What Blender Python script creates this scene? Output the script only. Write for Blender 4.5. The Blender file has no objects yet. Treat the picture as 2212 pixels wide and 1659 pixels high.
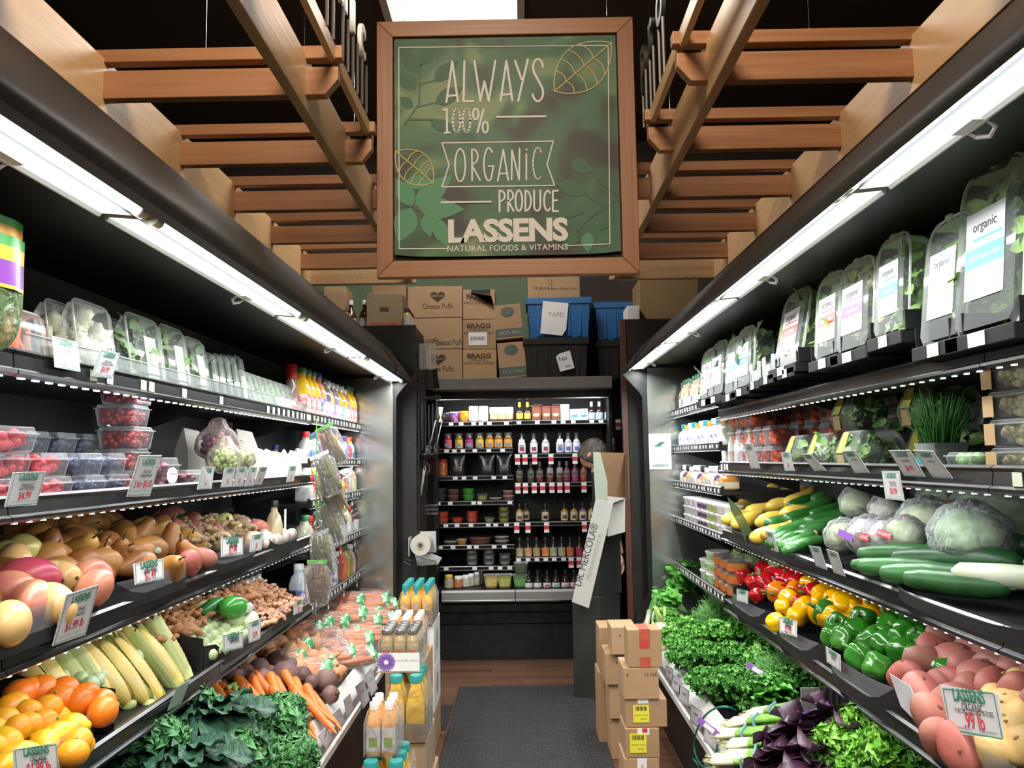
import bpy, bmesh, math, random
from mathutils import Vector as V, Matrix as M
random.seed(7)
C = bpy.context.scene.collection
SC = bpy.context.scene
# ---------------------------------------------------------------- camera
F, CX, CY, CAMH = 1789.0, 1106.0, 829.5, 1.5
YAW, PITCH, ROLL = math.radians(.53003), math.radians(5.13496), math.radians(.85)
_f = V((-math.sin(YAW)*math.cos(PITCH), math.cos(YAW)*math.cos(PITCH), math.sin(PITCH)))
_r = V((math.cos(YAW), math.sin(YAW), 0)); _u = _r.cross(_f)
RR = math.cos(ROLL)*_r - math.sin(ROLL)*_u
UU = math.sin(ROLL)*_r + math.cos(ROLL)*_u
cam = bpy.data.objects.new('camera', bpy.data.cameras.new('camera')); C.objects.link(cam)
cam.data.sensor_width = 36; cam.data.lens = F/2212*36; cam.data.clip_start = .02
cam.matrix_world = M((( RR.x, UU.x, -_f.x, 0), (RR.y, UU.y, -_f.y, 0), (RR.z, UU.z, -_f.z, CAMH), (0, 0, 0, 1)))
SC.camera = cam
def ray(u, v): return _f + (u-CX)/F*RR + (CY-v)/F*UU
def px(u, v, X=None, Y=None, Z=None):
    d = ray(u, v)
    t = X/d.x if X is not None else Y/d.y if Y is not None else (Z-CAMH)/d.z
    return V((0, 0, CAMH)) + t*d
def hp(s, u, v, x0, z0, m):
    """point where the sight line meets the sloping top of a heap: z = z0 + m*(|x|-x0)"""
    d = ray(u, v); k = d.z - m*s*d.x
    t = (z0 - m*x0 - CAMH)/k
    return V((0, 0, CAMH)) + t*d
# ---------------------------------------------------------------- colour, world, light
SC.view_settings.view_transform = 'Standard'; SC.view_settings.look = 'None'
SC.view_settings.exposure = 0.0; SC.view_settings.gamma = 1.0; SC.view_settings.use_curve_mapping = False
w = bpy.data.worlds.new('world'); SC.world = w; w.use_nodes = True
w.node_tree.nodes['Background'].inputs[0].default_value = (1, .86, .72, 1)
w.node_tree.nodes['Background'].inputs[1].default_value = .025
SC.cycles.transparent_max_bounces = 24; SC.cycles.max_bounces = 7; SC.cycles.transmission_bounces = 4
SC.cycles.glossy_bounces = 3; SC.cycles.diffuse_bounces = 3; SC.cycles.sample_clamp_indirect = 4.0
SC.cycles.caustics_reflective = False; SC.cycles.caustics_refractive = False
def area(name, loc, target, sx, sy, e, col=(1, 1, 1), spread=180):
    l = bpy.data.lights.new(name, 'AREA'); l.shape = 'RECTANGLE'; l.size = sx; l.size_y = sy; l.energy = e; l.color = col
    l.spread = math.radians(spread)
    o = bpy.data.objects.new(name, l); C.objects.link(o); o.location = loc
    d = (V(target)-V(loc)).normalized(); y = V((0, 1, 0)) if abs(d.y) < .9 else V((1, 0, 0))
    x = y.cross(-d).normalized(); y = (-d).cross(x)
    o.rotation_euler = M((x, y, -d)).transposed().to_euler()
    return o
WARM = (1, .84, .66)
# the shop's own ceiling lights, over the aisle and behind the camera
area('ceiling_lamp', (0, -1.2, 4.1), (0, 2.5, 2.0), .9, .9, 75, WARM)
area('ceiling_lamp', (-.2, 1.4, 4.15), (-.2, 1.6, 0), .7, .7, 95, WARM)
area('ceiling_lamp', (-.36, 4.9, 4.17), (-.36, 4.9, 0), .7, 1.1, 46, (1, .93, .85))
# fluorescent tubes of the two produce cases (light runs along y)
JL, JR = [.47, 1.69, 2.91, 4.13, 5.42], [.55, 1.77, 3.0, 4.17, 5.42]
for s, J, lx, lz in ((-1, JL, .825, 2.004), (1, JR, .785, 2.056)):
    for a, b in zip(J, J[1:]):
        area('case_lamp', (s*lx, (a+b)/2, lz), (s*(lx-.23), (a+b)/2, 1.1), .05, b-a-.1, 15, (.97, 1, .98))
area('back_case_lamp', (.08, 6.46, 2.0), (.08, 6.72, 1.2), 1.3, .05, 10, (.96, .98, 1))
# ---------------------------------------------------------------- materials
MATS = {}
def nt(name):
    m = bpy.data.materials.new(name); m.use_nodes = True
    t = m.node_tree; return m, t, t.nodes['Principled BSDF']
def nd(t, k, **kw):
    n = t.nodes.new(k)
    for a, b in kw.items(): setattr(n, a, b)
    return n
def c4(c): return (c[0], c[1], c[2], 1)
def mat(name, col, rough=.5, metal=0, col2=None, sc=8, bump=0, bsc=40, emit=0, spec=.5, rnd=0, stretch=None, sss=0, lo=.35, hi=.65, coat=0):
    """procedural surface: two colours mixed by noise, optional bump, optional shift from object to object"""
    if name in MATS: return MATS[name]
    m, t, b = nt(name); L = t.links.new
    b.inputs['Roughness'].default_value = rough; b.inputs['Metallic'].default_value = metal
    b.inputs['Specular IOR Level'].default_value = spec; b.inputs['Coat Weight'].default_value = coat
    b.inputs['Base Color'].default_value = c4(col)
    tc = nd(t, 'ShaderNodeTexCoord'); mp = nd(t, 'ShaderNodeMapping'); L(tc.outputs['Object'], mp.inputs[0])
    if stretch: mp.inputs['Scale'].default_value = stretch
    out = None
    if col2 is not None:
        n = nd(t, 'ShaderNodeTexNoise'); n.inputs['Scale'].default_value = sc; n.inputs['Detail'].default_value = 5
        L(mp.outputs[0], n.inputs['Vector'])
        r = nd(t, 'ShaderNodeValToRGB'); r.color_ramp.elements[0].position = lo; r.color_ramp.elements[1].position = hi
        r.color_ramp.elements[0].color = c4(col); r.color_ramp.elements[1].color = c4(col2)
        L(n.outputs[0], r.inputs[0]); out = r.outputs[0]
        if rnd:
            oi = nd(t, 'ShaderNodeObjectInfo'); ad = nd(t, 'ShaderNodeMath'); ad.operation = 'MULTIPLY_ADD'
            L(oi.outputs['Random'], ad.inputs[0]); ad.inputs[1].default_value = rnd; ad.inputs[2].default_value = -rnd/2
            a2 = nd(t, 'ShaderNodeMath'); L(n.outputs[0], a2.inputs[0]); L(ad.outputs[0], a2.inputs[1]); L(a2.outputs[0], r.inputs[0])
            w4 = nd(t, 'ShaderNodeVectorMath'); w4.operation = 'SCALE'
            cb = nd(t, 'ShaderNodeCombineXYZ'); L(oi.outputs['Random'], cb.inputs[0]); L(cb.outputs[0], w4.inputs[0]); w4.inputs['Scale'].default_value = 9
            va = nd(t, 'ShaderNodeVectorMath'); L(mp.outputs[0], va.inputs[0]); L(w4.outputs[0], va.inputs[1]); L(va.outputs[0], n.inputs['Vector'])
    elif rnd:
        oi = nd(t, 'ShaderNodeObjectInfo'); hv = nd(t, 'ShaderNodeHueSaturation'); hv.inputs['Color'].default_value = c4(col)
        mr = nd(t, 'ShaderNodeMapRange'); L(oi.outputs['Random'], mr.inputs[0]); mr.inputs[3].default_value = 1-rnd; mr.inputs[4].default_value = 1+rnd
        L(mr.outputs[0], hv.inputs['Value']); out = hv.outputs[0]
    if out: L(out, b.inputs['Base Color'])
    if bump:
        n2 = nd(t, 'ShaderNodeTexNoise'); n2.inputs['Scale'].default_value = bsc; n2.inputs['Detail'].default_value = 3; L(mp.outputs[0], n2.inputs['Vector'])
        bp = nd(t, 'ShaderNodeBump'); bp.inputs['Strength'].default_value = bump; bp.inputs['Distance'].default_value = .01
        L(n2.outputs[0], bp.inputs['Height']); L(bp.outputs[0], b.inputs['Normal'])
    if emit:
        b.inputs['Emission Color'].default_value = c4(col); b.inputs['Emission Strength'].default_value = emit
    if sss:
        b.inputs['Subsurface Weight'].default_value = sss; b.inputs['Subsurface Radius'].default_value = (.02, .01, .005)
    MATS[name] = m; return m
def clear(name, tint=(1, 1, 1), body=.06, col=(.9, .93, .95), rough=.08, spec=.6, wr=0):
    """thin clear plastic: mostly see-through, shiny, with a little body of its own"""
    if name in MATS: return MATS[name]
    m, t, b = nt(name); L = t.links.new
    b.inputs['Base Color'].default_value = c4(col); b.inputs['Roughness'].default_value = rough; b.inputs['Specular IOR Level'].default_value = .6
    tr = nd(t, 'ShaderNodeBsdfTransparent'); tr.inputs[0].default_value = c4(tint)
    fr = nd(t, 'ShaderNodeFresnel'); fr.inputs[0].default_value = 1.4
    ma = nd(t, 'ShaderNodeMath'); ma.operation = 'MULTIPLY_ADD'; ma.use_clamp = True
    ma.inputs[1].default_value = spec; ma.inputs[2].default_value = body; L(fr.outputs[0], ma.inputs[0])
    mx = nd(t, 'ShaderNodeMixShader'); L(ma.outputs[0], mx.inputs[0]); L(tr.outputs[0], mx.inputs[1]); L(b.outputs[0], mx.inputs[2])
    if wr:
        tc = nd(t, 'ShaderNodeTexCoord'); n = nd(t, 'ShaderNodeTexNoise'); n.inputs['Scale'].default_value = wr; n.inputs['Detail'].default_value = 4; n.inputs['Distortion'].default_value = 1.5
        L(tc.outputs['Object'], n.inputs['Vector']); bp = nd(t, 'ShaderNodeBump'); bp.inputs['Strength'].default_value = 1; bp.inputs['Distance'].default_value = .02
        L(n.outputs[0], bp.inputs['Height']); L(bp.outputs[0], b.inputs['Normal']); L(bp.outputs[0], fr.inputs['Normal'])
    L(mx.outputs[0], t.nodes['Material Output'].inputs[0]); MATS[name] = m; return m
def wood(name, c1, c2, axis):
    sc = [42, 42, 42]; sc[axis] = 1.6
    return mat(name, c1, .42, 0, c2, 1.0, .08, 1.3, stretch=sc, lo=.3, hi=.7)
# ---------------------------------------------------------------- mesh building
class G:
    def __init__(s): s.v = []; s.f = []; s.m = []
    def add(s, vs, fs, mi=0, T=None):
        o = len(s.v)
        s.v += [tuple(T @ V(p)) for p in vs] if T is not None else [tuple(p) for p in vs]
        s.f += [tuple(i+o for i in f) for f in fs]; s.m += [mi]*len(fs); return s
    def box(s, x0, x1, y0, y1, z0, z1, mi=0, T=None):
        vs = [(x, y, z) for x in (x0, x1) for y in (y0, y1) for z in (z0, z1)]
        return s.add(vs, [(0, 1, 3, 2), (4, 6, 7, 5), (0, 4, 5, 1), (2, 3, 7, 6), (0, 2, 6, 4), (1, 5, 7, 3)], mi, T)
    def lathe(s, prof, n=16, mi=0, T=None, mis=None, p=0):
        vs = []; fs = []
        for r, z in prof:
            for i in range(n):
                a = 2*math.pi*(i+.5)/n; q = r*(abs(math.cos(a))**p+abs(math.sin(a))**p)**(-1/p) if p else r
                vs.append((q*math.cos(a), q*math.sin(a), z))
        for j in range(len(prof)-1):
            for i in range(n):
                k = (i+1) % n; fs.append((j*n+i, j*n+k, (j+1)*n+k, (j+1)*n+i))
        base = len(s.f); s.add(vs, fs, mi, T)
        if mis:
            for j, q in enumerate(mis):
                for i in range(n): s.m[base+j*n+i] = q
        if prof[0][0] > 1e-6: s.add([vs[i] for i in range(n)], [tuple(range(n))[::-1]], mis[0] if mis else mi, T)
        if prof[-1][0] > 1e-6: s.add(vs[-n:], [tuple(range(n))], mis[-1] if mis else mi, T)
        return s
    def tube(s, pts, r, n=6, mi=0, T=None, cap=True):
        pts = [V(p) for p in pts]; N = len(pts); rs = r if isinstance(r, (list, tuple)) else [r]*N
        vs = []; up = V((.13, .31, .94)); fs = []
        for i, p in enumerate(pts):
            d = (pts[min(i+1, N-1)]-pts[max(i-1, 0)]).normalized()
            a = d.cross(up)
            if a.length < 1e-3: a = d.cross(V((1, 0, 0)))
            a.normalize(); b = d.cross(a); up = a.cross(d) if i else up
            for k in range(n):
                t = 2*math.pi*k/n; vs.append(p+rs[i]*(math.cos(t)*a+math.sin(t)*b))
        for i in range(N-1):
            for k in range(n):
                q = (k+1) % n; fs.append((i*n+k, i*n+q, (i+1)*n+q, (i+1)*n+k))
        if cap: fs += [tuple(range(n))[::-1], tuple(range((N-1)*n, N*n))]
        return s.add(vs, fs, mi, T)
    def ball(s, r=(1, 1, 1), c=(0, 0, 0), nu=16, nv=10, fn=None, mi=0, T=None):
        if not isinstance(r, (tuple, list)): r = (r, r, r)
        vs = [(0, 0, 0)]*0; fs = []
        for j in range(nv+1):
            th = math.pi*j/nv
            for i in range(nu):
                ph = 2*math.pi*i/nu; d = V((math.sin(th)*math.cos(ph), math.sin(th)*math.sin(ph), math.cos(th)))
                k = fn(d, th, ph) if fn else 1
                p = k if isinstance(k, V) else d*k
                vs.append((c[0]+r[0]*p.x, c[1]+r[1]*p.y, c[2]+r[2]*p.z))
        for j in range(nv):
            for i in range(nu):
                k = (i+1) % nu; fs.append((j*nu+i, (j+1)*nu+i, (j+1)*nu+k, j*nu+k))
        return s.add(vs, fs, mi, T)
    def prism(s, poly, h, axis='y', at=0, mi=0, T=None, mis=None):
        """polygon extruded along an axis: poly in (x,z) for y, (y,z) for x, (x,y) for z"""
        n = len(poly)
        def P(a, b, t): return (a, t, b) if axis == 'y' else (t, a, b) if axis == 'x' else (a, b, t)
        vs = [P(a, b, at) for a, b in poly]+[P(a, b, at+h) for a, b in poly]
        fs = [tuple(range(n))[::-1], tuple(range(n, 2*n))]+[(i, (i+1) % n, n+(i+1) % n, n+i) for i in range(n)]
        k = len(s.f); s.add(vs, fs, mi, T)
        if mis:
            for i, q in mis.items(): s.m[k+2+i] = q
        return s
    def quad(s, *p, mi=0, T=None): return s.add(p, [tuple(range(len(p)))], mi, T)
    def stroke(s, pts, wd, mi=0, T=None, close=False):
        """flat ribbon along a 2-D polyline (x,y) with round joints"""
        pts = [V((p[0], p[1], 0)) for p in pts]; h = wd/2
        if close: pts.append(pts[0])
        k = getattr(s, 'lay', 0)                # each piece lies a hair above the last, so none coincide
        def up(): nonlocal k; k += 1; return V((0, 0, (k % 9)*.00012))
        for a, b in zip(pts, pts[1:]):
            if (b-a).length < 1e-6: continue
            d = (b-a).normalized(); q = V((-d.y, d.x, 0))*h; z = up()
            s.add([a-q+z, b-q+z, b+q+z, a+q+z], [(0, 1, 2, 3)], mi, T)
        for p in pts: z = up(); s.add([p+z+V((h*math.cos(k_*math.pi/3), h*math.sin(k_*math.pi/3), 0)) for k_ in range(6)], [tuple(range(6))], mi, T)
        s.lay = k
        return s
    def build(s, name, mats, parent=None, loc=None, bevel=0, smooth=30, fixn=True, T=None, sub=0):
        me = bpy.data.meshes.new(name); me.from_pydata(s.v, [], s.f)
        for q in (mats if isinstance(mats, (list, tuple)) else [mats]): me.materials.append(q)
        me.polygons.foreach_set('material_index', s.m)
        if fixn:
            bm = bmesh.new(); bm.from_mesh(me); bmesh.ops.remove_doubles(bm, verts=bm.verts, dist=1e-6)
            bmesh.ops.recalc_face_normals(bm, faces=bm.faces); bm.to_mesh(me); bm.free()
        if smooth:
            me.polygons.foreach_set('use_smooth', [True]*len(me.polygons))
            if smooth < 180: me.set_sharp_from_angle(angle=math.radians(smooth))
        me.update()
        o = bpy.data.objects.new(name, me); C.objects.link(o)
        if parent is not None: o.parent = parent
        if loc is not None: o.location = loc
        if T is not None: o.matrix_local = T
        if bevel:
            b = o.modifiers.new('bevel', 'BEVEL'); b.width = bevel; b.segments = 2; b.limit_method = 'ANGLE'
        if sub:
            b = o.modifiers.new('sub', 'SUBSURF'); b.levels = b.render_levels = sub
        return o
def tag(o, label=None, cat=None, group=None, kind=None):
    if label: o['label'] = label
    if cat: o['category'] = cat
    if group: o['group'] = group
    if kind: o['kind'] = kind
    return o
def thing(name, label, cat, loc=(0, 0, 0), rz=0, group=None):
    o = bpy.data.objects.new(name, None); C.objects.link(o); o.empty_display_size = .02
    o.location = loc; o.rotation_euler = (0, 0, rz); return tag(o, label, cat, group)
def struct(o): o['kind'] = 'structure'; return o
def dup(root, loc, rot=(0, 0, 0), sc=1, label=None, group=None):
    r = root.copy(); C.objects.link(r); r.location = loc
    r.rotation_euler = rot.to_euler() if isinstance(rot, M) else rot
    r.scale = (sc, sc, sc) if not isinstance(sc, (tuple, list)) else sc
    for ch in root.children:
        c = ch.copy(); C.objects.link(c); c.parent = r
        for g in ch.children: d = g.copy(); C.objects.link(d); d.parent = c
    if label: r['label'] = label
    if group: r['group'] = group
    return r
class Kind:
    """one of a kind is built; put() moves the first and copies the rest"""
    def __init__(s, root): s.root = root; s.n = 0
    def put(s, loc, rot=(0, 0, 0), sc=1, label=None, group=None):
        s.n += 1
        if s.n == 1:
            r = s.root; r.location = loc; r.rotation_euler = rot.to_euler() if isinstance(rot, M) else rot
            r.scale = (sc, sc, sc) if not isinstance(sc, (tuple, list)) else sc
            if label: r['label'] = label
            if group: r['group'] = group
            return r
        return dup(s.root, loc, rot, sc, label, group)
TEXTS = []
def text(body, size, m, parent, T, name='lettering', sx=1, off=0, align='CENTER', sp=1, ext=0):
    """lettering: kept aside and turned into mesh objects at the end (flush_text)"""
    TEXTS.append((body, size, m, parent, T @ M.Diagonal((sx, 1, 1, 1)), name, off, align, sp, ext))
def flush_text():
    fo = []
    for body, size, m, parent, T, name, off, align, sp, ext in TEXTS:
        c = bpy.data.curves.new(name, 'FONT'); c.body = body; c.size = size; c.align_x = align; c.align_y = 'CENTER'
        c.offset = off; c.space_character = sp; c.extrude = ext; c.resolution_u = 3
        o = bpy.data.objects.new('_t', c); C.objects.link(o); fo.append(o)
    dg = bpy.context.evaluated_depsgraph_get(); dg.update()
    for o, (body, size, m, parent, T, name, *_) in zip(fo, TEXTS):
        me = bpy.data.meshes.new_from_object(o.evaluated_get(dg)); me.transform(T); me.materials.clear(); me.materials.append(m)
        q = bpy.data.objects.new(name, me); C.objects.link(q); q.parent = parent
    for o in fo: c = o.data; bpy.data.objects.remove(o); bpy.data.curves.remove(c)
def frame(o, x, y):
    """matrix whose local x,y lie along the given world directions"""
    x = V(x).normalized(); z = x.cross(V(y)).normalized(); y = z.cross(x)
    return M(((x.x, y.x, z.x, o[0]), (x.y, y.y, z.y, o[1]), (x.z, y.z, z.z, o[2]), (0, 0, 0, 1)))
def face(p, d, up=(0, 0, 1)):   # local y along d
    d = V(d).normalized(); x = d.cross(V(up)).normalized(); z = x.cross(d); return M(((x.x, d.x, z.x, 0), (x.y, d.y, z.y, 0), (x.z, d.z, z.z, 0), (0, 0, 0, 1)))
def R(x=0, y=0, z=0): return M.Rotation(z, 4, 'Z') @ M.Rotation(y, 4, 'Y') @ M.Rotation(x, 4, 'X')
def rr(a, b): return random.uniform(a, b)
ORD = 'first second third fourth fifth sixth seventh eighth ninth tenth eleventh twelfth thirteenth fourteenth fifteenth sixteenth'.split()
# shared materials
BLACK = mat('black_powder_coat', (.009, .009, .01), .45, 0, (.015, .015, .016), 30, .03, 300, spec=.3)
BLACKG = mat('black_gloss_rail', (.008, .008, .009), .22, 0, (.014, .014, .015), 12, spec=.35)
LEDD = mat('led_dim', (.9, .95, 1), .5, emit=1.3)
BLACKM = mat('black_matt', (.012, .012, .012), .65, 0, (.02, .019, .018), 14)
BACKP = mat('case_back_panel', (.012, .014, .0145), .55, 0, (.018, .02, .0205), 5, spec=.25)
BLACKD = mat('black_dull_plastic', (.008, .008, .009), .6, 0, (.013, .013, .014), 9, spec=.15)
CHROME = mat('chrome', (.75, .76, .78), .14, 1, (.65, .66, .68), 9)
DCHR = mat('dull_rail_edge', (.2, .2, .21), .3, .6, (.12, .12, .13), 9)
WHITE = mat('white_enamel', (.88, .89, .88), .35, 0, (.78, .79, .78), 6)
PAPER = mat('white_paper', (.82, .82, .83), .7, 0, (.76, .76, .78), 12)
GREYP = mat('worn_grey_paper', (.5, .5, .53), .6, 0, (.42, .42, .46), 14)
PALEG = mat('pale_green_price_label', (.5, .58, .4), .6, 0, (.6, .66, .52), 18)
REDP = mat('red_ink', (.62, .04, .06), .6, 0, (.55, .03, .05), 40)
GREENP = mat('green_ink', (.03, .2, .12), .6, 0, (.05, .25, .16), 40)
INK = mat('black_ink', (.03, .03, .032), .6, 0, (.05, .05, .05), 40)
GREYI = mat('grey_ink', (.3, .3, .32), .7, 0, (.36, .36, .38), 40)
CARD = mat('cardboard', (.42, .27, .15), .75, 0, (.36, .225, .12), 5, .03, 120, rnd=.5)
CLEAR = clear('clear_plastic', body=.035)
CLEARW = clear('clear_film', body=.04, wr=14, rough=.12)
LED = mat('led_white', (.9, .95, 1), .5, emit=2.5)
TUBE = mat('lit_fluorescent_tube', (.86, .93, 1), .5, emit=1.1)
# ================================================================ SETTING
def floor_mat():
    m, t, b = nt('wood_look_plank_floor'); L = t.links.new
    tc = nd(t, 'ShaderNodeTexCoord'); br = nd(t, 'ShaderNodeTexBrick'); mp = nd(t, 'ShaderNodeMapping'); L(tc.outputs['Object'], mp.inputs[0]); L(mp.outputs[0], br.inputs['Vector'])
    br.inputs['Color1'].default_value = (.15, .075, .042, 1); br.inputs['Color2'].default_value = (.085, .043, .027, 1); br.inputs['Mortar'].default_value = (.2, .14, .1, 1)
    br.inputs['Scale'].default_value = 1; br.inputs['Brick Width'].default_value = .6; br.inputs['Row Height'].default_value = .1; br.inputs['Mortar Size'].default_value = .0015; br.offset = .37
    n = nd(t, 'ShaderNodeTexNoise'); mp2 = nd(t, 'ShaderNodeMapping'); mp2.inputs['Scale'].default_value = (2.5, 60, 1); L(tc.outputs['Object'], mp2.inputs[0]); L(mp2.outputs[0], n.inputs['Vector']); n.inputs['Scale'].default_value = 1.4; n.inputs['Detail'].default_value = 6
    mx = nd(t, 'ShaderNodeMix'); mx.data_type = 'RGBA'; mx.blend_type = 'MULTIPLY'; mx.inputs[0].default_value = .75
    rp = nd(t, 'ShaderNodeValToRGB'); rp.color_ramp.elements[0].color = (.35, .35, .35, 1); rp.color_ramp.elements[1].color = (1.5, 1.45, 1.4, 1); L(n.outputs[0], rp.inputs[0])
    L(br.outputs[0], mx.inputs[6]); L(rp.outputs[0], mx.inputs[7]); L(mx.outputs[2], b.inputs['Base Color']); b.inputs['Roughness'].default_value = .38
    return m
struct(G().box(-4, 4, -3, 8.5, -.05, 0).build('floor', floor_mat(), smooth=0))
DARKBR = mat('dark_brown_paint', (.06, .043, .036), .8, 0, (.068, .05, .042), 2)
struct(G().box(-4, 4, -3, 8.5, 4.25, 4.35).build('ceiling', DARKBR, smooth=0))
struct(G().box(-4.1, -4, -3, 8.5, 0, 4.25).build('wall_left', DARKBR, smooth=0))
struct(G().box(4, 4.1, -3, 8.5, 0, 4.25).build('wall_right', DARKBR, smooth=0))
GREENW = mat('sage_green_wall_paint', (.13, .2, .12), .7, 0, (.15, .22, .135), 3)
# painted wall behind the rear case: green low down, dark brown above
struct(G().box(-4, .5, 7.05, 7.15, 0, 3.12, 0).box(.5, 4, 7.05, 7.15, 0, 3.12, 1).box(-4, 4, 7.05, 7.15, 3.12, 4.25, 1).build('wall_back', [GREENW, DARKBR], smooth=0))
struct(G().box(-1.95, -.72, 5.72, 5.76, 0, 2.44).box(-1.95, -.88, 5.76, 7.03, 0, 2.44).build('wall_partition_left', BLACKM, smooth=0, bevel=.003))
struct(G().box(.745, 1.95, 5.72, 5.76, 0, 2.455).box(.8, 1.95, 5.76, 6.6, 0, 2.455).build('wall_partition_right', BLACKM, smooth=0, bevel=.003))
BROWNTR = mat('red_brown_edge_trim', (.13, .05, .03), .45, 0, (.1, .04, .024), 4, stretch=(4, 4, .5))
struct(G().box(.708, .745, 5.715, 5.765, 0, 2.455).build('trim_1', BROWNTR, smooth=0, bevel=.002))
BRICK = mat('brown_brick', (.05, .026, .018), .7, 0, (.07, .035, .023), 9)
g = G()
g.box(-.88, -.73, 5.76, 6.28, 0, 2.44)
for k in range(26):
    for j in range(2): g.box(-.86, -.716, 5.765+j*.2+(k % 2)*.02, 5.955+j*.2+(k % 2)*.02, .0+k*.0935, .087+k*.0935)
struct(g.build('wall_column', BRICK, smooth=0, bevel=.003))
# floor mat
def mat_mat():
    m, t, b = nt('charcoal_ribbed_mat'); L = t.links.new
    tc = nd(t, 'ShaderNodeTexCoord'); br = nd(t, 'ShaderNodeTexBrick'); L(tc.outputs['Object'], br.inputs['Vector'])
    br.inputs['Color1'].default_value = (.034, .034, .038, 1); br.inputs['Color2'].default_value = (.024, .024, .027, 1); br.inputs['Mortar'].default_value = (.01, .01, .011, 1)
    br.inputs['Scale'].default_value = 1; br.inputs['Brick Width'].default_value = .044; br.inputs['Row Height'].default_value = .022; br.inputs['Mortar Size'].default_value = .004; br.offset = .5
    n = nd(t, 'ShaderNodeTexNoise'); n.inputs['Scale'].default_value = 260; L(tc.outputs['Object'], n.inputs['Vector'])
    mx = nd(t, 'ShaderNodeMix'); mx.data_type = 'RGBA'; mx.blend_type = 'OVERLAY'; mx.inputs[0].default_value = .7; L(br.outputs[0], mx.inputs[6]); L(n.outputs[0], mx.inputs[7]); L(mx.outputs[2], b.inputs['Base Color'])
    bp = nd(t, 'ShaderNodeBump'); bp.inputs['Strength'].default_value = .9; bp.inputs['Distance'].default_value = .006; bp.invert = True; L(br.outputs[1], bp.inputs['Height']); L(bp.outputs[0], b.inputs['Normal'])
    b.inputs['Roughness'].default_value = .85; return m
tag(G().box(-.43, .43, 2.3, 5.6, 0, .012).build('floor_mat', mat_mat(), smooth=0, bevel=.004), 'long charcoal grey textured mat on the floor down the aisle', 'mat')
tag(G().box(-.6, -.44, 4.75, 5.2, 0, .008).build('floor_mat', BLACKM, smooth=0, bevel=.003), 'small dark mat peeping out beside the white boxes', 'mat')
# ceiling light panel
t = thing('ceiling_light_panel', 'bright white light panel in the dark ceiling above the sign', 'ceiling light', (-.365, 5.1, 4.25))
g = G(); g.box(-.43, .43, -.75, -.7, -.05, 0).box(-.43, .43, .7, .75, -.05, 0).box(-.43, -.385, -.75, .75, -.05, 0).box(.385, .43, -.75, .75, -.05, 0); g.build('frame', WHITE, t, smooth=0)
G().box(-.385, .385, -.7, .7, -.035, -.02).build('diffuser', mat('lit_diffuser', (1, .97, .94), .5, emit=2.5), t, smooth=0)
# ================================================================ TRELLISES
WB = wood('pale_maple_long_grain', (.56, .36, .19), (.5, .31, .155), 1)
WX = wood('cedar_cross_grain', (.36, .175, .08), (.28, .125, .055), 0)
WR = wood('fir_strong_grain', (.38, .185, .085), (.25, .105, .045), 0)
def trellis(s, xi, xo, Ys, tip, name):
    t = thing('wooden_trellis', name, 'trellis', (s*(xi+xo)/2, 3.6, 2.69)); o = t.location
    def P(nm, g, m): g.v = [(a-o[0], b-o[1], c-o[2]) for a, b, c in g.v]; return g.build(nm, m, t, smooth=0, bevel=.003)
    for x in (xi, xo): P('long_beam', G().box(s*x, s*(x+.036), 1.1, 5.5, 2.69, 2.882), WB)
    P('end_board', G().box(s*(xi-.02), s*(xo+.12), 5.5, 5.54, 2.69, 2.85), WB)
    for y in Ys:
        g = G().prism([(s*tip, 2.836), (s*tip, 2.79), (s*(tip+.045), 2.737), (s*(xo+.001), 2.737), (s*(xo+.001), 2.836)], .042, 'y', y)
        P('cross_beam', g, WX if s < 0 else WR)
        P('top_slat', G().box(s*(tip-.012), s*(xo+.03), y, y+.045, 2.866, 2.912), WX if s < 0 else WR)
    for a, b in zip([1.1]+Ys, Ys+[None]):
        if b and b < 3.5: P('edge_strip', G().box(s*(tip+.01), s*(tip+.032), a+.047 if a > 1.2 else a, b, 2.855, 2.915), WB)
    P('edge_strip', G().box(s*(tip+.01), s*(tip+.032), Ys[2]+.047, Ys[2]+.11, 2.855, 2.915), WB)
    for y in Ys[1::2]: P('hanging_wire', G().tube([(s*(xi+.35), y+.02, 2.91), (s*(xi+.35), y+.02, 4.25)], .0012, 4), CHROME)
    return t
trellis(-1, .71, 1.4, [2.05, 2.70, 3.34, 3.98, 4.6, 5.24], .6, 'open wooden trellis hanging above the left produce case')
trellis(1, .64, 1.32, [2.03, 2.65, 3.27, 3.88, 4.49, 5.12], .54, 'open wooden trellis hanging above the right produce case')
# ================================================================ HANGING LETTERS
def letter(ch, y, z, s, m, lab, size, w=1):
    x = s*(.61 if s < 0 else .555)
    t = thing('sign_letter', lab, 'letter', (x, y, 2.915), 0, 'raised letters standing on the %s trellis' % ('left' if s < 0 else 'right'))
    T = frame((0, -.05, z-2.875), (0, 1, 0), (0, 0, 1)) if s < 0 else frame((0, 0, z-2.875), (0, -1, 0), (0, 0, 1))
    text(ch, size, m, t, T, 'letter_face', w, .004, ext=.008)
    g = G()
    for dy in (-.04, .05): g.tube([(0, dy, 0), (0, dy, z-2.915-size*.14)], .006, 6)
    g.build('rod', mat('grey_metal_rod', (.13, .125, .12), .5, .4), t)
WL = mat('white_letter_face', (.9, .88, .86), .5); DL = mat('dark_letter_face', (.02, .022, .02), .5)
zl = 3.155
for ch, y, lab in (('c', 3.22, 'white letter c, the last and farthest of the raised letters'), ('i', 3.04, 'white letter i standing just before the final letter c'), ('n', 2.86, 'white letter n standing just before the letter i'), ('a', 2.62, 'white letter a at the near end of the raised word')):
    letter(ch, y, zl, -1, WL, lab, .27)
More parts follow.
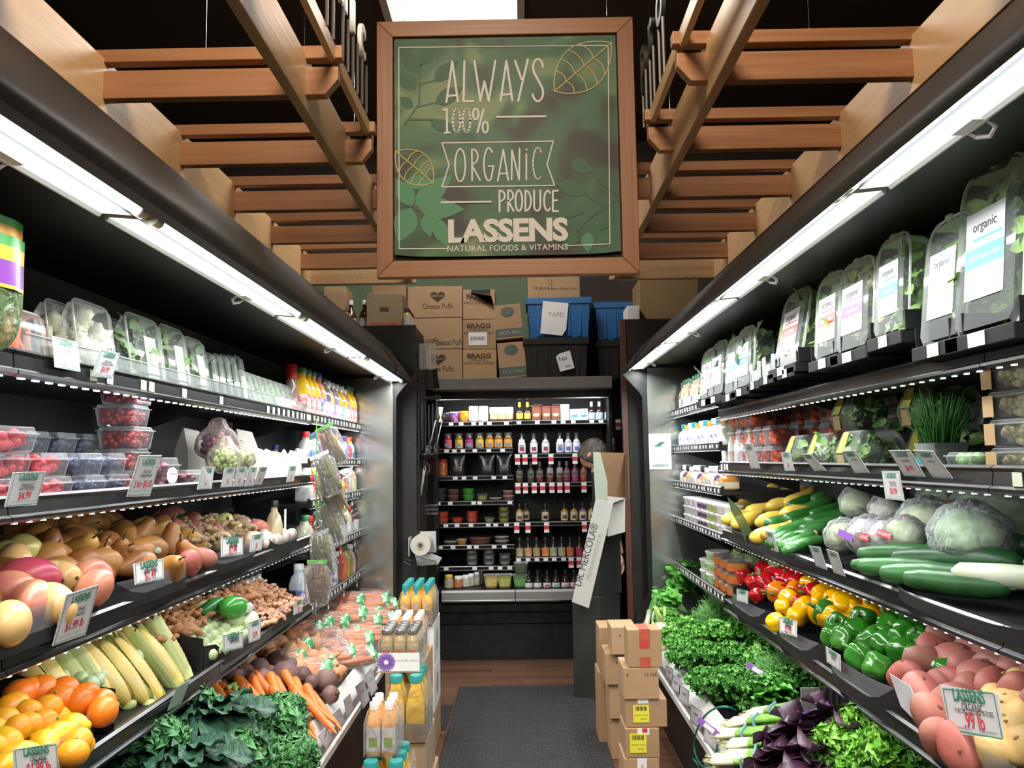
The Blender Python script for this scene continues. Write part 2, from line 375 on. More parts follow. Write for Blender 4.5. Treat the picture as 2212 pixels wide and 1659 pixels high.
for ch, y, lab in (('p', 3.42, 'dark letter p, farthest of the raised letters at right'), ('r', 3.22, 'dark letter r between the dark p and o'), ('o', 3.0, 'dark letter o, nearest of the dark raised letters')):
    letter(ch, y, 3.17, 1, DL, lab, .27)
# ================================================================ HANGING SIGN
t = thing('hanging_sign', 'large square green shop sign in a wooden frame hanging over the aisle', 'sign', (-.043, 3.6, 2.3)); SG = t
W2, H2 = .578, 1.176
FRM = wood('sign_frame_wood_long', (.33, .15, .062), (.26, .112, .045), 0); FRV = wood('sign_frame_wood_up', (.29, .125, .052), (.225, .095, .038), 2)
for z0, z1, k in ((0, .073, 1), (H2-.073, H2, -1)):
    a, b = (z0, z1) if k > 0 else (z1, z0)
    G().prism([(-W2, a), (W2, a), (W2-.073, b), (-W2+.073, b)], .05, 'y', -.025).build('frame_rail', FRM, t, smooth=0, bevel=.003)
for s in (-1, 1):
    G().prism([(s*W2, .0005), (s*W2, H2-.0005), (s*(W2-.073), H2-.0735), (s*(W2-.073), .0735)], .0505, 'y', -.0252).build('frame_stile', FRV, t, smooth=0, bevel=.003)
def sign_mat():
    m, t, b = nt('blurred_leaf_print'); L = t.links.new
    tc = nd(t, 'ShaderNodeTexCoord'); mp = nd(t, 'ShaderNodeMapping'); L(tc.outputs['Object'], mp.inputs[0]); mp.inputs['Scale'].default_value = (1, 1, 1); mp.inputs['Location'].default_value = (.7, 0, .2)
    prev = None
    def ramp(sc, els, dist=.8, off=0):
        n = nd(t, 'ShaderNodeTexNoise'); n.inputs['Scale'].default_value = sc; n.inputs['Detail'].default_value = 1.5; n.inputs['Distortion'].default_value = dist
        va = nd(t, 'ShaderNodeVectorMath'); va.inputs[1].default_value = (off, off, off); L(mp.outputs[0], va.inputs[0]); L(va.outputs[0], n.inputs[0])
        r = nd(t, 'ShaderNodeValToRGB'); r.color_ramp.interpolation = 'EASE'
        while len(r.color_ramp.elements) < len(els): r.color_ramp.elements.new(.5)
        for e, (p, c) in zip(r.color_ramp.elements, els): e.position = p; e.color = c4(c)
        L(n.outputs[0], r.inputs[0]); return r.outputs[0]
    a = ramp(2.6, [(.38, (.02, .016, .01)), (.46, (.025, .06, .02)), (.53, (.045, .13, .045)), (.62, (.14, .2, .08))], 1.4)
    k = ramp(3.3, [(.4, (0, 0, 0)), (.62, (1, 1, 1))], .6, 3.1)
    mx = nd(t, 'ShaderNodeMix'); mx.data_type = 'RGBA'; L(k, mx.inputs[0]); L(a, mx.inputs[6]); mx.inputs[7].default_value = (.03, .1, .045, 1)
    L(mx.outputs[2], b.inputs['Base Color']); b.inputs['Roughness'].default_value = .55; return m
G().box(-W2+.073, W2-.073, .012, .016, .073, H2-.073).build('backing', BLACKM, t, smooth=0)
px0, px1, pz0, pz1 = -.5, .5, .092, 1.098
g = G(); N = 14
for i in range(N+1):
    for j in range(N+1): g.v.append((px0+(px1-px0)*i/N + (0 if j else 0), -.0095-.001*math.sin(i*.9)*math.sin(j*.7), pz0+(pz1-pz0)*j/N - (.012*abs(i/N*2-1)**6 if j == 0 else 0)*-1))
for i in range(N):
    for j in range(N): a = i*(N+1)+j; g.f.append((a, a+N+1, a+N+2, a+1)); g.m.append(0)
g.build('printed_panel', sign_mat(), t, smooth=180)
PT = frame((0, -.0118, 0), (1, 0, 0), (0, 0, 1))   # sign plane: local x right, y up
def sp(u, v):  # photo point on the sign -> sign plane coordinates
    p = px(u, v, Y=3.588); return (p.x+.043, p.z-2.3)
LETW = mat('chalk_white_print', (.62, .6, .56), .7); OCH = mat('ochre_line_print', (.42, .36, .15), .7)
def Z2(pts, k=780/620*0+620/1659.): return [sp(780+a*k, b*k) for a, b in pts]
g = G()
def S(pts, wd=.009, cl=False): g.stroke(Z2(pts), wd, T=PT, close=cl)
def arc(cx, cy, rx, ry, a0, a1, n=10): return [(cx+rx*math.cos(math.radians(a0+(a1-a0)*i/n)), cy+ry*math.sin(math.radians(a0+(a1-a0)*i/n))) for i in range(n+1)]
# border
S([(497, 1436), (220, 1438), (218, 274), (1428, 262), (1438, 1410), (1188, 1420)], .004)
# ALWAYS
for L_ in ([(493, 590), (527, 355), (560, 588)], [(500, 555), (556, 550)], [(597, 352), (592, 586), (648, 584)], [(655, 352), (690, 585), (713, 470), (738, 585), (776, 350)], [(806, 584), (840, 352), (874, 582)], [(815, 548), (868, 545)], [(890, 352), (928, 460)], [(964, 342), (908, 584)],
           [(1050, 385)]+arc(1022, 390, 28, 48, -20, -180)+[(1000, 420), (1048, 510)]+arc(1022, 535, 30, 50, 0, 170)): S(L_, .0095)
# 100%
for L_ in ([(475, 636), (495, 630), (497, 766)], [(482, 768), (515, 766)], arc(552, 697, 22, 68, 0, 360, 18), arc(610, 697, 22, 68, 0, 360, 18), arc(663, 660, 16, 32, 0, 360, 14), arc(718, 735, 16, 32, 0, 360, 14), [(708, 632), (672, 766)], [(784, 676), (1066, 672)]): S(L_, .009)
# ORGANIC and its ribbon
S([(468, 826), (1111, 816), (1075, 950), (1118, 1072), (468, 1080), (508, 955)], .0055, True)
for L_ in (arc(573, 955, 30, 95, 0, 360, 20), [(642, 1045), (640, 865)]+arc(645, 905, 30, 42, -80, 85)+[(640, 955), (688, 1042)], [(760, 880)]+arc(738, 950, 28, 95, -50, -300, 16)+[(765, 960), (735, 962)], [(790, 1045), (822, 865), (850, 1042)], [(797, 1005), (848, 1002)], [(870, 1040), (872, 868), (914, 1040), (916, 858)], [(955, 1040), (955, 890)], [(954, 862), (958, 868)], [(1040, 880)]+arc(1022, 945, 28, 92, -60, -300, 16)): S(L_, .0072)
# PRODUCE
for L_ in ([(800, 1225), (800, 1102)]+arc(803, 1132, 28, 30, -80, 90)+[(800, 1162)], [(850, 1222), (850, 1102)]+arc(853, 1130, 26, 30, -80, 90)+[(850, 1160), (882, 1220)], arc(912, 1160, 20, 60, 0, 360, 16), [(950, 1220), (950, 1102)]+arc(952, 1160, 30, 58, -80, 80), [(1000, 1102), (1000, 1190)]+arc(1018, 1190, 18, 28, 180, 0)+[(1036, 1100)], [(1090, 1110)]+arc(1078, 1160, 20, 58, -50, -310, 14), [(1138, 1102), (1108, 1104), (1108, 1220), (1140, 1220)], [(1108, 1160), (1135, 1158)], [(464, 1170), (750, 1166)]): S(L_, .0085)
g.build('lettering', LETW, t, smooth=0, fixn=False)
for base, tip, wd in (((1118, 528), (1448, 246), 130), ((416, 1056), (198, 874), -95)):
    g = G(); b, e = V(base), V(tip); ax = e-b; n = V((-ax.y, ax.x)).normalized()
    for s in (-1, 1):
        S([tuple(b+ax*(i/12)+n*s*wd*math.sin(math.pi*min(1, (i/12)*1.02))**.75) for i in range(13)], .0055)
        for k in (.2, .36, .52, .68): S([tuple(b+ax*k), tuple(b+ax*(k+.06)+n*s*wd*.55), tuple(b+ax*(k-.02)+n*s*wd*math.sin(math.pi*k)**.75*.97)] if 0 else [tuple(b+ax*(k+.14*q-.16*q*q)+n*s*q*wd*.98*math.sin(math.pi*k)**.75) for q in (0, .25, .5, .75, 1)], .005)
    S([tuple(b), tuple(e)], .006)
    g.build('leaf_outline', OCH, t, smooth=0, fixn=False)
# printed leaf silhouettes
def leafpoly(b, e, wd, n=8):
    b, e = V(b), V(e); ax = e-b; q = V((-ax.y, ax.x)).normalized()
    L_ = [tuple(b+ax*(i/n)+q*wd*math.sin(math.pi*(i/n)**.8)) for i in range(n+1)]; R_ = [tuple(b+ax*(i/n)-q*wd*math.sin(math.pi*(i/n)**.8)) for i in range(n-1, 0, -1)]
    return L_+R_
PT2 = frame((0, -.0108, 0), (1, 0, 0), (0, 0, 1))
gq = [G(), G(), G()]; qi = lambda p: 2 if p[0] > 1000 else 0 if p[1] < 850 else 1
for mi, lst in ((0, [((330, 420), (240, 290), 45), ((340, 380), (440, 235), 38), ((420, 470), (560, 350), 42), ((320, 510), (215, 430), 45), ((430, 600), (590, 500), 45), ((300, 620), (220, 560), 30), ((400, 700), (560, 760), 35), ((560, 780), (680, 830), 40), ((1210, 930), (1345, 990), 45), ((1145, 1060), (1320, 1120), 48), ((1080, 1210), (1290, 1230), 42), ((1380, 1330), (1470, 1180), 38), ((1240, 1330), (1180, 1440), 40)]),
                (1, [((310, 1190), (530, 1010), 62), ((300, 1190), (200, 1030), 50), ((290, 1200), (215, 1400), 68), ((330, 1200), (600, 1210), 60), ((370, 1240), (400, 1370), 38), ((420, 1250), (510, 1440), 45), ((250, 1060), (410, 1050), 40), ((1310, 1340), (1310, 1460), 38)])):
    for b, e, wd in lst: gq[qi(b)].add([(a, c, len(gq[qi(b)].f)%7*.00012) for a, c in [sp(780+q[0]*.3737, q[1]*.3737) for q in leafpoly(b, e, wd)]], [tuple(range(16))], mi, PT2)
for pts in ([(345, 370), (335, 600), (250, 720)], [(335, 490), (440, 460)], [(320, 620), (440, 590)], [(280, 690), (420, 690), (500, 720)], [(300, 1190), (350, 1220), (440, 1280), (500, 1350)], [(1490, 1150), (1330, 1250), (1230, 1350)], [(1340, 990), (1420, 1080), (1480, 1120)], [(1260, 1100), (1400, 1190)]): gq[qi(pts[0])].stroke(Z2(pts), .008, 0, PT2)
for g in gq: g.build('leaf_print', [mat('dark_leaf_print', (.035, .1, .045), .6), mat('mint_leaf_print', (.065, .22, .11), .6)], t, smooth=0, fixn=False)
def stx(body, u, v, h, sx, off=0, m=LETW, sp_=1):
    a, b = sp(u, v); return text(body, h, m, t, frame((a, -.012, b), (1, 0, 0), (0, 0, 1)), 'lettering', sx, off, sp=sp_)
stx('LASSENS', 1096, 500, .138, 1.04, .0058, sp_=.97); stx('NATURAL FOODS & VITAMINS', 1096, 536, .0375, 1.0, .0003, sp_=1.05)
g = G()
for u in (873, 1312):
    p = sp(u, 50)[0]
    g.tube([(p+.008*math.cos(a*.7), 0, H2+.012+.009*math.sin(a*.7)) for a in range(10)], .0013, 5); g.tube([(p, 0, H2+.02), (p, 0, 1.95)], .001, 4)
g.build('hanging_hook', CHROME, t)
# ================================================================ PRODUCE CASES
ENDM = mat('hazy_mirror_end_panel', (.55, .58, .55), .16, .85, (.38, .42, .39), 4, lo=.3, hi=.8)
RAILM = [BLACKG, DCHR, LED]
XS = {-1: 1.05, 1: 1.0}
SHZ = {-1: [(1.745, 1.684), (1.44, 1.382), (1.14, 1.074), (.821, .76)], 1: [(1.79, 1.735), (1.471, 1.409), (1.14, 1.076), (.80, .738)]}
FARZ = {-1: [(1.745, 1.69), (1.515, 1.47), (1.315, 1.265), (1.06, 1.01), (.80, .75)], 1: [(1.80, 1.745), (1.57, 1.525), (1.345, 1.30), (1.115, 1.07), (.815, .765)]}
def shelf_top(s, i, far=False): return (FARZ if far else SHZ)[s][i][0]-.022
def case(s, J, name):
    t = thing('produce_display_case', name, 'refrigerated case', (s*1.2, 2.9, 0)); o = V((s*1.2, 2.9, 0)); xs = XS[s]; Y0, Y1 = J[0], J[-1]
    def P(nm, g, m, parent=t, **k):
        off = o if parent is t else o+parent.location
        g.v = [tuple(V(p)-off) for p in g.v]; q = g.build(nm, m, parent, **k); return q
    X = lambda pts: [(s*a, b) for a, b in pts]
    cz = 2.06 if s < 0 else 2.1
    if s < 0: prof = [(1.55, 2.235), (.868, 2.235), (.85, 2.226), (.73, 2.062), (.72, 2.045), (.716, 2.03), (.722, 2.012), (.742, 2.005), (.752, 2.012), (.76, 2.045), (.9, cz), (1.55, cz)]
    else: prof = [(1.55, 2.23), (.82, 2.23), (.804, 2.22), (.69, 2.082), (.678, 2.062), (.68, 2.048), (.69, 2.044), (.698, 2.05), (.702, 2.085), (.86, cz), (1.55, cz)]
    canm = mat('black_canopy_front', (.011, .0105, .0105), .45, 0, (.016, .015, .0145), 18, .02, 200, spec=.35)
    P('canopy', G().prism(X(prof), Y1-Y0, 'y', Y0), canm, smooth=40)
    P('canopy_clip_band', G().prism(X([(a-.004 if a < .8 else a, b+(.003 if b > 2.03 else -.003)) for a, b in prof[2:8]]), .02, 'y', Y1-.62), BLACKG)
    P('back_panel', G().box(s*(xs+.42), s*(xs+.45), Y0, Y1, .5, cz), BACKP, smooth=0)
    P('air_duct', G().prism(X([(xs+.42, 1.9), (xs+.34, cz), (xs+.42, cz)]), Y1-Y0, 'y', Y0), BLACK, smooth=0)
    xi, xo, zi = (.825, .768, .50) if s < 0 else (.79, .735, .46)
    P('deck', G().prism(X([(xi, zi-.04), (xi, zi-.07), (xs+.42, zi+.06), (xs+.42, zi+.1)]), Y1-Y0, 'y', Y0), BLACK, smooth=0)
    bz = zi-.155
    g = G()
    for a, b in zip(J, J[1:]): g.prism(X([(xi+.005, zi-.03), (xi, zi), (xi-.012, zi+.003), (xo+.012, zi-.05), (xo+.004, zi-.075), (xo+.004, bz+.035), (xo-.006, bz+.028), (xo-.006, bz), (xo+.02, bz-.008), (xi+.005, bz-.008)]), b-a-.003, 'y', a, 0, mis={4: 1})
    P('bumper', g, [WHITE, mat('grey_bumper_strip', (.32, .31, .3), .4)], smooth=35)
    P('kick_panel', G().box(s*(xi-.025), s*1.5, Y0, Y1, 0, bz-.008), BLACK, smooth=0)
    # end panel: black rim with a hazy mirror face
    prof2 = [(1.55, 2.24), (.86, 2.24), (.848, 2.228), (.695, 2.085), (.688, 2.066), (.70, 2.05), (.80, 1.935), (.815, 1.905), (.818, .63), (.81, .6), (.735, .5), (.735, .0), (1.55, 0)]
    if s > 0: prof2 = [(a-.012 if a < .84 else a, b-.02 if 1.8 < b < 2.1 else b) for a, b in prof2]
    e = P('end_panel', G().prism(X(prof2), .03, 'y', Y1+.005), BLACK, smooth=0)
    cx = [(1.5, cz-.02), (.84, cz-.02), (.835, 1.93), (.835, .6), (.8, .52), (.82, .46), (1.45, .46)]
    P('mirror_face', G().prism(X(cx), .004, 'y', Y1), ENDM, smooth=0)
    def shelf(i, a, b, zt, zb, deep=.40, led=True, tags=()):
        sh = bpy.data.objects.new('shelf', None); C.objects.link(sh); sh.parent = t; sh.location = V((s*xs, (a+b)/2, zt))-o
        def Q(nm, g, m, **k): return P(nm, g, m, sh, **k)
        Q('shelf_board', G().box(s*(xs+.006), s*(xs+deep), a+.004, b-.004, zt-.044, zt-.024), BLACK, smooth=0, bevel=.002)
        h = zt-zb
        rp = [(xs+.012, zt), (xs, zt), (xs-.008, zt-.006), (xs-.003, zt-.014), (xs-.006, zb+h*.30), (xs-.016, zb+h*.22), (xs-.016, zb+h*.1), (xs-.004, zb), (xs+.012, zb)]
        Q('price_rail', G().prism(X(rp), b-a-.004, 'y', a+.002, mis={1: 1, 5: 0}), RAILM, smooth=0)
        g = G()
        if led:
            n = int((b-a)/.052)
            for k in range(n):
                y = a+.03+k*.052; g.box(s*(xs-.003), s*(xs+.006), y, y+(.016 if s < 0 and i == 0 else .009), zb-.003, zb+.001)
            Q('led_strip', g, LED if s < 0 and i == 0 else LEDD, smooth=0)['kind'] = 'stuff'
        for y, kind in tags:
            g = G(); hh = zt-zb; m = [PALEG, PAPER, REDP]
            if kind == 0: g.box(s*(xs-.007), s*(xs-.0055), y-.016, y+.016, zb+hh*.32, zt-.014, 0)
            elif kind == 1: g.box(s*(xs-.007), s*(xs-.0055), y-.014, y+.014, zb+hh*.32, zt-.014, 1)
            else:
                g.box(s*(xs-.0085), s*(xs-.007), y-.016, y+.016, zb-.04, zt-.012, 1); g.box(s*(xs-.0092), s*(xs-.0085), y-.016, y+.016, zb-.02, zb+.0, 2)
            Q('price_label', g, m, smooth=0)
        for y in (a+.02, b-.02): Q('bracket', G().prism([(s*(xs+.05), zt-.046), (s*(xs+deep), zt-.046), (s*(xs+deep), zt-.16)], .004, 'y', y-.002), BLACK, smooth=0)
        return sh
    random.seed(11+s)
    for k, (a, b) in enumerate(zip(J, J[1:])):
        far = k == len(J)-2
        for i, (zt, zb) in enumerate((FARZ if far else SHZ)[s]):
            tags = []
            if far:
                tags = [(a+.06+q*(b-a-.1)/15+rr(-.015, .015), 2 if (s < 0 and (q*7+i*3) % 5 == 0 and i) else 1) for q in range(16)]
                if s < 0 and i == 1: tags = [(y, 2 if q in (2, 3, 4, 14, 15) else 1) for q, (y, _) in enumerate(tags)]
            elif s < 0 and i == 0: tags = {0: [(1.4, 0)], 1: [(1.71+.3, 0), (2.09, 0), (2.28, 0), (2.33, 0), (2.56, 0), (2.88, 0)], 2: [(3.42+q*.075, 1) for q in range(9)]+[(4.0, 0), (4.03, 0), (4.07, 0), (4.1, 0)]}[k]
            elif s > 0 and i == 1 and k == 2: tags = [(4.02, 1), (4.07, 1), (4.13, 1)]
            elif s > 0 and i == 1 and k == 0: tags = [(1.68, 0), (1.58, 0), (1.45, 0)]
            if s > 0 and i == 0 and not far: zt, zb = zt-.06, zb-.06
            if s < 0 and i == 3 and k == 0: pass
            shelf(i, a, b, zt, zb, .38, led=not (i == 3), tags=tags)
    # lamp fixtures
    lx, lz = (.775, 2.018) if s < 0 else (.715, 2.072)
    for a, b in zip(J, J[1:]):
        f = bpy.data.objects.new('lamp_fixture', None); C.objects.link(f); f.parent = t; f.location = V((s*lx, (a+b)/2, lz))-o
        def Q(nm, g, m, **k): return P(nm, g, m, f, **k)
        dz = lz-2.018
        Q('tube', G().tube([(s*lx, a+.05, lz), (s*lx, b-.05, lz)], .012, 10), TUBE, smooth=60)
        g = G()
        for y in (a+.02, b-.05): g.tube([(s*lx, y, lz), (s*lx, y+.03, lz)], .0145, 10)
        Q('tube_socket', g, mat('cream_socket', (.7, .72, .55), .4), smooth=50)
        Q('reflector', G().prism(X([(lx+.02, lz+.016), (lx+.024, 2.0135+dz), (lx+.085, 2.019+dz), (lx+.09, 2.012+dz), (lx+.094, 2.012+dz), (lx+.094, 2.036+dz), (lx+.02, 2.036+dz)]), b-a-.03, 'y', a+.01, mis={1: 1}), [WHITE, mat('lit_lamp_diffuser', (.95, 1, .97), .5, emit=2.2)], smooth=0)
        hk = G(); y = b-.38
        hk.tube([(s*(lx+.09), y, lz+.005), (s*(lx+.115), y+.005, lz-.012), (s*(lx+.12), y+.03, lz-.02), (s*(lx+.11), y+.055, lz-.012), (s*(lx+.09), y+.06, lz+.005)], .0045, 6)
        hk.box(s*(lx+.07), s*(lx+.1), y-.006, y+.066, lz-.004, lz+.004)
        Q('lamp_clip', hk, WHITE)
    for i in range(4):   # under-shelf led light for each section
        for a, b in zip(J[:-1], J[1:]):
            zb = SHZ[s][i][1] if b < 5 else FARZ[s][i][1]
            if i < 3: area('shelf_led', (s*(xs+.012), (a+b)/2, zb-.008), (s*(xs+.14), (a+b)/2, zb-.3), .012, b-a-.1, LEDE.get((s, i), 1.2), (.93, .96, 1))
    return t
LEDE = {(-1, 0): 1.6, (-1, 1): 1.2, (-1, 2): 1.2, (1, 0): 1.2, (1, 1): 2.4, (1, 2): 1.4}
CASEL = case(-1, JL, 'long open refrigerated produce case along the left side of the aisle')
CASER = case(1, JR, 'long open refrigerated produce case along the right side of the aisle')
# ================================================================ GENERIC GOODS
def gl(name, c, r=.12, c2=None, **k): return mat(name, c, r, 0, c2 or tuple(min(1, q*.9+.01) for q in c), 7, coat=.3, **k)
def pk(name, c, c2=None, r=.35, sc=26): return mat(name, c, r, 0, c2 or tuple(q*.82 for q in c), sc, lo=.4, hi=.6)
CAPW, CAPK, CAPR, CAPG, CAPB, CAPT, CAPY, CAPGR = [mat('cap_'+n, c, .35, 0, tuple(q*.9 for q in c), 20) for n, c in (('white', (.8, .8, .78)), ('black', (.02, .02, .02)), ('red', (.55, .02, .02)), ('green', (.02, .16, .05)), ('blue', (.03, .06, .4)), ('teal', (.03, .3, .3)), ('yellow', (.75, .5, .03)), ('grey', (.25, .25, .24)))]
def bottle(name, r, h, bm, cm, lm, patch=None, neck=.4, nl=.2, sh=.62, cap=.035, capr=None, lab=(.12, .55), p=0, tagm=None, n=14, waist=0):
    """a bottle or jar: body lathe, cap, wrap label with a coloured patch facing -y"""
    t = thing(name, name.replace('_', ' '), name.split('_')[-1]); cr = capr or max(r*neck*1.15, .009); hb = h-cap
    prof = [(r*.86, 0), (r*.98, .006), (r, .014)]
    if waist: prof += [(r*(1-waist), hb*sh*.55)]
    prof += [(r, hb*sh), (r*(.55*1+.45*neck), hb*(sh+(1-sh)*.5)), (r*neck, hb*(1-nl*.6)), (r*neck, hb)]
    G().lathe(prof, n, p=p).build('body', bm, t, smooth=50)
    G().lathe([(cr, hb-.004), (cr, h-.003), (cr*.92, h)], n).build('cap', cm, t, smooth=40)
    if lm:
        z0, z1 = hb*lab[0], hb*lab[1]; q = r*1.012
        g = G().lathe([(q, z0), (q, z1)], n, p=p); g.f = g.f[:n]; g.m = g.m[:n]
        if patch:
            w_ = q*.55; zc = z0+(z1-z0)*.38; hh = (z1-z0)*.2; y = -q*1.015
            g.add([(-w_, y, zc-hh), (w_, y, zc-hh), (w_, y, zc+hh), (-w_, y, zc+hh)], [(0, 1, 2, 3)], 1)
        g.build('label', [lm, patch or lm], t, smooth=50, fixn=False)
    if tagm: G().box(-.022, .022, -r-.006, -r-.005, hb*.55, hb*.88).tube([(0, -r-.005, hb*.87), (0, -r*neck, hb+.005)], .003, 4).build('neck_tag', tagm, t, smooth=0)
    return Kind(t)
def tub(name, r0, r1, h, bm, lid, p=0, lm=None, liph=.01, n=16, lidm2=None):
    t = thing(name, name.replace('_', ' '), 'tub')
    G().lathe([(r0*.9, 0), (r0, .004), (r1, h-liph)], n, p=p).build('body', bm, t, smooth=40)
    G().lathe([(r1*1.06, h-liph), (r1*1.06, h-.002), (r1*.99, h), (r1*.9, h-.001)], n, p=p).build('lid', lid, t, smooth=40)
    if lm:
        g = G().lathe([(r0*1.012+(r1-r0)*.15, h*.15), (r0*1.012+(r1-r0)*.75, h*.72)], n, p=p); g.f = g.f[:n]; g.m = g.m[:n]; g.build('label', lm, t, smooth=40, fixn=False)
    return Kind(t)
def carton(name, w_, d, h, m, top=None, oval=None, cat='carton'):
    t = thing(name, name.replace('_', ' '), cat)
    if top: G().box(-w_/2, w_/2, -d/2, d/2, 0, h*.82).prism([(-d/2, h*.82), (d/2, h*.82), (d*.06, h*.96), (-d*.06, h*.96)], w_, 'x', -w_/2).box(-w_/2, w_/2, -d*.06, d*.06, h*.955, h).build('body', m, t, smooth=0, bevel=.001)
    else: G().box(-w_/2, w_/2, -d/2, d/2, 0, h).build('body', m, t, smooth=0, bevel=.0015)
    if oval: G().ball((w_*.38, .001, h*.12), (0, -d/2-.0005, h*.38), 14, 6).build('printed_oval', oval, t)
    return Kind(t)
def pouch(name, w_, h, m, pm=None, d=.05):
    t = thing(name, name.replace('_', ' '), 'bag'); g = G(); N = 8
    vs = []; fs = []
    for sgn in (-1, 1):
        for j in range(N+1):
            for i in range(N+1):
                a, b = i/N*2-1, j/N; k = (1-a*a)**.5*(1-b)**.6*min(1, b*6+.6)
                vs.append((a*w_/2*(1-.08*math.sin(b*3.1)), sgn*(d/2*k+.0015), b*h))
    for q in (0, 1):
        for j in range(N):
            for i in range(N): o = q*(N+1)**2+j*(N+1)+i; fs.append((o, o+1, o+N+2, o+N+1))
    g.add(vs, fs)
    e = [j*(N+1) for j in range(N+1)]; 
    g.build('body', m, t, smooth=180)
    if pm: G().ball((w_*.24, .008, h*.15), (0, -d*.42, h*.34), 12, 8).build('window', pm, t)
    return Kind(t)
# ================================================================ REAR CASE
t = thing('rear_display_case', 'tall black refrigerated case with shelves across the end of the aisle', 'refrigerated case', (.02, 6.65, 0)); RC = t
o = V((.02, 6.65, 0))
def P(nm, g, m, parent=t, **k):
    g.v = [tuple(V(q)-(o if parent is t else o+parent.location)) for q in g.v]; return g.build(nm, m, parent, **k)
XL, XR_, XM = -.672, .705, -.058
P('header', G().prism([(6.3, 2.116), (6.3, 2.03), (6.33, 2.02), (7.0, 2.02), (7.0, 2.116)], XR_-XL, 'x', XL), mat('grey_metal_header', (.2, .19, .18), .4, 0, (.15, .145, .14), 3, stretch=(.6, 4, 4)), smooth=0, bevel=.002)
P('valance', G().box(XL, XR_, 6.42, 6.44, 1.965, 2.02), BLACK, smooth=0); P('valance_edge', G().box(XL, XR_, 6.415, 6.445, 1.958, 1.965), CHROME, smooth=0)
P('back_panel', G().box(XL, XR_, 6.98, 7.02, .4, 2.02), BLACKM, smooth=0)
for x in (XL, XR_-.018): P('side_panel', G().box(x, x+.018, 6.4, 6.98, .42, 2.02), BLACK, smooth=0)
P('base', G().box(XL, XR_, 6.36, 7.0, 0, .42), BLACK, smooth=0, bevel=.004)
P('base_ledge', G().prism([(6.36, .42), (6.33, .4), (6.33, .36), (6.345, .345), (6.345, .27), (6.36, .26)], XR_-XL, 'x', XL), BLACKG, smooth=0)
DG = mat('grey_bumper_metal', (.3, .295, .29), .35, .2, (.26, .255, .25), 4)
for a, b in ((XL+.06, XM-.003), (XM+.003, XR_)):
    P('bumper', G().prism([(6.36, .515), (6.345, .515), (6.335, .5), (6.335, .445), (6.325, .44), (6.325, .43), (6.36, .425)], b-a, 'x', a, mis={3: 1, 4: 1, 2: 0}), [DG, CHROME], smooth=0)
P('deck', G().box(XL, XR_, 6.36, 6.98, .495, .51), BLACK, smooth=0)
P('product_gauge', G().box(.06, .15, 6.95, 6.975, 1.93, 1.945), mat('grey_gauge', (.1, .1, .1), .4), smooth=0)
BL = [1.797, 1.583, 1.368, 1.171, .997, .828, .663]; BR = [1.80, 1.535, 1.309, 1.001, .725]
def bshelf(x0, x1, z, us):
    sh = bpy.data.objects.new('shelf', None); C.objects.link(sh); sh.parent = t; sh.location = V(((x0+x1)/2, 6.6, z))-o
    P('shelf_board', G().box(x0+.003, x1-.003, 6.6, 6.97, z-.018, z-.003), BLACK, sh, smooth=0)
    P('price_rail', G().prism([(6.6, z), (6.596, z), (6.594, z-.006), (6.596, z-.026), (6.59, z-.03), (6.59, z-.036), (6.6, z-.036)], x1-x0-.006, 'x', x0+.003, mis={1: 1, 4: 1}), [BLACKG, DCHR], sh, smooth=0)
    for u, k in us:
        x = px(u, 990, Y=6.594).x; g = G()
        if k == 2: g.box(x-.02, x+.02, 6.587, 6.588, z-.085, z-.004, 0).box(x-.02, x+.02, 6.586, 6.587, z-.06, z-.03, 1)
        else: g.box(x-.018, x+.018, 6.591, 6.592, z-.032, z-.006, 0)
        P('price_label', g, [PAPER, REDP], sh, smooth=0)
for i, (z, us) in enumerate(zip(BL, ([975, 997, 1024, 1040, 1058, 1095], [965, 982, 1000, 1026, 1056, 1086], [983, 1002, 1026, 1066, 1090], [946, 972, 1022, 1035, 1100], [962, 986, 1016, 1053, 1069, 1092], [950, 977, 1012, 1027, 1065, 1087], [962, 1023, 1058, 1077, 1098]))): bshelf(XL+.018, XM, z, [(u, 1) for u in us])
for z, us in zip(BR, ([(1122, 1), (1162, 1), (1198, 1), (1218, 1), (1240, 1), (1280, 1), (1300, 1), (1318, 1), (1337, 2)], [(1118, 2), (1134, 2), (1155, 2), (1190, 2), (1242, 2)], [(1118, 2), (1134, 2), (1153, 2), (1171, 2), (1191, 2), (1208, 2), (1224, 2), (1260, 2)], [(1114, 2), (1138, 2), (1178, 2), (1259, 2)], [(1117, 1), (1137, 1), (1156, 1), (1175, 1), (1193, 1), (1213, 1), (1229, 2), (1246, 2)])): bshelf(XM, XR_-.018, z, us)
# goods of the rear case: (kind, photo columns, what the label says)
WLB, CRM, GLD = pk('white_label', (.8, .8, .8)), pk('cream_label', (.66, .6, .42)), pk('gold_label', (.5, .38, .08))
DKG = gl('dark_brown_glass', (.02, .012, .008), .06); AMB = gl('amber_drink', (.34, .16, .03), .08); CLG = gl('pale_clear_drink', (.34, .34, .34), .08)
def row(kind, us, y, z, group, labs, rz=0, dz=0):
    for k, u in enumerate(us):
        x = px(u, 990, Y=y).x
        kind.put((x, y, z+dz), (0, 0, rz), 1, labs if isinstance(labs, str) else labs[k], group)
S1 = 'on the top shelf of the rear case'
row(tub('white_tub', .034, .041, .062, CAPW, CAPW, lm=pk('yellow_swirl_label', (.8, .62, .3), (.85, .8, .7))), [947, 947], 6.68, BL[0], 'white tubs at the left end of the top shelf', ['lower of two stacked white tubs at the left of the top rear shelf', 'upper of two stacked white tubs at the left of the top rear shelf'])
bpy.data.objects['white_tub.001'].location.z += .063
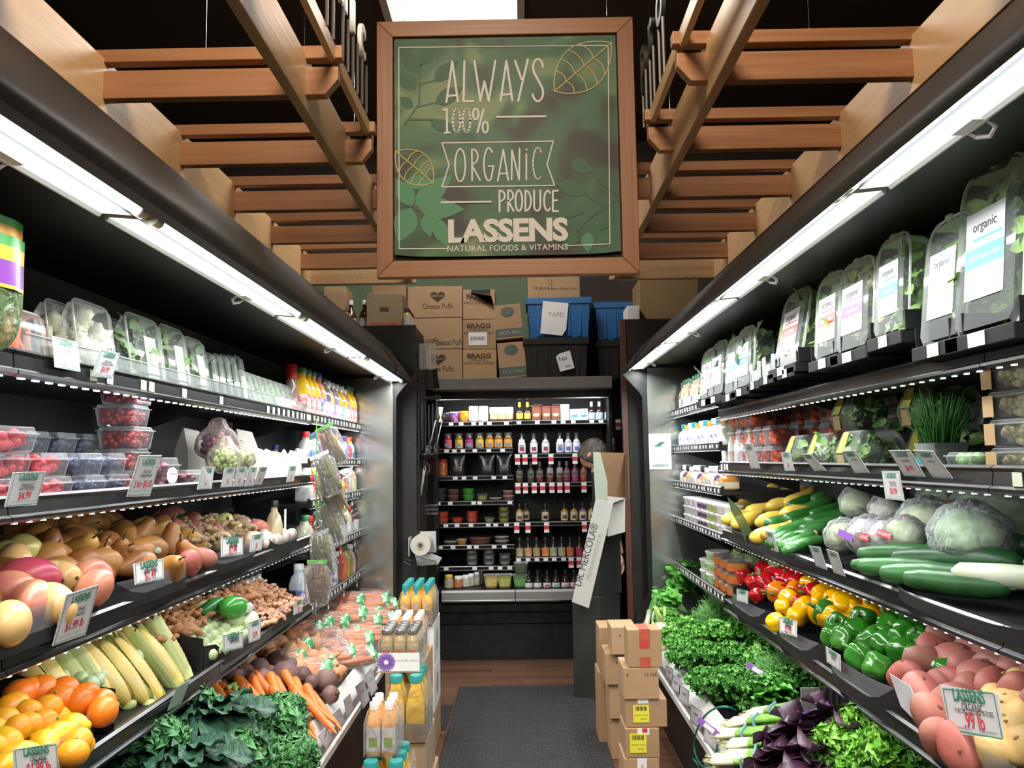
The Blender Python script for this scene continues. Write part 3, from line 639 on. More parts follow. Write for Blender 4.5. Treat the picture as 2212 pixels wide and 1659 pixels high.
row(tub('blue_tub', .036, .041, .082, pk('blue_print', (.05, .07, .42), (.65, .2, .25), sc=40), CAPW), [969, 982], 6.66, BL[0], 'blue tubs', ['blue printed tub behind another blue tub on the top rear shelf', 'blue and red printed tub in front on the top rear shelf'])
bpy.data.objects['blue_tub'].location.y = 6.76
row(tub('yellow_tub', .037, .042, .088, pk('yellow_print', (.78, .5, .05), (.7, .25, .04), sc=30), CAPY), [1003], 6.66, BL[0], 'yellow tub', 'yellow tub with orange print '+S1)
row(bottle('white_jar', .04, .125, CAPW, CAPW, WLB, pk('peach_print', (.8, .55, .35)), neck=.85, nl=.1, sh=.88, cap=.022), [1024, 1045.5], 6.66, BL[0], 'white jars', ['left of two tall white jars on the top rear shelf', 'right of two tall white jars on the top rear shelf'])
row(tub('brown_tub', .034, .034, .115, pk('brown_label', (.12, .05, .03), (.16, .09, .06)), CAPW, liph=.05, lm=pk('cream_oval', (.5, .42, .25))), [1068, 1085, 1101], 6.66, BL[0], 'brown and white tubs', ['leftmost brown tub with white lid on the top rear shelf', 'middle brown tub with white lid on the top rear shelf', 'rightmost brown tub with white lid on the top rear shelf'])
row(bottle('dark_syrup_bottle', .029, .15, DKG, CAPY, GLD, None, neck=.36, lab=(.12, .55)), [1124, 1141], 6.66, BR[0], 'dark bottles with yellow labels', ['left dark bottle with yellow oval label on the top rear shelf', 'right dark bottle with yellow oval label on the top rear shelf'])
row(carton('brown_carton', .068, .06, .115, pk('red_brown_carton', (.2, .07, .045)), True, pk('cream_oval', (.5, .42, .25))), [1160, 1182, 1202, 1164, 1206], 6.66, BR[0], 'brown cartons', ['first brown carton from the left on the top rear shelf', 'second brown carton from the left on the top rear shelf', 'third brown carton from the left on the top rear shelf', 'dark carton standing behind the first brown carton', 'dark carton standing behind the third brown carton'])
for n_ in ('brown_carton.003', 'brown_carton.004'): bpy.data.objects[n_].location.y = 6.85; bpy.data.objects[n_].scale = (1, 1, 1.25)
row(carton('white_carton', .07, .06, .125, CAPW, None, GREYI), [1222], 6.66, BR[0], 'white carton', 'tall white carton with a grey oval '+S1)
row(carton('white_box', .072, .06, .088, CAPW, None, CAPT, 'box'), [1243, 1262], 6.66, BR[0], 'white boxes with teal mark', ['left low white box with a teal mark on the top rear shelf', 'right low white box with a teal mark on the top rear shelf'])
row(bottle('cold_brew_bottle', .03, .145, DKG, CAPW, pk('pale_blue_label', (.55, .68, .75)), None, neck=.34, lab=(.05, .52)), [1280, 1297, 1316], 6.66, BR[0], 'dark bottles with pale blue labels', ['first dark bottle with pale blue label on the top rear shelf', 'second dark bottle with pale blue label on the top rear shelf', 'third dark bottle with pale blue label on the top rear shelf'])
cols = [('red', (.5, .05, .08)), ('mustard', (.6, .38, .04)), ('purple', (.3, .03, .16)), ('yellow', (.62, .42, .06)), ('orange', (.7, .32, .03)), ('apricot', (.66, .33, .05)), ('amber', (.6, .3, .03))]
for k, (u, (n_, c)) in enumerate(zip([967.6, 991.6, 1013.7, 1036.6, 1058, 1077.4, 1098], cols)):
    row(bottle('ferment_jar', .034, .125, gl('jar_food_'+n_, tuple(q*.35 for q in c)), CAPGR, pk('jar_label_'+n_, c, tuple(q*.8+.1 for q in c)), pk('jar_stamp', (.2, .25, .3)), neck=.8, nl=.12, sh=.78, cap=.018, lab=(.06, .66)), [u], 6.66, BL[1], 'ferment jars on the second rear shelf', 'glass jar with %s label, %s from left on the second rear shelf' % (n_, ORD[k]))
rd = {'maroon': (.32, .03, .1), 'blue': (.12, .12, .5), 'gold': (.6, .45, .05)}
for k, (u, n_, tg) in enumerate([(1127.6, 'maroon', 1), (1153.5, 'maroon', 0), (1179, 'maroon', 0), (1210, 'blue', 1), (1228, 'blue', 0), (1246, 'blue', 0), (1321, 'gold', 1)]):
    row(bottle('kefir_bottle', .031, .165, CLG, CAPGR, WLB, pk('patch_'+n_, rd[n_]), neck=.42, sh=.6, lab=(.08, .66), tagm=PAPER if tg else None), [u], 6.66, BR[1], 'clear bottles with white labels on the second rear shelf', 'clear bottle with white label and %s patch, %s from left on the second rear shelf' % (n_, ORD[k]))
row(bottle('kimchi_jar', .042, .135, gl('kimchi', (.42, .08, .025), .2, (.5, .2, .06)), CAPR, None, neck=.85, nl=.1, sh=.84, cap=.018), [938, 956], 6.67, BL[2], 'red kimchi jars', ['left jar of red kimchi on the third rear shelf', 'right jar of red kimchi on the third rear shelf'])
row(pouch('dark_pouch', .13, .17, gl('black_pouch', (.02, .021, .021), .25), gl('pouch_window', (.16, .17, .14))), [987, 1051, 1088], 6.68, BL[2], 'dark pouches', ['left dark food pouch on the third rear shelf', 'middle dark food pouch on the third rear shelf', 'right dark food pouch on the third rear shelf'])
for k, (u, c, n_, tg) in enumerate([(1121.6, (.12, .08, .03), 'olive', 0), (1146, (.1, .09, .07), 'grey', 0), (1165, (.22, .06, .03), 'rust', 0), (1187.5, (.25, .08, .04), 'copper', 1), (1208, (.2, .09, .05), 'brown', 1), (1223.6, (.33, .06, .12), 'rose', 0), (1241.7, (.5, .06, .24), 'pink', 0), (1260, (.55, .08, .04), 'red orange', 0)]):
    row(bottle('tonic_bottle', .028, .165, gl('drink_'+n_, c), CAPGR, pk('silver_label', (.3, .3, .3)), pk('drink_patch_'+n_, tuple(q*.9 for q in c)), neck=.42, sh=.6, lab=(.3, .72), tagm=GREYP if tg else None), [u], 6.66, BR[2], 'tonic bottles on the third rear shelf', 'bottle of %s drink, %s from left on the third rear shelf' % (n_, ORD[k]))
def stack(name, us, n, z, y, r, h, bm, lid, lab, shelf, **k):
    kd = tub(name, r*.9, r, h, bm, lid, **k)
    for q, u in enumerate(us):
        m_ = n[q] if isinstance(n, list) else n
        for j in range(m_):
            wh = ['bottom', 'middle', 'top'][j if m_ == 3 else 2*j] if m_ > 1 else 'single'
            kd.put((px(u, 990, Y=y).x, y, z+j*(h+.001)), (0, 0, 0), 1, '%s %s%s on the %s rear shelf' % (wh, lab, (' of its stack' if m_ > 1 else '')+(', %s stack' % ORD[q] if len(us) > 1 else ''), shelf), name.replace('_', ' ')+'s')
CT = lambda n_, c: gl('tub_'+n_, c, .2)
stack('dark_clear_tub', [950], 2, BL[3], 6.67, .045, .05, CT('smoke', (.05, .055, .055)), CLEAR, 'smoky clear tub', 'fourth', lm=None)
stack('brown_dip_tub', [979], 2, BL[3], 6.67, .042, .045, CT('brown', (.14, .06, .04)), gl('brown_lid', (.2, .1, .08)), 'brown dip tub', 'fourth', p=6)
stack('green_tub', [1011], 2, BL[3], 6.67, .046, .048, CT('green', (.06, .3, .04)), gl('green_lid', (.05, .26, .04)), 'bright green tub', 'fourth')
stack('olive_tub', [1041], 1, BL[3], 6.67, .042, .052, CT('olive', (.2, .22, .08)), CLEAR, 'olive coloured tub', 'fourth', lm=pk('olive_label', (.3, .3, .12)))
stack('flat_lidded_tub', [1069.6], 1, BL[3], 6.67, .05, .022, CT('greyb', (.12, .1, .09)), gl('pale_lid', (.4, .38, .36)), 'flat grey tub', 'fourth')
stack('pink_dip_tub', [1097], 2, BL[3], 6.67, .045, .038, CT('pink', (.25, .12, .1)), gl('pink_lid', (.4, .3, .28)), 'pinkish dip tub', 'fourth')
stack('red_lidded_tub', [956, 1018.6], 2, BL[4], 6.67, .044, .045, pk('salsa_print', (.4, .22, .14), (.5, .06, .04)), CAPR, 'red lidded tub', 'fifth')
stack('red_lidded_small_tub', [986.7], 1, BL[4], 6.67, .044, .042, pk('salsa_print', (.4, .22, .14)), CAPR, 'red lidded tub with pale print', 'fifth')
stack('pickle_tub', [1055.7], 1, BL[4], 6.67, .038, .04, CT('pale_green', (.25, .3, .18)), CLEAR, 'pale green clear tub', 'fifth')
stack('olive_clear_tub', [1086.6], 3, BL[4], 6.67, .04, .042, CT('yellow_green', (.3, .3, .08)), CLEAR, 'yellow green tub', 'fifth')
for k, (u, n_, c) in enumerate([(1120.5, 'honey', (.4, .24, .05)), (1134, 'shaded amber', (.2, .1, .04)), (1175.8, 'dark', (.07, .05, .04)), (1217, 'amber', (.42, .22, .03)), (1237.4, 'golden', (.4, .22, .04)), (1256.5, 'violet', (.2, .1, .22)), (1275.7, 'straw', (.4, .3, .1))]):
    row(bottle('dressing_bottle', .03, .14, gl('dress_'+n_, c), CAPK, CRM, pk('heart_patch_'+n_, tuple(q*.4 for q in c)), neck=.4, sh=.66, lab=(.06, .7)), [u], 6.66 if k != 1 else 6.76, BR[3], 'dressing bottles on the fourth rear shelf', '%s dressing bottle with cream label, %s from left on the rear case shelf' % (n_, ORD[k]))
stack('flat_cheese_tub', [972, 1082], [1, 2], BL[5], 6.67, .055, .03, CT('greyb', (.12, .1, .09)), gl('pale_lid', (.4, .38, .36)), 'flat pale lidded tub', 'sixth')
stack('orange_dip_tub', [996], 1, BL[5], 6.65, .04, .045, CT('orange', (.55, .25, .04)), gl('pale_lid', (.4, .38, .36)), 'small orange dip tub', 'sixth')
stack('snack_platter', [1035], 1, BL[5], 6.7, .09, .055, CT('brown', (.14, .06, .04)), gl('brown_lid', (.2, .1, .08)), 'round brown snack platter', 'sixth')
for k, (u, n_, c) in enumerate([(1119.5, 'pale green', (.36, .36, .22)), (1137.6, 'peach', (.55, .3, .18)), (1155.6, 'tan', (.38, .28, .16)), (1174.7, 'orange and white', (.6, .25, .08)), (1191.7, 'sage', (.35, .35, .25)), (1209.8, 'celery', (.36, .38, .24)), (1228, 'bright orange', (.62, .16, .05)), (1248, 'magenta', (.38, .04, .12))]):
    row(bottle('juice_shot_bottle', .03, .15, DKG, CAPK, pk('lab_'+n_, c, tuple(min(.8, q*1.5) for q in c)), None, neck=.45, sh=.62, lab=(.02, .6)), [u], 6.66, BR[4], 'dark juice bottles on the fifth rear shelf', 'dark bottle with %s label, %s from left on the lowest hung rear shelf' % (n_, ORD[k]))
stack('deli_tub', [1017.5, 1053.6, 1087.6], [3, 3, 2], BL[6], 6.67, .043, .044, CT('grey_food', (.16, .15, .12)), CLEAR, 'grey clear deli tub', 'seventh', lm=pk('grey_label', (.25, .25, .24)))
DK = .512
for k, (u, c, n_, h) in enumerate([(967.6, (.5, .45, .3), 'straw', .1), (987.7, (.6, .22, .1), 'orange', .085), (1004, (.6, .62, .5), 'pale green', .088), (1015, (.5, .55, .4), 'green grey', .095), (1027, (.4, .43, .35), 'grey', .105), (1037, (.06, .06, .06), 'black', .12)]):
    row(bottle('relish_jar', .036 if k < 3 else .026, h, gl('relish_'+n_, tuple(q*.6 for q in c)), CAPW if k else CAPY, pk('relish_lab_'+n_, c), None, neck=.75, nl=.1, sh=.8, cap=.018, lab=(.05, .7)), [u], 6.5+k*.03, DK, 'small jars on the floor of the rear case', 'small jar with %s label, %s from left on the rear case floor' % (n_, ORD[k]))
for u, n_, c in ((1058, 'yellow', (.6, .42, .15)), (1086.6, 'lime', (.42, .42, .12)), (1119.5, 'green', (.14, .3, .1))):
    row(tub('square_salad_tub', .042, .055, .1, CT(n_+'_salad', c), CLEAR, p=6, lm=pk('salad_lab_'+n_, tuple(min(.8, q*1.4) for q in c))), [u], 6.5, DK, 'square salad tubs', 'square tub of %s salad on the rear case floor' % n_)
row(tub('square_clear_tub', .042, .052, .085, CT('dim_green', (.1, .14, .09)), CLEAR, p=6), [1122], 6.52, DK+.102, 'clear tub', 'dim clear tub stacked on the green salad tub in the rear case')
for k, (u, n_, c) in enumerate([(1137.6, 'plain', (.7, .72, .65)), (1156.7, 'plain', (.72, .73, .68)), (1177, 'crimson', (.6, .05, .15)), (1196, 'mint', (.2, .6, .45)), (1216, 'pink', (.75, .3, .35)), (1235, 'rose', (.75, .25, .3)), (1254, 'pale pink', (.75, .4, .4))]):
    row(bottle('elixir_bottle', .031, .125, DKG, CAPK, WLB, pk('elixir_'+n_, c), neck=.32, sh=.5, lab=(.02, .4)), [u], 6.48, DK, 'dark bottles with white wraps on the rear case floor', 'dark bottle in white wrap, %s mark, %s from left on rear case floor' % (n_, ORD[k]))
# ================================================================ BOXES ABOVE THE REAR CASE
def bx(name, label, cat, x0, x1, y0, y1, z0, z1, m=CARD, rot=0, group=None):
    t = thing(name, label, cat, ((x0+x1)/2, (y0+y1)/2, z0), 0, group); t.rotation_euler = (0, rot, 0)
    a, b, h = (x1-x0)/2, (y1-y0)/2, z1-z0
    g = G().box(-a, a, -b, b, 0, h); g.build('body', m, t, smooth=0, bevel=.004)
    return t, a, b, h
def fr(t, b, x, z, rot=0): return frame((x, -b-.0012, z), (math.cos(rot), 0, math.sin(rot)), (-math.sin(rot), 0, math.cos(rot)))
BRN = mat('dark_brown_print', (.05, .03, .02), .7)
def heart(t, b, x, z, r):
    pts = [(.05*0+16*math.sin(q)**3, 13*math.cos(q)-5*math.cos(2*q)-2*math.cos(3*q)-math.cos(4*q)) for q in [k*.2618 for k in range(24)]]
    G().add([(x+p[0]*r/16, -b-.0012, z+p[1]*r/16*.82) for p in pts], [tuple(range(24))]).build('printed_heart', BRN, t, smooth=0, fixn=False)
zz = [2.118, 2.366, 2.614, 2.868]
for k, nm in enumerate(('bottom', 'middle', 'top')):
    t, a, b, h = bx('cardboard_box', '%s box in the stack of wide snack boxes above the rear case' % nm, 'box', -.865+k*-.004, -.447+k*.002, 6.45, 6.72, zz[k], zz[k+1]-.004, group='wide snack boxes')
    if k != 1: heart(t, b, .02, h*.68, .06); text("BARBARA'S", .027, CARD, t, fr(t, b+.001, .02, h*.69), 'printed_name')
    text('Cheese Puffs', .062, BRN, t, fr(t, b, .02 if k != 1 else .1, h*.36 if k != 1 else h*.2), 'printed_text', .75)
    text('made with real cheese', .016, GREYI, t, fr(t, b, .02, h*.13), 'printed_text')
zz = [2.118, 2.358, 2.596, 2.838]
for k, nm in enumerate(('bottom', 'middle', 'top')):
    t, a, b, h = bx('cardboard_box', ['bottom yellower vinegar box in the stack beside the snack boxes', 'middle vinegar box with a white barcode sticker', 'top vinegar box with a torn open flap'][k], 'box', -.442+k*.002, -.178+k*-.003, 6.45, 6.7, zz[k], zz[k+1]-.003, mat('yellow_cardboard', (.46, .3, .14), .75, 0, (.42, .27, .12), 5) if k == 0 else CARD, group='vinegar boxes')
    text('BRAGG', .05, BRN, t, fr(t, b, -.005, h*.78 if k < 2 else h*.76), 'printed_text', 1.15, .0018); text('ORGANIC', .032, BRN, t, fr(t, b, -.005, h*.655), 'printed_text'); text('APPLE CIDER VINEGAR', .032, BRN, t, fr(t, b, -.005, h*.54), 'printed_text', .72)
    if k == 1: G().box(-.085, .06, -b-.004, -b-.002, h*.13, h*.57, 0).build('sticker', [PAPER], t, smooth=0); g = G(); [g.box(-.068+q*.0075, -.068+q*.0075+.003+.002*(q % 3 == 0), -b-.0055, -b-.0045, h*.3, h*.42) for q in range(15)]; g.build('barcode', INK, t, smooth=0)
    if k == 2: G().box(-.06, .09, -b-.003, -b+.002, h*.86, h*.99).build('torn_hole', BLACKM, t, smooth=0); G().prism([(-.075, h*.87), (.095, h*.78), (.12, h*.42), (.1, h*.74)], .003, 'y', -b-.03).build('torn_flap', BRN, t, smooth=0)
GRN = mat('grey_green_print', (.09, .12, .1), .7)
for k, (x0, x1, z0, z1, r_) in enumerate(((-.155, .06, 2.118, 2.41, -.07), (-.178, .038, 2.425, 2.71, -.085))):
    t, a, b, h = bx('cardboard_box', ['lower of two leaning boxes with a green band above the rear case', 'upper of two leaning boxes with a green band above the rear case'][k], 'box', x0, x1, 6.45, 6.68, z0+.012, z1, CARD, r_*-1 if 0 else -r_*-1, 'leaning boxes')
    G().box(-a-.0005, a+.0005, -b-.001, -b+.01, h*.06 if k else h*.05, h*.3).build('green_band', GRN, t, smooth=0); text('ECO-PAC', .042, mat('pale_print', (.4, .4, .36), .7), t, fr(t, b+.001, .01, h*.17), 'printed_text')
    G().ball((.055, .0008, .043), (.0, -b-.0006, h*.78), 18, 8).build('printed_oval', GRN, t); text('organic', .018, GREYI, t, fr(t, b, 0, h*.56), 'printed_text'); text('food', .02, CARD, t, fr(t, b+.001, 0, h*.78), 'printed_text')
def tote(label, x0, x1, z0, z1, m, group, y0=6.42, y1=6.85):
    t = thing('storage_tote', label, 'tote', ((x0+x1)/2, (y0+y1)/2, z0), 0, group); a, b, h = (x1-x0)/2, (y1-y0)/2, z1-z0
    g = G(); k = .88; vs = [(-a*k, -b*k, 0), (a*k, -b*k, 0), (a*k, b*k, 0), (-a*k, b*k, 0), (-a*.95, -b*.95, h*.86), (a*.95, -b*.95, h*.86), (a*.95, b*.95, h*.86), (-a*.95, b*.95, h*.86)]
    g.add(vs, [(0, 1, 5, 4), (1, 2, 6, 5), (2, 3, 7, 6), (3, 0, 4, 7), (0, 3, 2, 1)])
    for q in (-.62, -.3, .3, .62): g.prism([(a*q-.012, 0.01), (a*q+.012, .01), (a*q*1.05+.012, h*.84), (a*q*1.05-.012, h*.84)], .012, 'y', -b*.95)
    g.build('body', m, t, smooth=0, bevel=.003)
    g = G().box(-a, a, -b, -b+.02, h*.84, h).box(-a, a, b-.02, b, h*.84, h).box(-a, -a+.02, -b+.02, b-.02, h*.84, h).box(a-.02, a, -b+.02, b-.02, h*.84, h); g.build('rim', m, t, smooth=0, bevel=.003)
    return t, a, b, h
BLU = mat('blue_plastic', (.015, .12, .34), .4, 0, (.02, .14, .38), 5); BKP = mat('black_plastic', (.016, .016, .016), .42, 0, (.02, .02, .02), 5)
tote('black tote with a crumpled note under the left blue tote', .03, .55, 2.118, 2.435, BKP, 'black totes')
t, a, b, h = tote('blue tote with a blank white sheet taped to its front', .06, .575, 2.44, 2.755, BLU, 'blue totes')
def note(lab, uv, y, scr):
    P_ = [px(u, v, Y=y) for u, v in uv]; c = sum(P_, V())/len(P_)
    t = thing('paper_note', lab, 'note', c); G().prism([(p.x-c.x, p.z-c.z) for p in P_], .001, 'y', 0).build('sheet', PAPER, t, smooth=0)
    for body, sz, u, v, r_ in scr: p = px(u, v, Y=y-.001)-c; text(body, sz, GREYI if r_ == 0 else INK, t, frame(p, (math.cos(r_), 0, math.sin(r_)), (-math.sin(r_), 0, math.cos(r_))), 'handwriting')
note('large white sheet taped to the front of the blue tote', [(1173, 650), (1228, 655), (1223, 712), (1214, 725), (1167, 720)], 6.41, [('TAPE?', .05, 1202, 680, 0)])
note('small crumpled white note stuck to the black tote', [(1201, 771), (1208, 764), (1231, 757), (1241, 795), (1210, 803)], 6.41, [('No', .05, 1216, 775, .25), ('sale', .03, 1226, 790, .2)])
tote('black tote half hidden behind the brown edge trim', .62, 1.1, 2.118, 2.435, BKP, 'black totes', 6.62, 7.0); tote('blue tote half hidden beside the right partition', .61, 1.1, 2.44, 2.75, BLU, 'blue totes', 6.62, 7.0)
t, a, b, h = bx('cardboard_box', 'printed produce box standing in the left blue tote', 'box', .075, .49, 6.48, 6.78, 2.62, 2.98, CARD)
text('Organic', .04, BRN, t, fr(t, b, -.1, h*.62), 'printed_text'); text('Premium Quality Citrus', .03, BRN, t, fr(t, b, .07, h*.6), 'printed_text', .8); text('PRODUCE', .05, GREYI, t, fr(t, b, .03, h*.36), 'printed_text'); G().ball((.02, .0008, .02), (-.15, -b-.0005, h*.22), 14, 6).build('printed_seal', BRN, t)
G().box(-.02, .12, -b-.001, -b, h*.02, h*.2).build('printed_barcode_frame', BRN, t, smooth=0); G().prism([(-.08, h*.98), (-.02, h*.84), (-.015, h*.62), (-.05, h*.8)], .004, 'y', -b-.012).build('torn_flap', CARD, t, smooth=0)
bx('cardboard_box', 'plain tan box standing far back behind the bottles at top left', 'box', -1.2, -.92, 6.7, 7.0, 2.442, 2.93, CARD)
bx('cardboard_box', 'plain tan box wedged behind the wide snack boxes', 'box', -.86, -.6, 6.74, 7.0, 2.118, 2.93, CARD)
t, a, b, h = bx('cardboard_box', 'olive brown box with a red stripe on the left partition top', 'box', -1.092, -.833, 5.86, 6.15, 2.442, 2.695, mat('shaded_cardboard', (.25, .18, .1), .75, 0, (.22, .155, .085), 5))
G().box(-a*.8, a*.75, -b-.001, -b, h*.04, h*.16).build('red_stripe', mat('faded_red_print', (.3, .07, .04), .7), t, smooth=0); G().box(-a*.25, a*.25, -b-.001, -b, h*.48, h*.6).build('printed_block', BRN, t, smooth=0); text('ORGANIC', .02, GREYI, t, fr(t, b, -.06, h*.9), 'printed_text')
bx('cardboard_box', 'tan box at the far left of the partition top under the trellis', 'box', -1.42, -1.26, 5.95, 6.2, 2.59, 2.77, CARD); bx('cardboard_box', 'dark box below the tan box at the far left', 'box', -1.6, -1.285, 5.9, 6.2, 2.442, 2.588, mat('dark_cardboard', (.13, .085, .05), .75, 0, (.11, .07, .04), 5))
row(bottle('ketchup_bottle', .044, .222, gl('ketchup_bottle_glass', (.06, .02, .012)), CAPW, pk('condiment_label', (.5, .47, .42)), None, neck=.36, nl=.3, sh=.45, cap=.03, lab=(.05, .45)), [757, 787], 5.95, 2.442, 'ketchup bottles', ['left ketchup bottle with white cap on the partition top', 'right ketchup bottle with white cap beside the olive brown box'])
mb = bottle('mustard_bottle', .03, .135, gl('mustard', (.4, .3, .15)), CAPK, pk('condiment_label', (.5, .47, .42)), None, neck=.5, sh=.75, cap=.025, lab=(.08, .6))
for k in range(5): mb.put((-.795, 5.82+k*.07, 2.442), (0, 0, 0), 1, 'mustard bottle with black cap, %s from the front of its row' % ORD[k], 'mustard bottles')
for k in range(6): (mb2 if k else (mb2 := bottle('sauce_bottle', .026, .12, gl('tan_sauce', (.35, .25, .12)), mat('cap_tan', (.35, .2, .08), .4), pk('condiment_label', (.5, .47, .42)), None, neck=.5, sh=.7, cap=.03))).put((-1.235+k*.005-(k % 2)*.055, 5.84+k*.035, 2.442), (0, 0, 0), 1, 'small tan capped sauce bottle in the cluster left of the ketchup', 'tan capped sauce bottles')
bx('cardboard_box', 'large plain brown box on top of the right partition', 'box', .865, 1.285, 5.84, 6.2, 2.457, 2.765, mat('olive_cardboard', (.3, .2, .09), .75, 0, (.25, .17, .075), 4)); bx('white_box', 'small white box beside the large brown box on the partition', 'box', .765, .855, 5.78, 6.0, 2.457, 2.56, PAPER)
# ================================================================ DISPLAY SHIPPER AND PERSON
t = thing('display_shipper', 'collapsing black floor display with a fallen white header board', 'display stand', (.46, 5.38, 0)); o = t.location.copy()
def P(nm, g, m, **k): g.v = [tuple(V(q)-o) for q in g.v]; return g.build(nm, m, t, **k)
BKC = mat('black_corrugated_board', (.014, .016, .014), .6, 0, (.019, .021, .018), 6)
P('base_column', G().prism([(.308, 5.325), (.476, 5.267), (.62, 5.41), (.46, 5.51)], .632, 'z', 0), BKC, smooth=0, bevel=.004)
P('upper_column', G().prism([(.418, 5.32), (.476, 5.285), (.635, 5.41), (.46, 5.5)], .375, 'z', .632), BKC, smooth=0, bevel=.004)
P('torn_paper_scrap', G().prism([(.56, 1.0), (.64, 1.03), (.63, 1.045), (.585, 1.02)], .004, 'y', 5.3), GREYP, smooth=0)
WBD = mat('white_board', (.5, .5, .47), .6, 0, (.46, .46, .43), 4)
P('white_carton', G().prism([(.531, 1.007), (.64, 1.035), (.645, 1.238), (.535, 1.207)], .12, 'y', 5.2), WBD, smooth=0, bevel=.003)
P('header_board', G().prism([(.297, .624), (.4, .584), (.566, 1.216), (.458, 1.246)], .006, 'y', 5.15), WBD, smooth=0, bevel=.001)
P('header_lip', G().prism([(.527, 1.203), (.458, 1.243), (.50, 1.26), (.64, 1.245)], .05, 'y', 5.156), WBD, smooth=0)
ax = V((.101, 0, .322)).normalized(); nx = V((-ax.z, 0, ax.x))
text('DR. MERCOLA\u00ae', .064, INK, t, frame(V((.393, 5.1485, .905))-o, ax, nx), 'lettering', .86, 0); text('PREMIUM PRODUCTS', .034, GREYI, t, frame(V((.443, 5.1485, .895))-o, ax, nx), 'lettering', .9)
FLP = mat('pale_green_board', (.36, .42, .33), .6, 0, (.33, .39, .3), 4)
P('green_flap', G().prism([(.455, 1.25), (.531, 1.215), (.533, 1.35), (.493, 1.53), (.448, 1.533)], .005, 'y', 5.155), FLP, smooth=0)
BRB = mat('brown_inner_board', (.2, .11, .055), .7, 0, (.16, .085, .04), 4)
P('open_carton', G().prism([(.5, 1.24), (.668, 1.24), (.676, 1.525), (.5, 1.532)], .005, 'y', 5.4).prism([(.668, 5.2), (.672, 5.2), (.679, 5.4), (.674, 5.4)], .28, 'z', 1.24).prism([(.5, 5.18), (.66, 5.22), (.66, 5.39), (.5, 5.39)], .005, 'z', 1.236), BRB, smooth=0)
# person stooping behind the display, seen from the right side and a little behind
SKIN = mat('skin', (.5, .3, .22), .5, 0, (.46, .26, .18), 9, sss=.1); SHIRT = mat('dark_shirt', (.018, .02, .026), .8, 0, (.024, .026, .032), 30); HAIR = mat('brown_grey_hair', (.05, .038, .03), .55, 0, (.12, .1, .085), 30, .5, 90, stretch=(1, 1, .35)); TRO = mat('dark_trousers', (.02, .022, .03), .8, 0, (.026, .028, .036), 30)
pt = thing('person', 'person with short brown hair in dark clothes, head bowed behind the display', 'person', (.6, 5.95, 0))
def skin(nm, verts, edges, rads, m, root=0):
    me = bpy.data.meshes.new(nm); me.from_pydata(verts, edges, []); me.materials.append(m); q = bpy.data.objects.new(nm, me); C.objects.link(q); q.parent = pt
    md = q.modifiers.new('skin', 'SKIN'); md.use_smooth_shade = True
    for k, r_ in enumerate(rads): me.skin_vertices[0].data[k].radius = (r_, r_) if not isinstance(r_, tuple) else r_
    me.skin_vertices[0].data[root].use_root = True
    sb = q.modifiers.new('sub', 'SUBSURF'); sb.levels = sb.render_levels = 2; return q
B = [(-.02, 0, .82), (-.01, 0, .98), (.01, 0, 1.15), (.0, 0, 1.29), (-.04, 0, 1.37), (-.075, 0, 1.45)]   # pelvis..neck
vs = B+[(.02, -.13, 1.27), (.02, -.155, 1.05), (.07, -.15, .86), (.08, -.15, .82), (.02, .13, 1.27), (.02, .155, 1.05), (.07, .15, .86), (.08, .15, .82), (-.02, -.09, .78), (.02, -.1, .45), (-.03, -.1, .09), (.1, -.11, .035), (-.02, .09, .78), (.02, .1, .45), (-.03, .1, .09), (.1, .11, .035)]
es = [(0, 1), (1, 2), (2, 3), (3, 4), (4, 5), (3, 6), (6, 7), (7, 8), (8, 9), (3, 10), (10, 11), (11, 12), (12, 13), (0, 14), (14, 15), (15, 16), (16, 17), (0, 18), (18, 19), (19, 20), (20, 21)]
rads = [.105, .1, .105, .085, .055, .05, .05, .038, .03, .024, .05, .038, .03, .024, .08, .052, .036, .034, .08, .052, .036, .034]
skin('body', vs, es, rads, SKIN)
g = 1.14
skin('shirt', [vs[i] for i in (0, 1, 2, 3, 4)]+[vs[6], vs[7], (.06, -.15, .9), vs[10], vs[11], (.06, .15, .9), (-.062, 0, 1.425)], [(0, 1), (1, 2), (2, 3), (3, 4), (3, 5), (5, 6), (6, 7), (3, 8), (8, 9), (9, 10), (4, 11)], [.112, .11, .112, .095, .062, .062, .046, .04, .062, .046, .04, .066], SHIRT)
skin('trousers', [vs[0], vs[14], vs[15], vs[16], vs[18], vs[19], vs[20]], [(0, 1), (1, 2), (2, 3), (0, 4), (4, 5), (5, 6)], [.115, .092, .064, .05, .092, .064, .05], TRO)
HM = M.Translation((-.09, 0, 1.525)) @ R(0, math.radians(32), math.radians(-8)) @ M.Scale(.9, 4)
def headfn(d, th, ph):
    p = V(d)
    x, y, z = d.x*.1, d.y*.076, d.z*.118
    if z < -.02: x += .012*max(0, d.x)*(-z/.1); y *= 1-.25*min(1, (-z)/.12); x *= 1-.12*max(0, -d.x)
    fx = max(0, d.x)
    x += .02*max(0, 1-abs(y)/.016)*max(0, 1-abs(z+.022)/.03)*(fx > .5)                    # nose
    x -= .007*max(0, 1-abs(abs(y)-.032)/.018)*max(0, 1-abs(z-.005)/.016)*(fx > .5)        # eye sockets
    x += .006*max(0, 1-abs(y)/.026)*max(0, 1-abs(z+.062)/.012)*(fx > .5)                  # lips
    return V((x, y, z))
hd = G().ball(1, (0, 0, 0), 40, 30, headfn).build('head', SKIN, pt, smooth=180, T=HM)
HM2 = HM
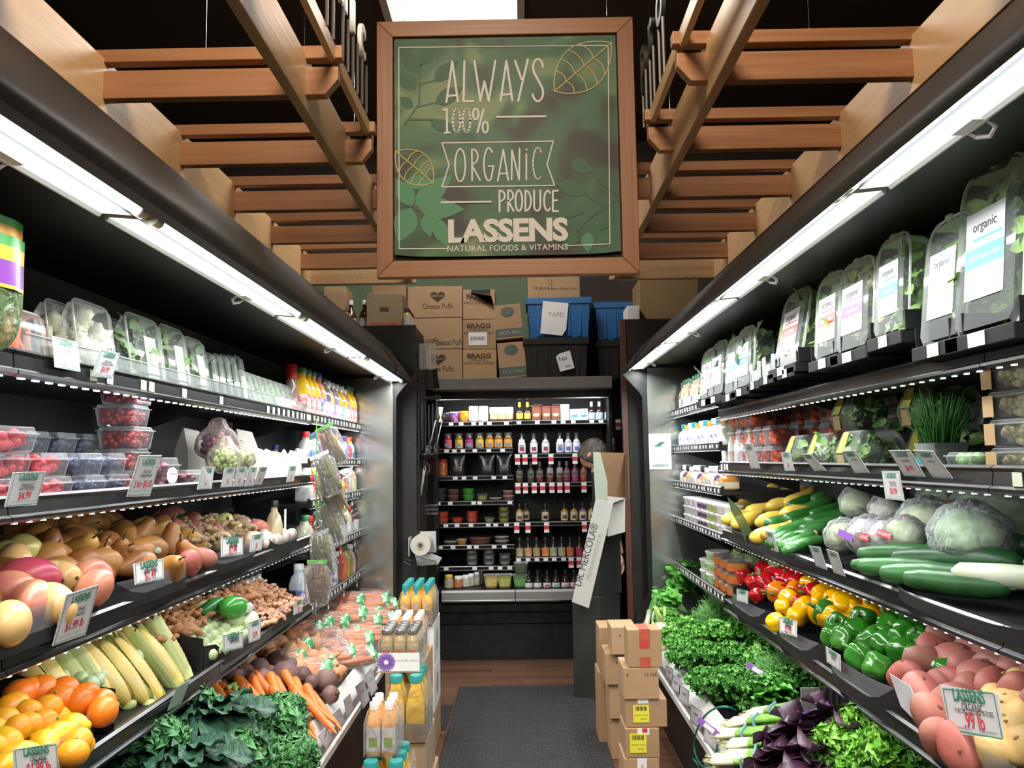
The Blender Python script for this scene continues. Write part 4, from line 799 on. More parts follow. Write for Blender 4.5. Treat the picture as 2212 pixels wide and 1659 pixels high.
for s in (-1, 1):
    G().ball((.019, .009, .031), (-.008, s*.078, -.012), 12, 8, lambda d, th, ph: 1-.25*max(0, d.x)).build('ear', SKIN, pt, smooth=180, T=HM)
    G().ball(.011, (.088, s*.031, .004), 10, 8).build('eye', mat('eye_white', (.7, .68, .64), .2), pt, smooth=180, T=HM)
def hairfn(d, th, ph):
    k = 1.07+.02*math.sin(ph*9+th*7)*math.sin(th*11)
    x, y, z = d.x*.103*k, d.y*.08*k, d.z*.122*k
    if d.x > .15 and d.z < .35: x, y, z = x*.86, y*.86, z*.86      # clear of the face
    if abs(d.y) > .3 and -.5 < d.x < .2 and d.z < -.0: y *= .9
    if d.z < -.62: x, y, z = x*.82, y*.82, z*.82
    return V((x, y, z))
G().ball(1, (0, 0, 0), 44, 32, hairfn).build('hair', HAIR, pt, smooth=180, T=HM)
G().tube([(-.01, -.084, .006), (.05, -.082, .006), (.095, -.06, .004), (.1, -.03, .0)], .0025, 5).tube([(-.01, .084, .006), (.05, .082, .006), (.095, .06, .004), (.1, -.03, .0)], .0025, 5).build('glasses', INK, pt, smooth=60, T=HM)
for s in (-1, 1):     # hands with five fingers, resting in front of the body
    HB = M.Translation((.08, s*.15, .81)) @ R(0, 1.35, 0)
    g = G().ball((.045, .036, .015), (.02, 0, 0), 12, 8)
    for k, (dy, ln) in enumerate(((-.027, .062), (-.009, .074), (.009, .07), (.026, .055))): g.tube([(.05, dy, 0), (.05+ln*.45, dy*1.1, -.006), (.05+ln*.8, dy*1.1, -.022), (.05+ln*.95, dy*1.05, -.036)], [.0085, .008, .0075, .005], 8)
    g.tube([(.005, -s*.03*-1, 0), (.03, s*.05, -.008), (.055, s*.054, -.02)], [.01, .0095, .006], 8)
    g.build('hand', SKIN, pt, smooth=180, T=HB)
    G().ball((.14, .05, .05), (.06, s*.105, .05), 14, 8, lambda d, th, ph: V((d.x, d.y, max(d.z, -.9)))).build('shoe', INK, pt, smooth=180)
# ================================================================ UTENSILS AND BAG ROLL AT THE LEFT
BN = mat('black_nylon', (.012, .012, .012), .35, 0, (.018, .018, .018), 20); STEEL = mat('brushed_steel', (.5, .5, .5), .28, .9, (.42, .42, .42), 30)
pk_ = thing('peg_strip', 'dark hanging strip with wire pegs on the brown brick column', 'peg rack', (-.713, 5.98, 0))
g = G()
G().box(0, .006, -.2, .25, .55, 2.36).build('strip', BLACKM, pk_, smooth=0)
for y in (-.17, -.1, -.03, .04, .11, .18):
    for z in (2.34, 1.935): G().tube([(.006, y, z), (.12, y, z+.012), (.125, y, z+.03)], .0022, 5).build('peg', BN, pk_)
def hang(nm, lab, cat, u, v, y, parts, group, rot=(0, 0, 0)):
    p = px(u, v, Y=y); t = thing(nm, lab, cat, p, 0, group); t.rotation_euler = rot
    for n_, gg, m in parts: gg.build(n_, m, t, smooth=40)
CLB = clear('clear_handle', body=.25, col=(.6, .6, .55), rough=.2)
for k in range(7):
    u = 908+k*5.2; y = 5.82+(k % 4)*.09
    lab = 'spatula with clear handle and black blade, %s from left on the upper pegs' % ORD[k]
    h = [G().prism([(-.012, 0), (.012, 0), (.014, -.19), (-.014, -.19)], .008, 'y', -.004), G().prism([(-.018, -.185), (.018, -.185), (.026, -.33), (-.02, -.33)], .006, 'y', -.003)]
    hang('spatula', lab, 'spatula', u, 742, y, [('handle', h[0], CLB), ('blade', h[1], BN)], 'spatulas on the upper pegs', (0, rr(-.08, .03), rr(-.5, .5)))
for k, (u, v0, tail) in enumerate(((911, 872, 'ladle'), (918, 870, 'spoon'), (926, 874, 'ladle'), (934, 872, 'spoon'))):
    y = 5.86+k*.07; g2 = G()
    if tail == 'ladle': g2.ball((.046, .046, .034), (.02, 0, -.36), 14, 8, lambda d, th, ph: V((d.x, d.y, min(d.z, .15))))
    else: g2.ball((.034, .012, .055), (.01, 0, -.36), 14, 8)
    hang(tail, 'black nylon %s, %s of the dark utensils hanging on the lower pegs' % (tail, ORD[k]), tail, u, v0, y, [('handle', G().tube([(0, 0, 0), (0, .002, -.15), (.004, 0, -.33)], [.009, .011, .006], 8), BN), ('bowl', g2, BN)], 'black nylon utensils')
for k, u in enumerate((944, 958)):
    hang('steel_spoon', ['left steel spoon with olive knob handle in front of the jars', 'right steel spoon with olive knob handle in front of the jars'][k], 'spoon', u, 900, 6.0+k*.08, [('handle', G().tube([(0, 0, 0), (-.015, 0, -.05), (-.05, 0, -.2)], [.006, .007, .004], 8), STEEL), ('knob', G().ball((.019, .019, .024), (.003, 0, -.005), 12, 8), mat('olive_handle', (.14, .13, .09), .35)), ('bowl', G().ball((.026, .01, .04), (-.06, 0, -.23), 12, 8), BN)], 'steel spoons')
hang('whisk', 'small steel whisk hanging with its handle up beside the kimchi jars', 'whisk', 922, 1000, 5.95, [('handle', G().tube([(0, 0, -.09), (-.01, 0, -.2)], .009, 8), BN), ('wires', (lambda g: [g.tube([(.0, 0, -.09)]+[(.022*math.sin(q*.5)*math.cos(a), .022*math.sin(q*.5)*math.sin(a), -.09+q*.016) for q in range(1, 6)]+[(0, 0, .01)], .0012, 4) for a in (0, 1, 2.1, 3.1, 4.2, 5.2)] and g)(G()), STEEL)], None)
hang('carving_knife', 'long steel blade with black handle hanging below the ladles', 'knife', 914, 1012, 5.86, [('blade', G().prism([(0, 0), (.016, -.02), (-.012, -.19), (-.022, -.18)], .002, 'y', 0), STEEL), ('handle', G().tube([(.004, 0, .01), (.012, 0, .11)], .009, 8), BN)], None)
t = thing('wire_basket', 'small black wire basket on the strip beside the rear case', 'basket', px(930, 1110, Y=6.0)); g = G()
for z in (0, .03, .06): g.tube([(-.05, -.05, z), (.05, -.05, z), (.05, .05, z), (-.05, .05, z), (-.05, -.05, z)], .002, 4)
for x in (-.05, -.017, .017, .05): g.tube([(x, -.05, .06), (x, -.05, 0), (x, .05, 0), (x, .05, .06)], .0015, 4)
g.build('wire', DCHR, t)
t = thing('bag_roll', 'roll of white produce bags mounted at the end of the left case', 'bag roll', px(908, 1178, Y=5.6)); o2 = t.location
RW = mat('white_plastic_roll', (.62, .6, .52), .45, 0, (.56, .54, .46), 5)
G().tube([(0, 0, 0), (0, .2, 0)], .068, 28).build('roll', RW, t, smooth=40); G().tube([(0, -.003, 0), (0, .0, 0)], .028, 18).build('core_ring', mat('grey_core', (.4, .4, .33), .6), t, smooth=40); G().tube([(0, -.005, 0), (0, .0, 0)], .015, 14).build('core', mat('dark_olive_core', (.06, .07, .03), .6), t, smooth=40)
FILM = clear('dull_bag_film', body=.28, col=(.55, .56, .55), rough=.25, wr=20)
G().add([(-.035, -.01, -.062), (.1, -.02, -.1), (.115, .02, -.13), (-.02, .0, -.135), (.06, .15, -.07), (.13, .15, -.1)], [(0, 1, 2, 3), (1, 4, 5, 2), (0, 4, 1)]).build('dangling_bag', FILM, t, smooth=180)
G().box(-.08, -.074, 0, .2, -.07, .05).box(-.08, .085, .2, .206, -.07, .075).build('bracket', GREYP, t, smooth=0); G().tube([(-.02, .05, -.12), (-.06, .0, -.1), (-.1, -.02, -.088), (-.115, -.02, -.1), (-.06, -.01, -.13)], .002, 5).build('wire_loop', CHROME, t)
# ================================================================ DRINK PACKS STACKED AT THE LEFT
TRAY = mat('grey_brown_tray', (.36, .27, .18), .7, 0, (.31, .23, .15), 6); OJ = gl('orange_juice', (.78, .42, .03), .1, (.8, .46, .04)); PJ = gl('peach_juice', (.75, .4, .16), .1); GJ = gl('yellow_juice', (.78, .5, .04), .1); GB = gl('golden_broth', (.4, .28, .12), .1)
WRAP = clear('shrink_wrap', body=.03, wr=9, rough=.1, spec=.8)
def pack(nm, lab, x, y, z, nx, ny, r, h, bm, cm, neck, sh, cap, p=0, lm=None, patch=None, lab_=(.1, .5), tray=.06, trm=TRAY, rz=0, wrap=True, trh=None, capr=None, oneside=True, nl=.2):
    """one shrink-wrapped pack: tray, wrap and every bottle with its cap"""
    t = thing(nm, lab, 'drinks pack', (x, y, z), rz, 'drink packs stacked beside the left case')
    a, b = nx*r, ny*r
    if tray: G().box(-a-.003, a+.003, -b-.003, -b-.001, 0, tray).box(-a-.003, a+.003, b+.001, b+.003, 0, tray).box(-a-.003, -a-.001, -b, b, 0, tray).box(a+.001, a+.003, -b, b, 0, tray).box(-a, a, -b, b, 0, .002).build('tray', trm, t, smooth=0)
    proto = bottle('bottle', r*.96, h, bm, cm, lm, patch, neck=neck, sh=sh, cap=cap, p=p, lab=lab_, capr=capr, nl=nl).root
    pr = [c for c in proto.children]
    for i in range(nx):
        for j in range(ny):
            bb = pr[0] if (i, j) == (0, 0) else pr[0].copy()
            if (i, j) != (0, 0): C.objects.link(bb)
            bb.name = 'bottle'; bb.parent = t; bb.location = (-a+r+2*r*i, -b+r+2*r*j, .003)
            for q in pr[1:]:
                cc = q if (i, j) == (0, 0) else q.copy()
                if (i, j) != (0, 0): C.objects.link(cc)
                cc.parent = bb; cc.location = (0, 0, 0)
    bpy.data.objects.remove(proto)
    if wrap: G().add([(q*a*1.02+q*.004, w_*b*1.02+w_*.004, zz_) for zz_, in ((.004,), (h*sh,)) for q, w_ in ((-1, -1), (1, -1), (1, 1), (-1, 1))]+[(q*a*.9, w_*b*.9, h-cap-.002) for q, w_ in ((-1, -1), (1, -1), (1, 1), (-1, 1))], [(0, 1, 5, 4), (1, 2, 6, 5), (2, 3, 7, 6), (3, 0, 4, 7), (4, 5, 9, 8), (5, 6, 10, 9), (6, 7, 11, 10), (7, 4, 8, 11)]).build('shrink_wrap', WRAP, t, smooth=0)
    return t
jug = dict(bm=GJ, cm=CAPT, neck=.5, sh=.55, cap=.022, p=5, capr=.025, nl=.12)
t = thing('cardboard_box', 'low brown carton on the floor under the front juice jugs', 'box', (-.47, 3.15, 0)); G().box(-.11, .1, -.33, .5, 0, .243).build('body', CARD, t, smooth=0, bevel=.004)
pack('jug_pack', 'nearest pack of yellow juice jugs with teal caps, lowest in the stack', -.478, 2.97, .245, 2, 3, .042, .247, **jug, tray=0)
pack('small_bottle_pack', 'pack of small peach juice bottles with white caps and round green label mark', -.492, 2.985, .494, 2, 3, .026, .175, PJ, CAPW, .55, .66, .02, 4, WLB, pk('green_red_roundel', (.3, .5, .12), (.6, .1, .06), sc=30), (.12, .62), tray=0)
t = thing('cardboard_box', 'brown carton carrying the tall juice jugs', 'box', (-.46, 3.42, .245)); G().box(-.085, .08, -.12, .19, 0, .17).build('body', TRAY, t, smooth=0, bevel=.003)
pack('jug_pack', 'pack of tall yellow juice jugs with teal caps and brown tray, middle of the stack', -.463, 3.41, .417, 2, 3, .039, .242, **jug, tray=.07)
t = pack('broth_pack', 'wrapped pack of golden jars with silver caps and a white carton front', -.5, 3.5, .662, 3, 4, .026, .155, GB, STEEL, .75, .72, .014, 0, pk('cream_label2', (.6, .5, .3)), pk('red_orange_stripe', (.7, .14, .03)), (.3, .72), tray=.05, trm=WHITE)
G().box(-.083, .083, -.114, -.11, 0, .07).build('carton_front', PAPER, t, smooth=0); PU = mat('purple_print', (.2, .09, .42), .6)
g = G()
for k in range(24): a = k*math.pi/12; g.stroke([(.012*math.cos(a), .012*math.sin(a)), (.034*math.cos(a), .034*math.sin(a))], .0055, T=frame((-.05, -.1148, .036), (1, 0, 0), (0, 0, 1)))
g.build('printed_sunburst', PU, t, smooth=0, fixn=False); text('bone broth  organic', .012, GREYI, t, frame((.03, -.1148, .042), (1, 0, 0), (0, 0, 1)), 'printed_text')
G().box(-.09, .085, -.12, .12, -.004, -.002).build('base_card', TRAY, t, smooth=0)
t = thing('cardboard_box', 'brown carton under the white capped juice pack', 'box', (-.52, 3.87, 0)); G().box(-.09, .09, -.14, .14, 0, .63).build('body', CARD, t, smooth=0, bevel=.003)
pack('peach_bottle_pack', 'pack of peach juice bottles with white caps behind the golden jars', -.53, 3.87, .632, 3, 4, .027, .165, PJ, CAPW, .5, .62, .018, 4, tray=0)
for z0, z1, m, lab in ((0, .2, CARD, 'brown carton on the floor at the bottom of the white boxes'), (.202, .425, WHITE, 'lower of two white boxes beside the left case'), (.427, .65, WHITE, 'upper of two white boxes, under the teal capped juice')):
    t = thing('cardboard_box' if z0 == 0 else 'white_box', lab, 'box', (-.565, 4.55, z0)); G().box(-.1, .1, -.17, .17, 0, z1-z0).build('body', m, t, smooth=0, bevel=.004)
    if z0: G().ball((.0008, .06, .06), (.1005, 0, (z1-z0)*.5), 14, 8).build('printed_seal', GREYI, t); G().box(.012, .09, -.171, -.1702, .02, .19).build('printed_panel', PAPER, t, smooth=0)
pack('teal_cap_pack', 'pack of orange juice bottles with teal caps on the white boxes', -.555, 4.5, .652, 3, 5, .0285, .2, OJ, CAPT, .55, .6, .03, 4, None, None, tray=.07)
t = [c for c in C.objects if c.get('label', '').startswith('pack of orange juice bottles with teal')][0]
for k in range(3): G().box(-.0571+k*.057-.017, -.0571+k*.057+.017, -.1455, -.1445, .075, .115).build('bottle_label', pk('peach_label', (.75, .4, .2), (.8, .7, .6), sc=60), t, smooth=0); G().box(-.0571+k*.057-.008, -.0571+k*.057+.008, -.13, -.129, .14, .19).build('teal_tab', CAPT, t, smooth=0)
# ================================================================ CARTONS STACKED AT THE RIGHT
YEL = mat('yellow_sticker', (.75, .7, .05), .6); TAPE = mat('red_tape', (.5, .1, .06), .45, 0, (.42, .07, .05), 20); SALM = mat('salmon_print', (.55, .16, .12), .6)
def cart(lab, x0, x1, z0, z1, y=3.6, d=.2, rz=0):
    t = thing('carton', lab, 'carton', ((x0+x1)/2, y+d/2, z0), rz, 'brown cartons stacked beside the right case'); a, h = (x1-x0)/2, z1-z0
    G().box(-a, a, -d/2, d/2, 0, h-.001).build('body', CARD, t, smooth=0, bevel=.003); return t, a, d/2, h
def ptxt(t, b, s_, x, z, sz=.018, m=GREYI): text(s_, sz, m, t, frame((x, -b-.0015, z), (1, 0, 0), (0, 0, 1)), 'printed_text')
t, a, b, h = cart('lowest carton of the front stack, reaching the floor', .41, .555, 0, .118); t, a, b, h = cart('second lowest carton of the front stack, marked 16oz', .412, .56, .118, .242); ptxt(t, b, '6', -.055, h*.72); ptxt(t, b, '16oz', .045, h*.72)
G().box(-.018, .022, -b-.002, -b-.001, h*.55, h).build('tape', PAPER, t, smooth=0); G().box(-.03, .012, -b-.003, -b-.002, 0, h*.4).build('price_sticker', YEL, t, smooth=0); text('DELI', .014, REDP, t, frame((.002, -b-.0035, h*.7), (0, 0, 1), (-1, 0, 0)), 'printed_text')
def stick(t, b, x, z, w_=.07, h_=.07):
    G().box(x-w_/2, x+w_/2, -b-.0025, -b-.0015, z-h_/2, z+h_/2).build('price_sticker', YEL, t, smooth=0); g = G()
    for q in range(10): g.box(x-w_*.36+q*w_*.075, x-w_*.36+q*w_*.075+w_*(.03+.015*(q % 3)), -b-.0033, -b-.0026, z+h_*.18, z+h_*.42)
    g.build('barcode', INK, t, smooth=0); text('ORGANIC 12/8 OZ', w_*.1, INK, t, frame((x, -b-.003, z-h_*.08), (1, 0, 0), (0, 0, 1)), 'sticker_text'); text('$23.98', w_*.13, INK, t, frame((x+w_*.14, -b-.003, z-h_*.3), (1, 0, 0), (0, 0, 1)), 'sticker_text')
t, a, b, h = cart('carton with a yellow sticker and red taped top, third from the floor', .42, .563, .243, .363); stick(t, b, -.018, h*.5, .07, .078); G().box(-.02, .03, -b-.0012, -b-.0005, h*.78, h).build('tape', PAPER, t, smooth=0); G().box(.0, .022, -b-.0018, -b-.0012, h*.86, h).build('red_mark', REDP, t, smooth=0)
t, a, b, h = cart('wider carton with a yellow sticker, set back fourth from the floor', .425, .6, .364, .48, 3.61); stick(t, b, -.022, h*.48, .068, .072); G().box(-.035, .01, -b-.0012, -b-.0005, h*.84, h).build('tape', PAPER, t, smooth=0); ptxt(t, b, '6', -.07, h*.85); ptxt(t, b, '16 OZ', .045, h*.85)
t, a, b, h = cart('plain carton marked 15 OZ under the red taped box', .418, .568, .481, .611); ptxt(t, b, '6', -.057, h*.78, .02, INK); ptxt(t, b, '15 OZ', .04, h*.78, .02, INK)
t, a, b, h = cart('topmost carton with red tape down its front', .44, .585, .612, .769, 3.6, .12)
G().box(-.022, .022, -b-.0015, -b-.0005, h*.5, h+.0003).box(-.022, .022, -b-.0015, b, h, h+.001).box(-.022, .022, -b-.0015, -b-.0005, 0, h*.27).build('red_tape', TAPE, t, smooth=0); G().ball((.013, .0006, .016), (.002, -b-.0016, h*.62), 14, 8).build('tape_emblem', REDP, t)
for lab, x0, x1, z0, z1, y in (('lowest carton of the rear stack behind the front cartons', .43, .53, 0, .20, 4.28), ('second lowest carton of the rear stack', .425, .53, .2, .37, 4.26), ('third carton of the rear stack', .405, .52, .371, .525, 4.24), ('top carton of the rear stack with salmon printed side', .435, .56, .526, .66, 4.2)):
    t, a, b, h = cart(lab, x0, x1, z0, z1, y, .2)
    ptxt(t, b, '6', 0 if z0 < .5 else -.02, h*.7, .022, INK)
    if z0 > .5: G().box(a*.25, a*.8, -b-.0015, -b-.0005, 0, h).build('salmon_tape', SALM, t, smooth=0); text('VEGETABLES', .018, PAPER, t, frame((a*.52, -b-.002, h*.5), (0, 0, 1), (-1, 0, 0)), 'printed_text')
cart('small carton edge showing behind the rear stack', .40, .47, .371, .6, 4.5, .2); cart('tall plain carton edge under the small rear carton', .39, .49, 0, .37, 4.5, .2)
# ================================================================ TAG CARDS, BINS, PRODUCE KINDS
CARDM = mat('printed_card', (.6, .6, .62), .5, 0, (.55, .55, .58), 20); CARDW = mat('bright_card', (.85, .85, .87), .6, 0, (.8, .8, .83), 20)
NAVY = mat('navy_card_foot', (.2, .2, .42), .4, 0, (.16, .16, .35), 20)
def tagcard(s, uv, label, price='', name='', X=None, lean=True, m=None, plain=False, group='printed price cards along the shelves', logo=1):
    X = X if X is not None else s*(XS[s]-.02)
    tl, tr, br, bl = uv; BL_, BR_ = px(*bl, X=X), px(*br, X=X)
    TL, TR = (px(*tl, Y=BL_.y), px(*tr, Y=BR_.y)) if lean else (px(*tl, X=X), px(*tr, X=X))
    ctr = (TL+TR+BL_+BR_)/4
    t = thing('price_card', label, 'price card', ctr, 0, group)
    q = [p-ctr for p in (TL, TR, BR_, BL_)]
    n = (q[1]-q[0]).cross(q[3]-q[0]).normalized(); n = n if n.x*s < 0 else -n
    G().add(q+[p-n*.0015 for p in q], [(0, 1, 2, 3), (7, 6, 5, 4), (0, 4, 5, 1), (1, 5, 6, 2), (2, 6, 7, 3), (3, 7, 4, 0)]).build('card', m or CARDM, t, smooth=0)
    if plain: return t
    w_, h_ = (q[1]-q[0]+q[2]-q[3])/2, (q[0]-q[3]+q[1]-q[2])/2; W_, H_ = w_.length, h_.length; xd, yd = w_/W_, h_/H_; o_ = (q[0]+q[1]+q[2]+q[3])/4+n*.0008
    def T(a, b): c = o_+w_*a+h_*b; return M(((xd.x, yd.x, n.x, c.x), (xd.y, yd.y, n.y, c.y), (xd.z, yd.z, n.z, c.z), (0, 0, 0, 1)))
    g = G(); B_ = T(0, 0); e = .46
    g.stroke([(-W_*e, -H_*e), (W_*e, -H_*e), (W_*e, H_*e), (-W_*e, H_*e)], W_*.012, 0, B_, True); g.build('border', GREENP, t, smooth=0, fixn=False)
    if logo:
        text('LASSENS', W_*.16, GREENP, t, T(0, .34), 'lettering', .95, W_*.005); text('NATURAL FOODS', W_*.07, GREENP, t, T(0, .26), 'lettering', .8)
    if name:
        for k, ln in enumerate(name.split('|')): text(ln, W_*.095*min(1, 13/max(1, len(ln))), INK, t, T(.04, .1-k*.1), 'lettering', .9)
    if price: text(price, W_*.2, REDP, t, T(.02, -.2), 'lettering', .85, W_*.003)
    g = G(); g.stroke([(-W_*.36, -H_*.37), (-W_*.05, -H_*.37)], W_*.012, 0, B_); g.stroke([(W_*.1, -H_*.37), (W_*.38, -H_*.37)], W_*.012, 0, B_); g.build('ruled_line', GREYI, t, smooth=0, fixn=False)
    return t
BINM = mat('black_bin_plastic', (.012, .012, .014), .5, 0, (.018, .018, .02), 9, .03, 200, spec=.25)
CLB2 = clear('clear_bin_front', body=.03, col=(.35, .36, .4), rough=.12, spec=.3)
def bin_(s, y0, y1, z, label, front=.085, back=.15, clr=True, depth=.36, bulge=.022, low=.03, corner=True, group='black produce bins'):
    """tray with black sides and a clear bowed front; y0 is the end nearer the camera"""
    xs = XS[s]-.004; o = V((s*(xs+depth/2), (y0+y1)/2, z)); t = thing('produce_bin', label, 'bin', o, 0, group); L_ = y1-y0
    g = G(); hs = front*1.02
    for y in (y0, y1-.004): g.prism([(s*(xs+.03), 0), (s*(xs+depth), 0), (s*(xs+depth), back), (s*(xs+.1), hs+.012), (s*(xs+.03), hs)], .004, 'y', y)
    g.box(s*(xs+depth), s*(xs+depth-.004), y0, y1, 0, back).box(s*(xs+.02), s*(xs+depth), y0, y1, 0, .004)
    n = 10; pl = [(s*(xs+.03-(bulge+.02)*(1-abs(2*k/n-1)**3)), y0+L_*k/n) for k in range(n+1)]
    def wall(zf, th=.003, ks=range(n+1)):
        ks = list(ks); G_ = G(); vs = []; fs = []; N_ = len(ks)
        for k in ks: x, y = pl[k]; z0, z1 = zf(k); vs += [(x, y, z0), (x, y, z1), (x+s*th, y, z1), (x+s*th, y, z0)]
        for k in range(N_-1):
            for j in range(4): fs.append((k*4+j, k*4+(j+1) % 4, (k+1)*4+(j+1) % 4, (k+1)*4+j))
        return G_.add(vs, fs+[(0, 1, 2, 3), tuple((N_-1)*4+j for j in range(4))])
    lowz = lambda k: [front*1.02, front*.95, low+(front-low)*.25][k] if k < 3 and corner else low
    w_ = wall(lambda k: (0, lowz(k)), .006); g.add(w_.v, w_.f)
    def P(nm, g_, m): g_.v = [(a-o.x, b-o.y, c) for a, b, c in g_.v]; return g_.build(nm, m, t, smooth=40)
    P('tray', g, BINM)
    if clr: P('clear_front', wall(lambda k: (lowz(k), front), .003, range(1 if corner else 0, n+1)), CLB2)
    return t
def heap(kind, s, xr, yr, z0, m, d, lab, group, jit=.3, zj=.3, sc=(.9, 1.1), rot=None, rows=None):
    """produce laid row on row up a slope"""
    x = xr[0]; r_ = 0
    while x <= xr[1]:
        y = yr[0]+(d/2 if r_ % 2 else 0)
        while y <= yr[1]:
            k = rr(*sc); q = rot() if rot else R(rr(0, 6.28), rr(0, 6.28), rr(0, 6.28))
            kind.put((s*(x+rr(-1, 1)*d*jit*.5), y+rr(-1, 1)*d*jit*.5, z0+m*(x-xr[0])+rr(-1, 1)*d*zj*.5), q, k, lab, group); y += d
        x += d*.85; r_ += 1
def lump(a, f=3, sd=0):
    r_ = random.Random(sd); ks = [(r_.uniform(-1, 1), r_.uniform(-1, 1), r_.uniform(-1, 1), r_.uniform(0, 6)) for _ in range(5)]
    return lambda d, th, ph: 1+a*sum(math.sin(f*(k[0]*d.x+k[1]*d.y+k[2]*d.z)+k[3]) for k in ks)/2
def simple(name, label, cat, g, m, extra=(), smooth=180):
    t = thing(name, label, cat); g.build('body', m, t, smooth=smooth)
    for n_, gg, mm in extra: gg.build(n_, mm, t, smooth=180)
    return Kind(t)
STEMB = mat('brown_stem', (.09, .05, .02), .7); STICK = mat('fruit_sticker', (.7, .72, .7), .5, 0, (.3, .5, .4), 90); STEMG = mat('green_stem', (.1, .2, .05), .6)
# pears, mangoes, potatoes
PEARM = mat('russet_pear_skin', (.44, .2, .05), .42, 0, (.3, .11, .03), 9, .12, 60, rnd=.5)
PEARM2 = mat('golden_pear_skin', (.6, .36, .08), .42, 0, (.42, .2, .05), 8, .1, 60, rnd=.5)
pearp = [(.001, -.058), (.014, -.057), (.03, -.048), (.039, -.03), (.041, -.01), (.036, .014), (.027, .032), (.021, .046), (.017, .058), (.01, .066), (.001, .067)]
def pear(m, nm): return simple(nm, 'pear', 'pear', G().lathe(pearp, 18), m, [('stem', G().tube([(0, 0, .062), (.003, 0, .08), (.009, 0, .095)], [.003, .0022, .003], 6), STEMB), ('sticker', G().ball((.009, .002, .011), (0, -.0405, -.008), 10, 6), STICK)])
PEAR, PEARG = pear(PEARM, 'pear'), pear(PEARM2, 'golden_pear')
def mango(nm, c1, c2): return simple(nm, 'mango', 'mango', G().ball((.048, .042, .062), (0, 0, 0), 20, 14, lump(.03, 2, 3)), mat(nm+'_skin', c1, .32, 0, c2, 7, .03, 80, lo=.35, hi=.68), [('stem_scar', G().ball((.005, .005, .003), (0, 0, .062), 8, 5), STEMB)])
MG = {'g': mango('green_mango', (.48, .5, .14), (.62, .5, .16)), 'y': mango('yellow_mango', (.7, .5, .2), (.72, .42, .16)), 'r': mango('red_mango', (.48, .03, .1), (.6, .1, .12)), 'p': mango('peach_mango', (.72, .36, .17), (.62, .16, .14))}
def potato(nm, c1, c2, sd): return simple(nm, nm.replace('_', ' '), 'potato', G().ball((.044, .038, .056), (0, 0, 0), 22, 16, lump(.1, 2.6, sd)), mat(nm+'_skin', c1, .55, 0, c2, 6, .12, 50, rnd=.3), [('eye_mark', G().ball(r_, c_, 8, 5), mat(nm+'_eye', tuple(q*.55 for q in c2), .7)) for r_, c_ in (((.004, .003, .007), (0, -.038, .012)), ((.003, .004, .006), (.043, 0, -.012)), ((.004, .003, .005), (.005, .037, .02)), ((.003, .004, .006), (-.043, .003, .01)))])
PR, PG = potato('red_potato', (.36, .09, .072), (.3, .12, .085), 4), potato('gold_potato', (.72, .5, .2), (.66, .43, .15), 8)
def at(kind, s, pts, x0, z0, m, group, lab, sc=1, rot=None, k0=1):
    """individual fruit on the heap slope at photo points (u, v[, scale[, pitch, yaw]])"""
    if isinstance(lab, str) and len(pts) > 1:      # say which one: row in the heap and place from the left
        nr = max(1, round(len(pts)/7)); vs = sorted(range(len(pts)), key=lambda i: pts[i][1]); out = [None]*len(pts)
        nms = {1: [''], 2: ['upper row, ', 'lower row, '], 3: ['upper row, ', 'middle row, ', 'lower row, ']}.get(nr) or ['%s row down, ' % ORD[q] for q in range(nr)]
        for q in range(nr):
            for k, i in enumerate(sorted(vs[q*len(pts)//nr:(q+1)*len(pts)//nr], key=lambda i: pts[i][0])): out[i] = '%s, %s%s from left' % (lab, nms[q], ORD[k])
        lab = out
    for i, p in enumerate(pts):
        c = hp(s, p[0], p[1], x0, z0, m); k = p[2] if len(p) > 2 else 1; k = tuple(q*k for q in sc) if isinstance(sc, tuple) else sc*k
        q = R(0, p[3], p[4]) if len(p) > 4 else rot() if rot else R(rr(0, 6.28), rr(0, 6.28), rr(0, 6.28))
        kind.put(c, q, k, lab if isinstance(lab, str) else lab[i], group)
def zm(L_, s_, x0, y0): return [(x0+p[0]/s_, y0+p[1]/s_)+tuple(p[2:]) for p in L_]
pr_ = lambda: R(rr(-1, 1)*.8+1.4, rr(-.5, .5), rr(-1.2, 1.2))
# -------- left, third shelf
Z3 = shelf_top(-1, 2)
for u0, u1, vv, lab in ((-40, 250, 1290, 'nearest bin on the third left shelf, holding mangoes'), (252, 442, 1230, 'bin of brown pears on the third left shelf'), (445, 578, 1190, 'bin of mixed squash on the third left shelf'), (580, 662, 1160, 'farthest bin on the third left shelf, holding white garlic')):
    y0, y1 = px(max(u0, 0), vv, X=-1.03).y-(.3 if u0 < 0 else 0), px(u1, vv, X=-1.03).y; bin_(-1, y0, y1-.004, Z3, lab, .085 if u0 < 250 else .075)
pl3 = (1.07, Z3+.075, .3)
ml = zm([(40, 420), (170, 400)], 3.16, 0, 1070); at(MG['g'], -1, ml, 1.1, Z3+.1, .25, 'mangoes on the third left shelf', ['green mango at the left edge above the other mangoes', 'pale green mango high on the mango heap'])
at(MG['y'], -1, zm([(100, 490), (420, 575), (350, 560), (60, 870), (370, 740)], 3.16, 0, 1070), 1.06, Z3+.07, .3, 'mangoes on the third left shelf', ['yellow mango left of the red mango', 'yellow mango with a sticker right of the red mango', 'yellow mango half behind another yellow mango', 'yellow mango lowest behind the clear bin front', 'yellow mango behind the clear front under the red mango'])
at(MG['r'], -1, zm([(200, 570, 1.15)], 3.16, 0, 1070), 1.06, Z3+.075, .3, 'mangoes on the third left shelf', 'single deep red mango in the mango bin')
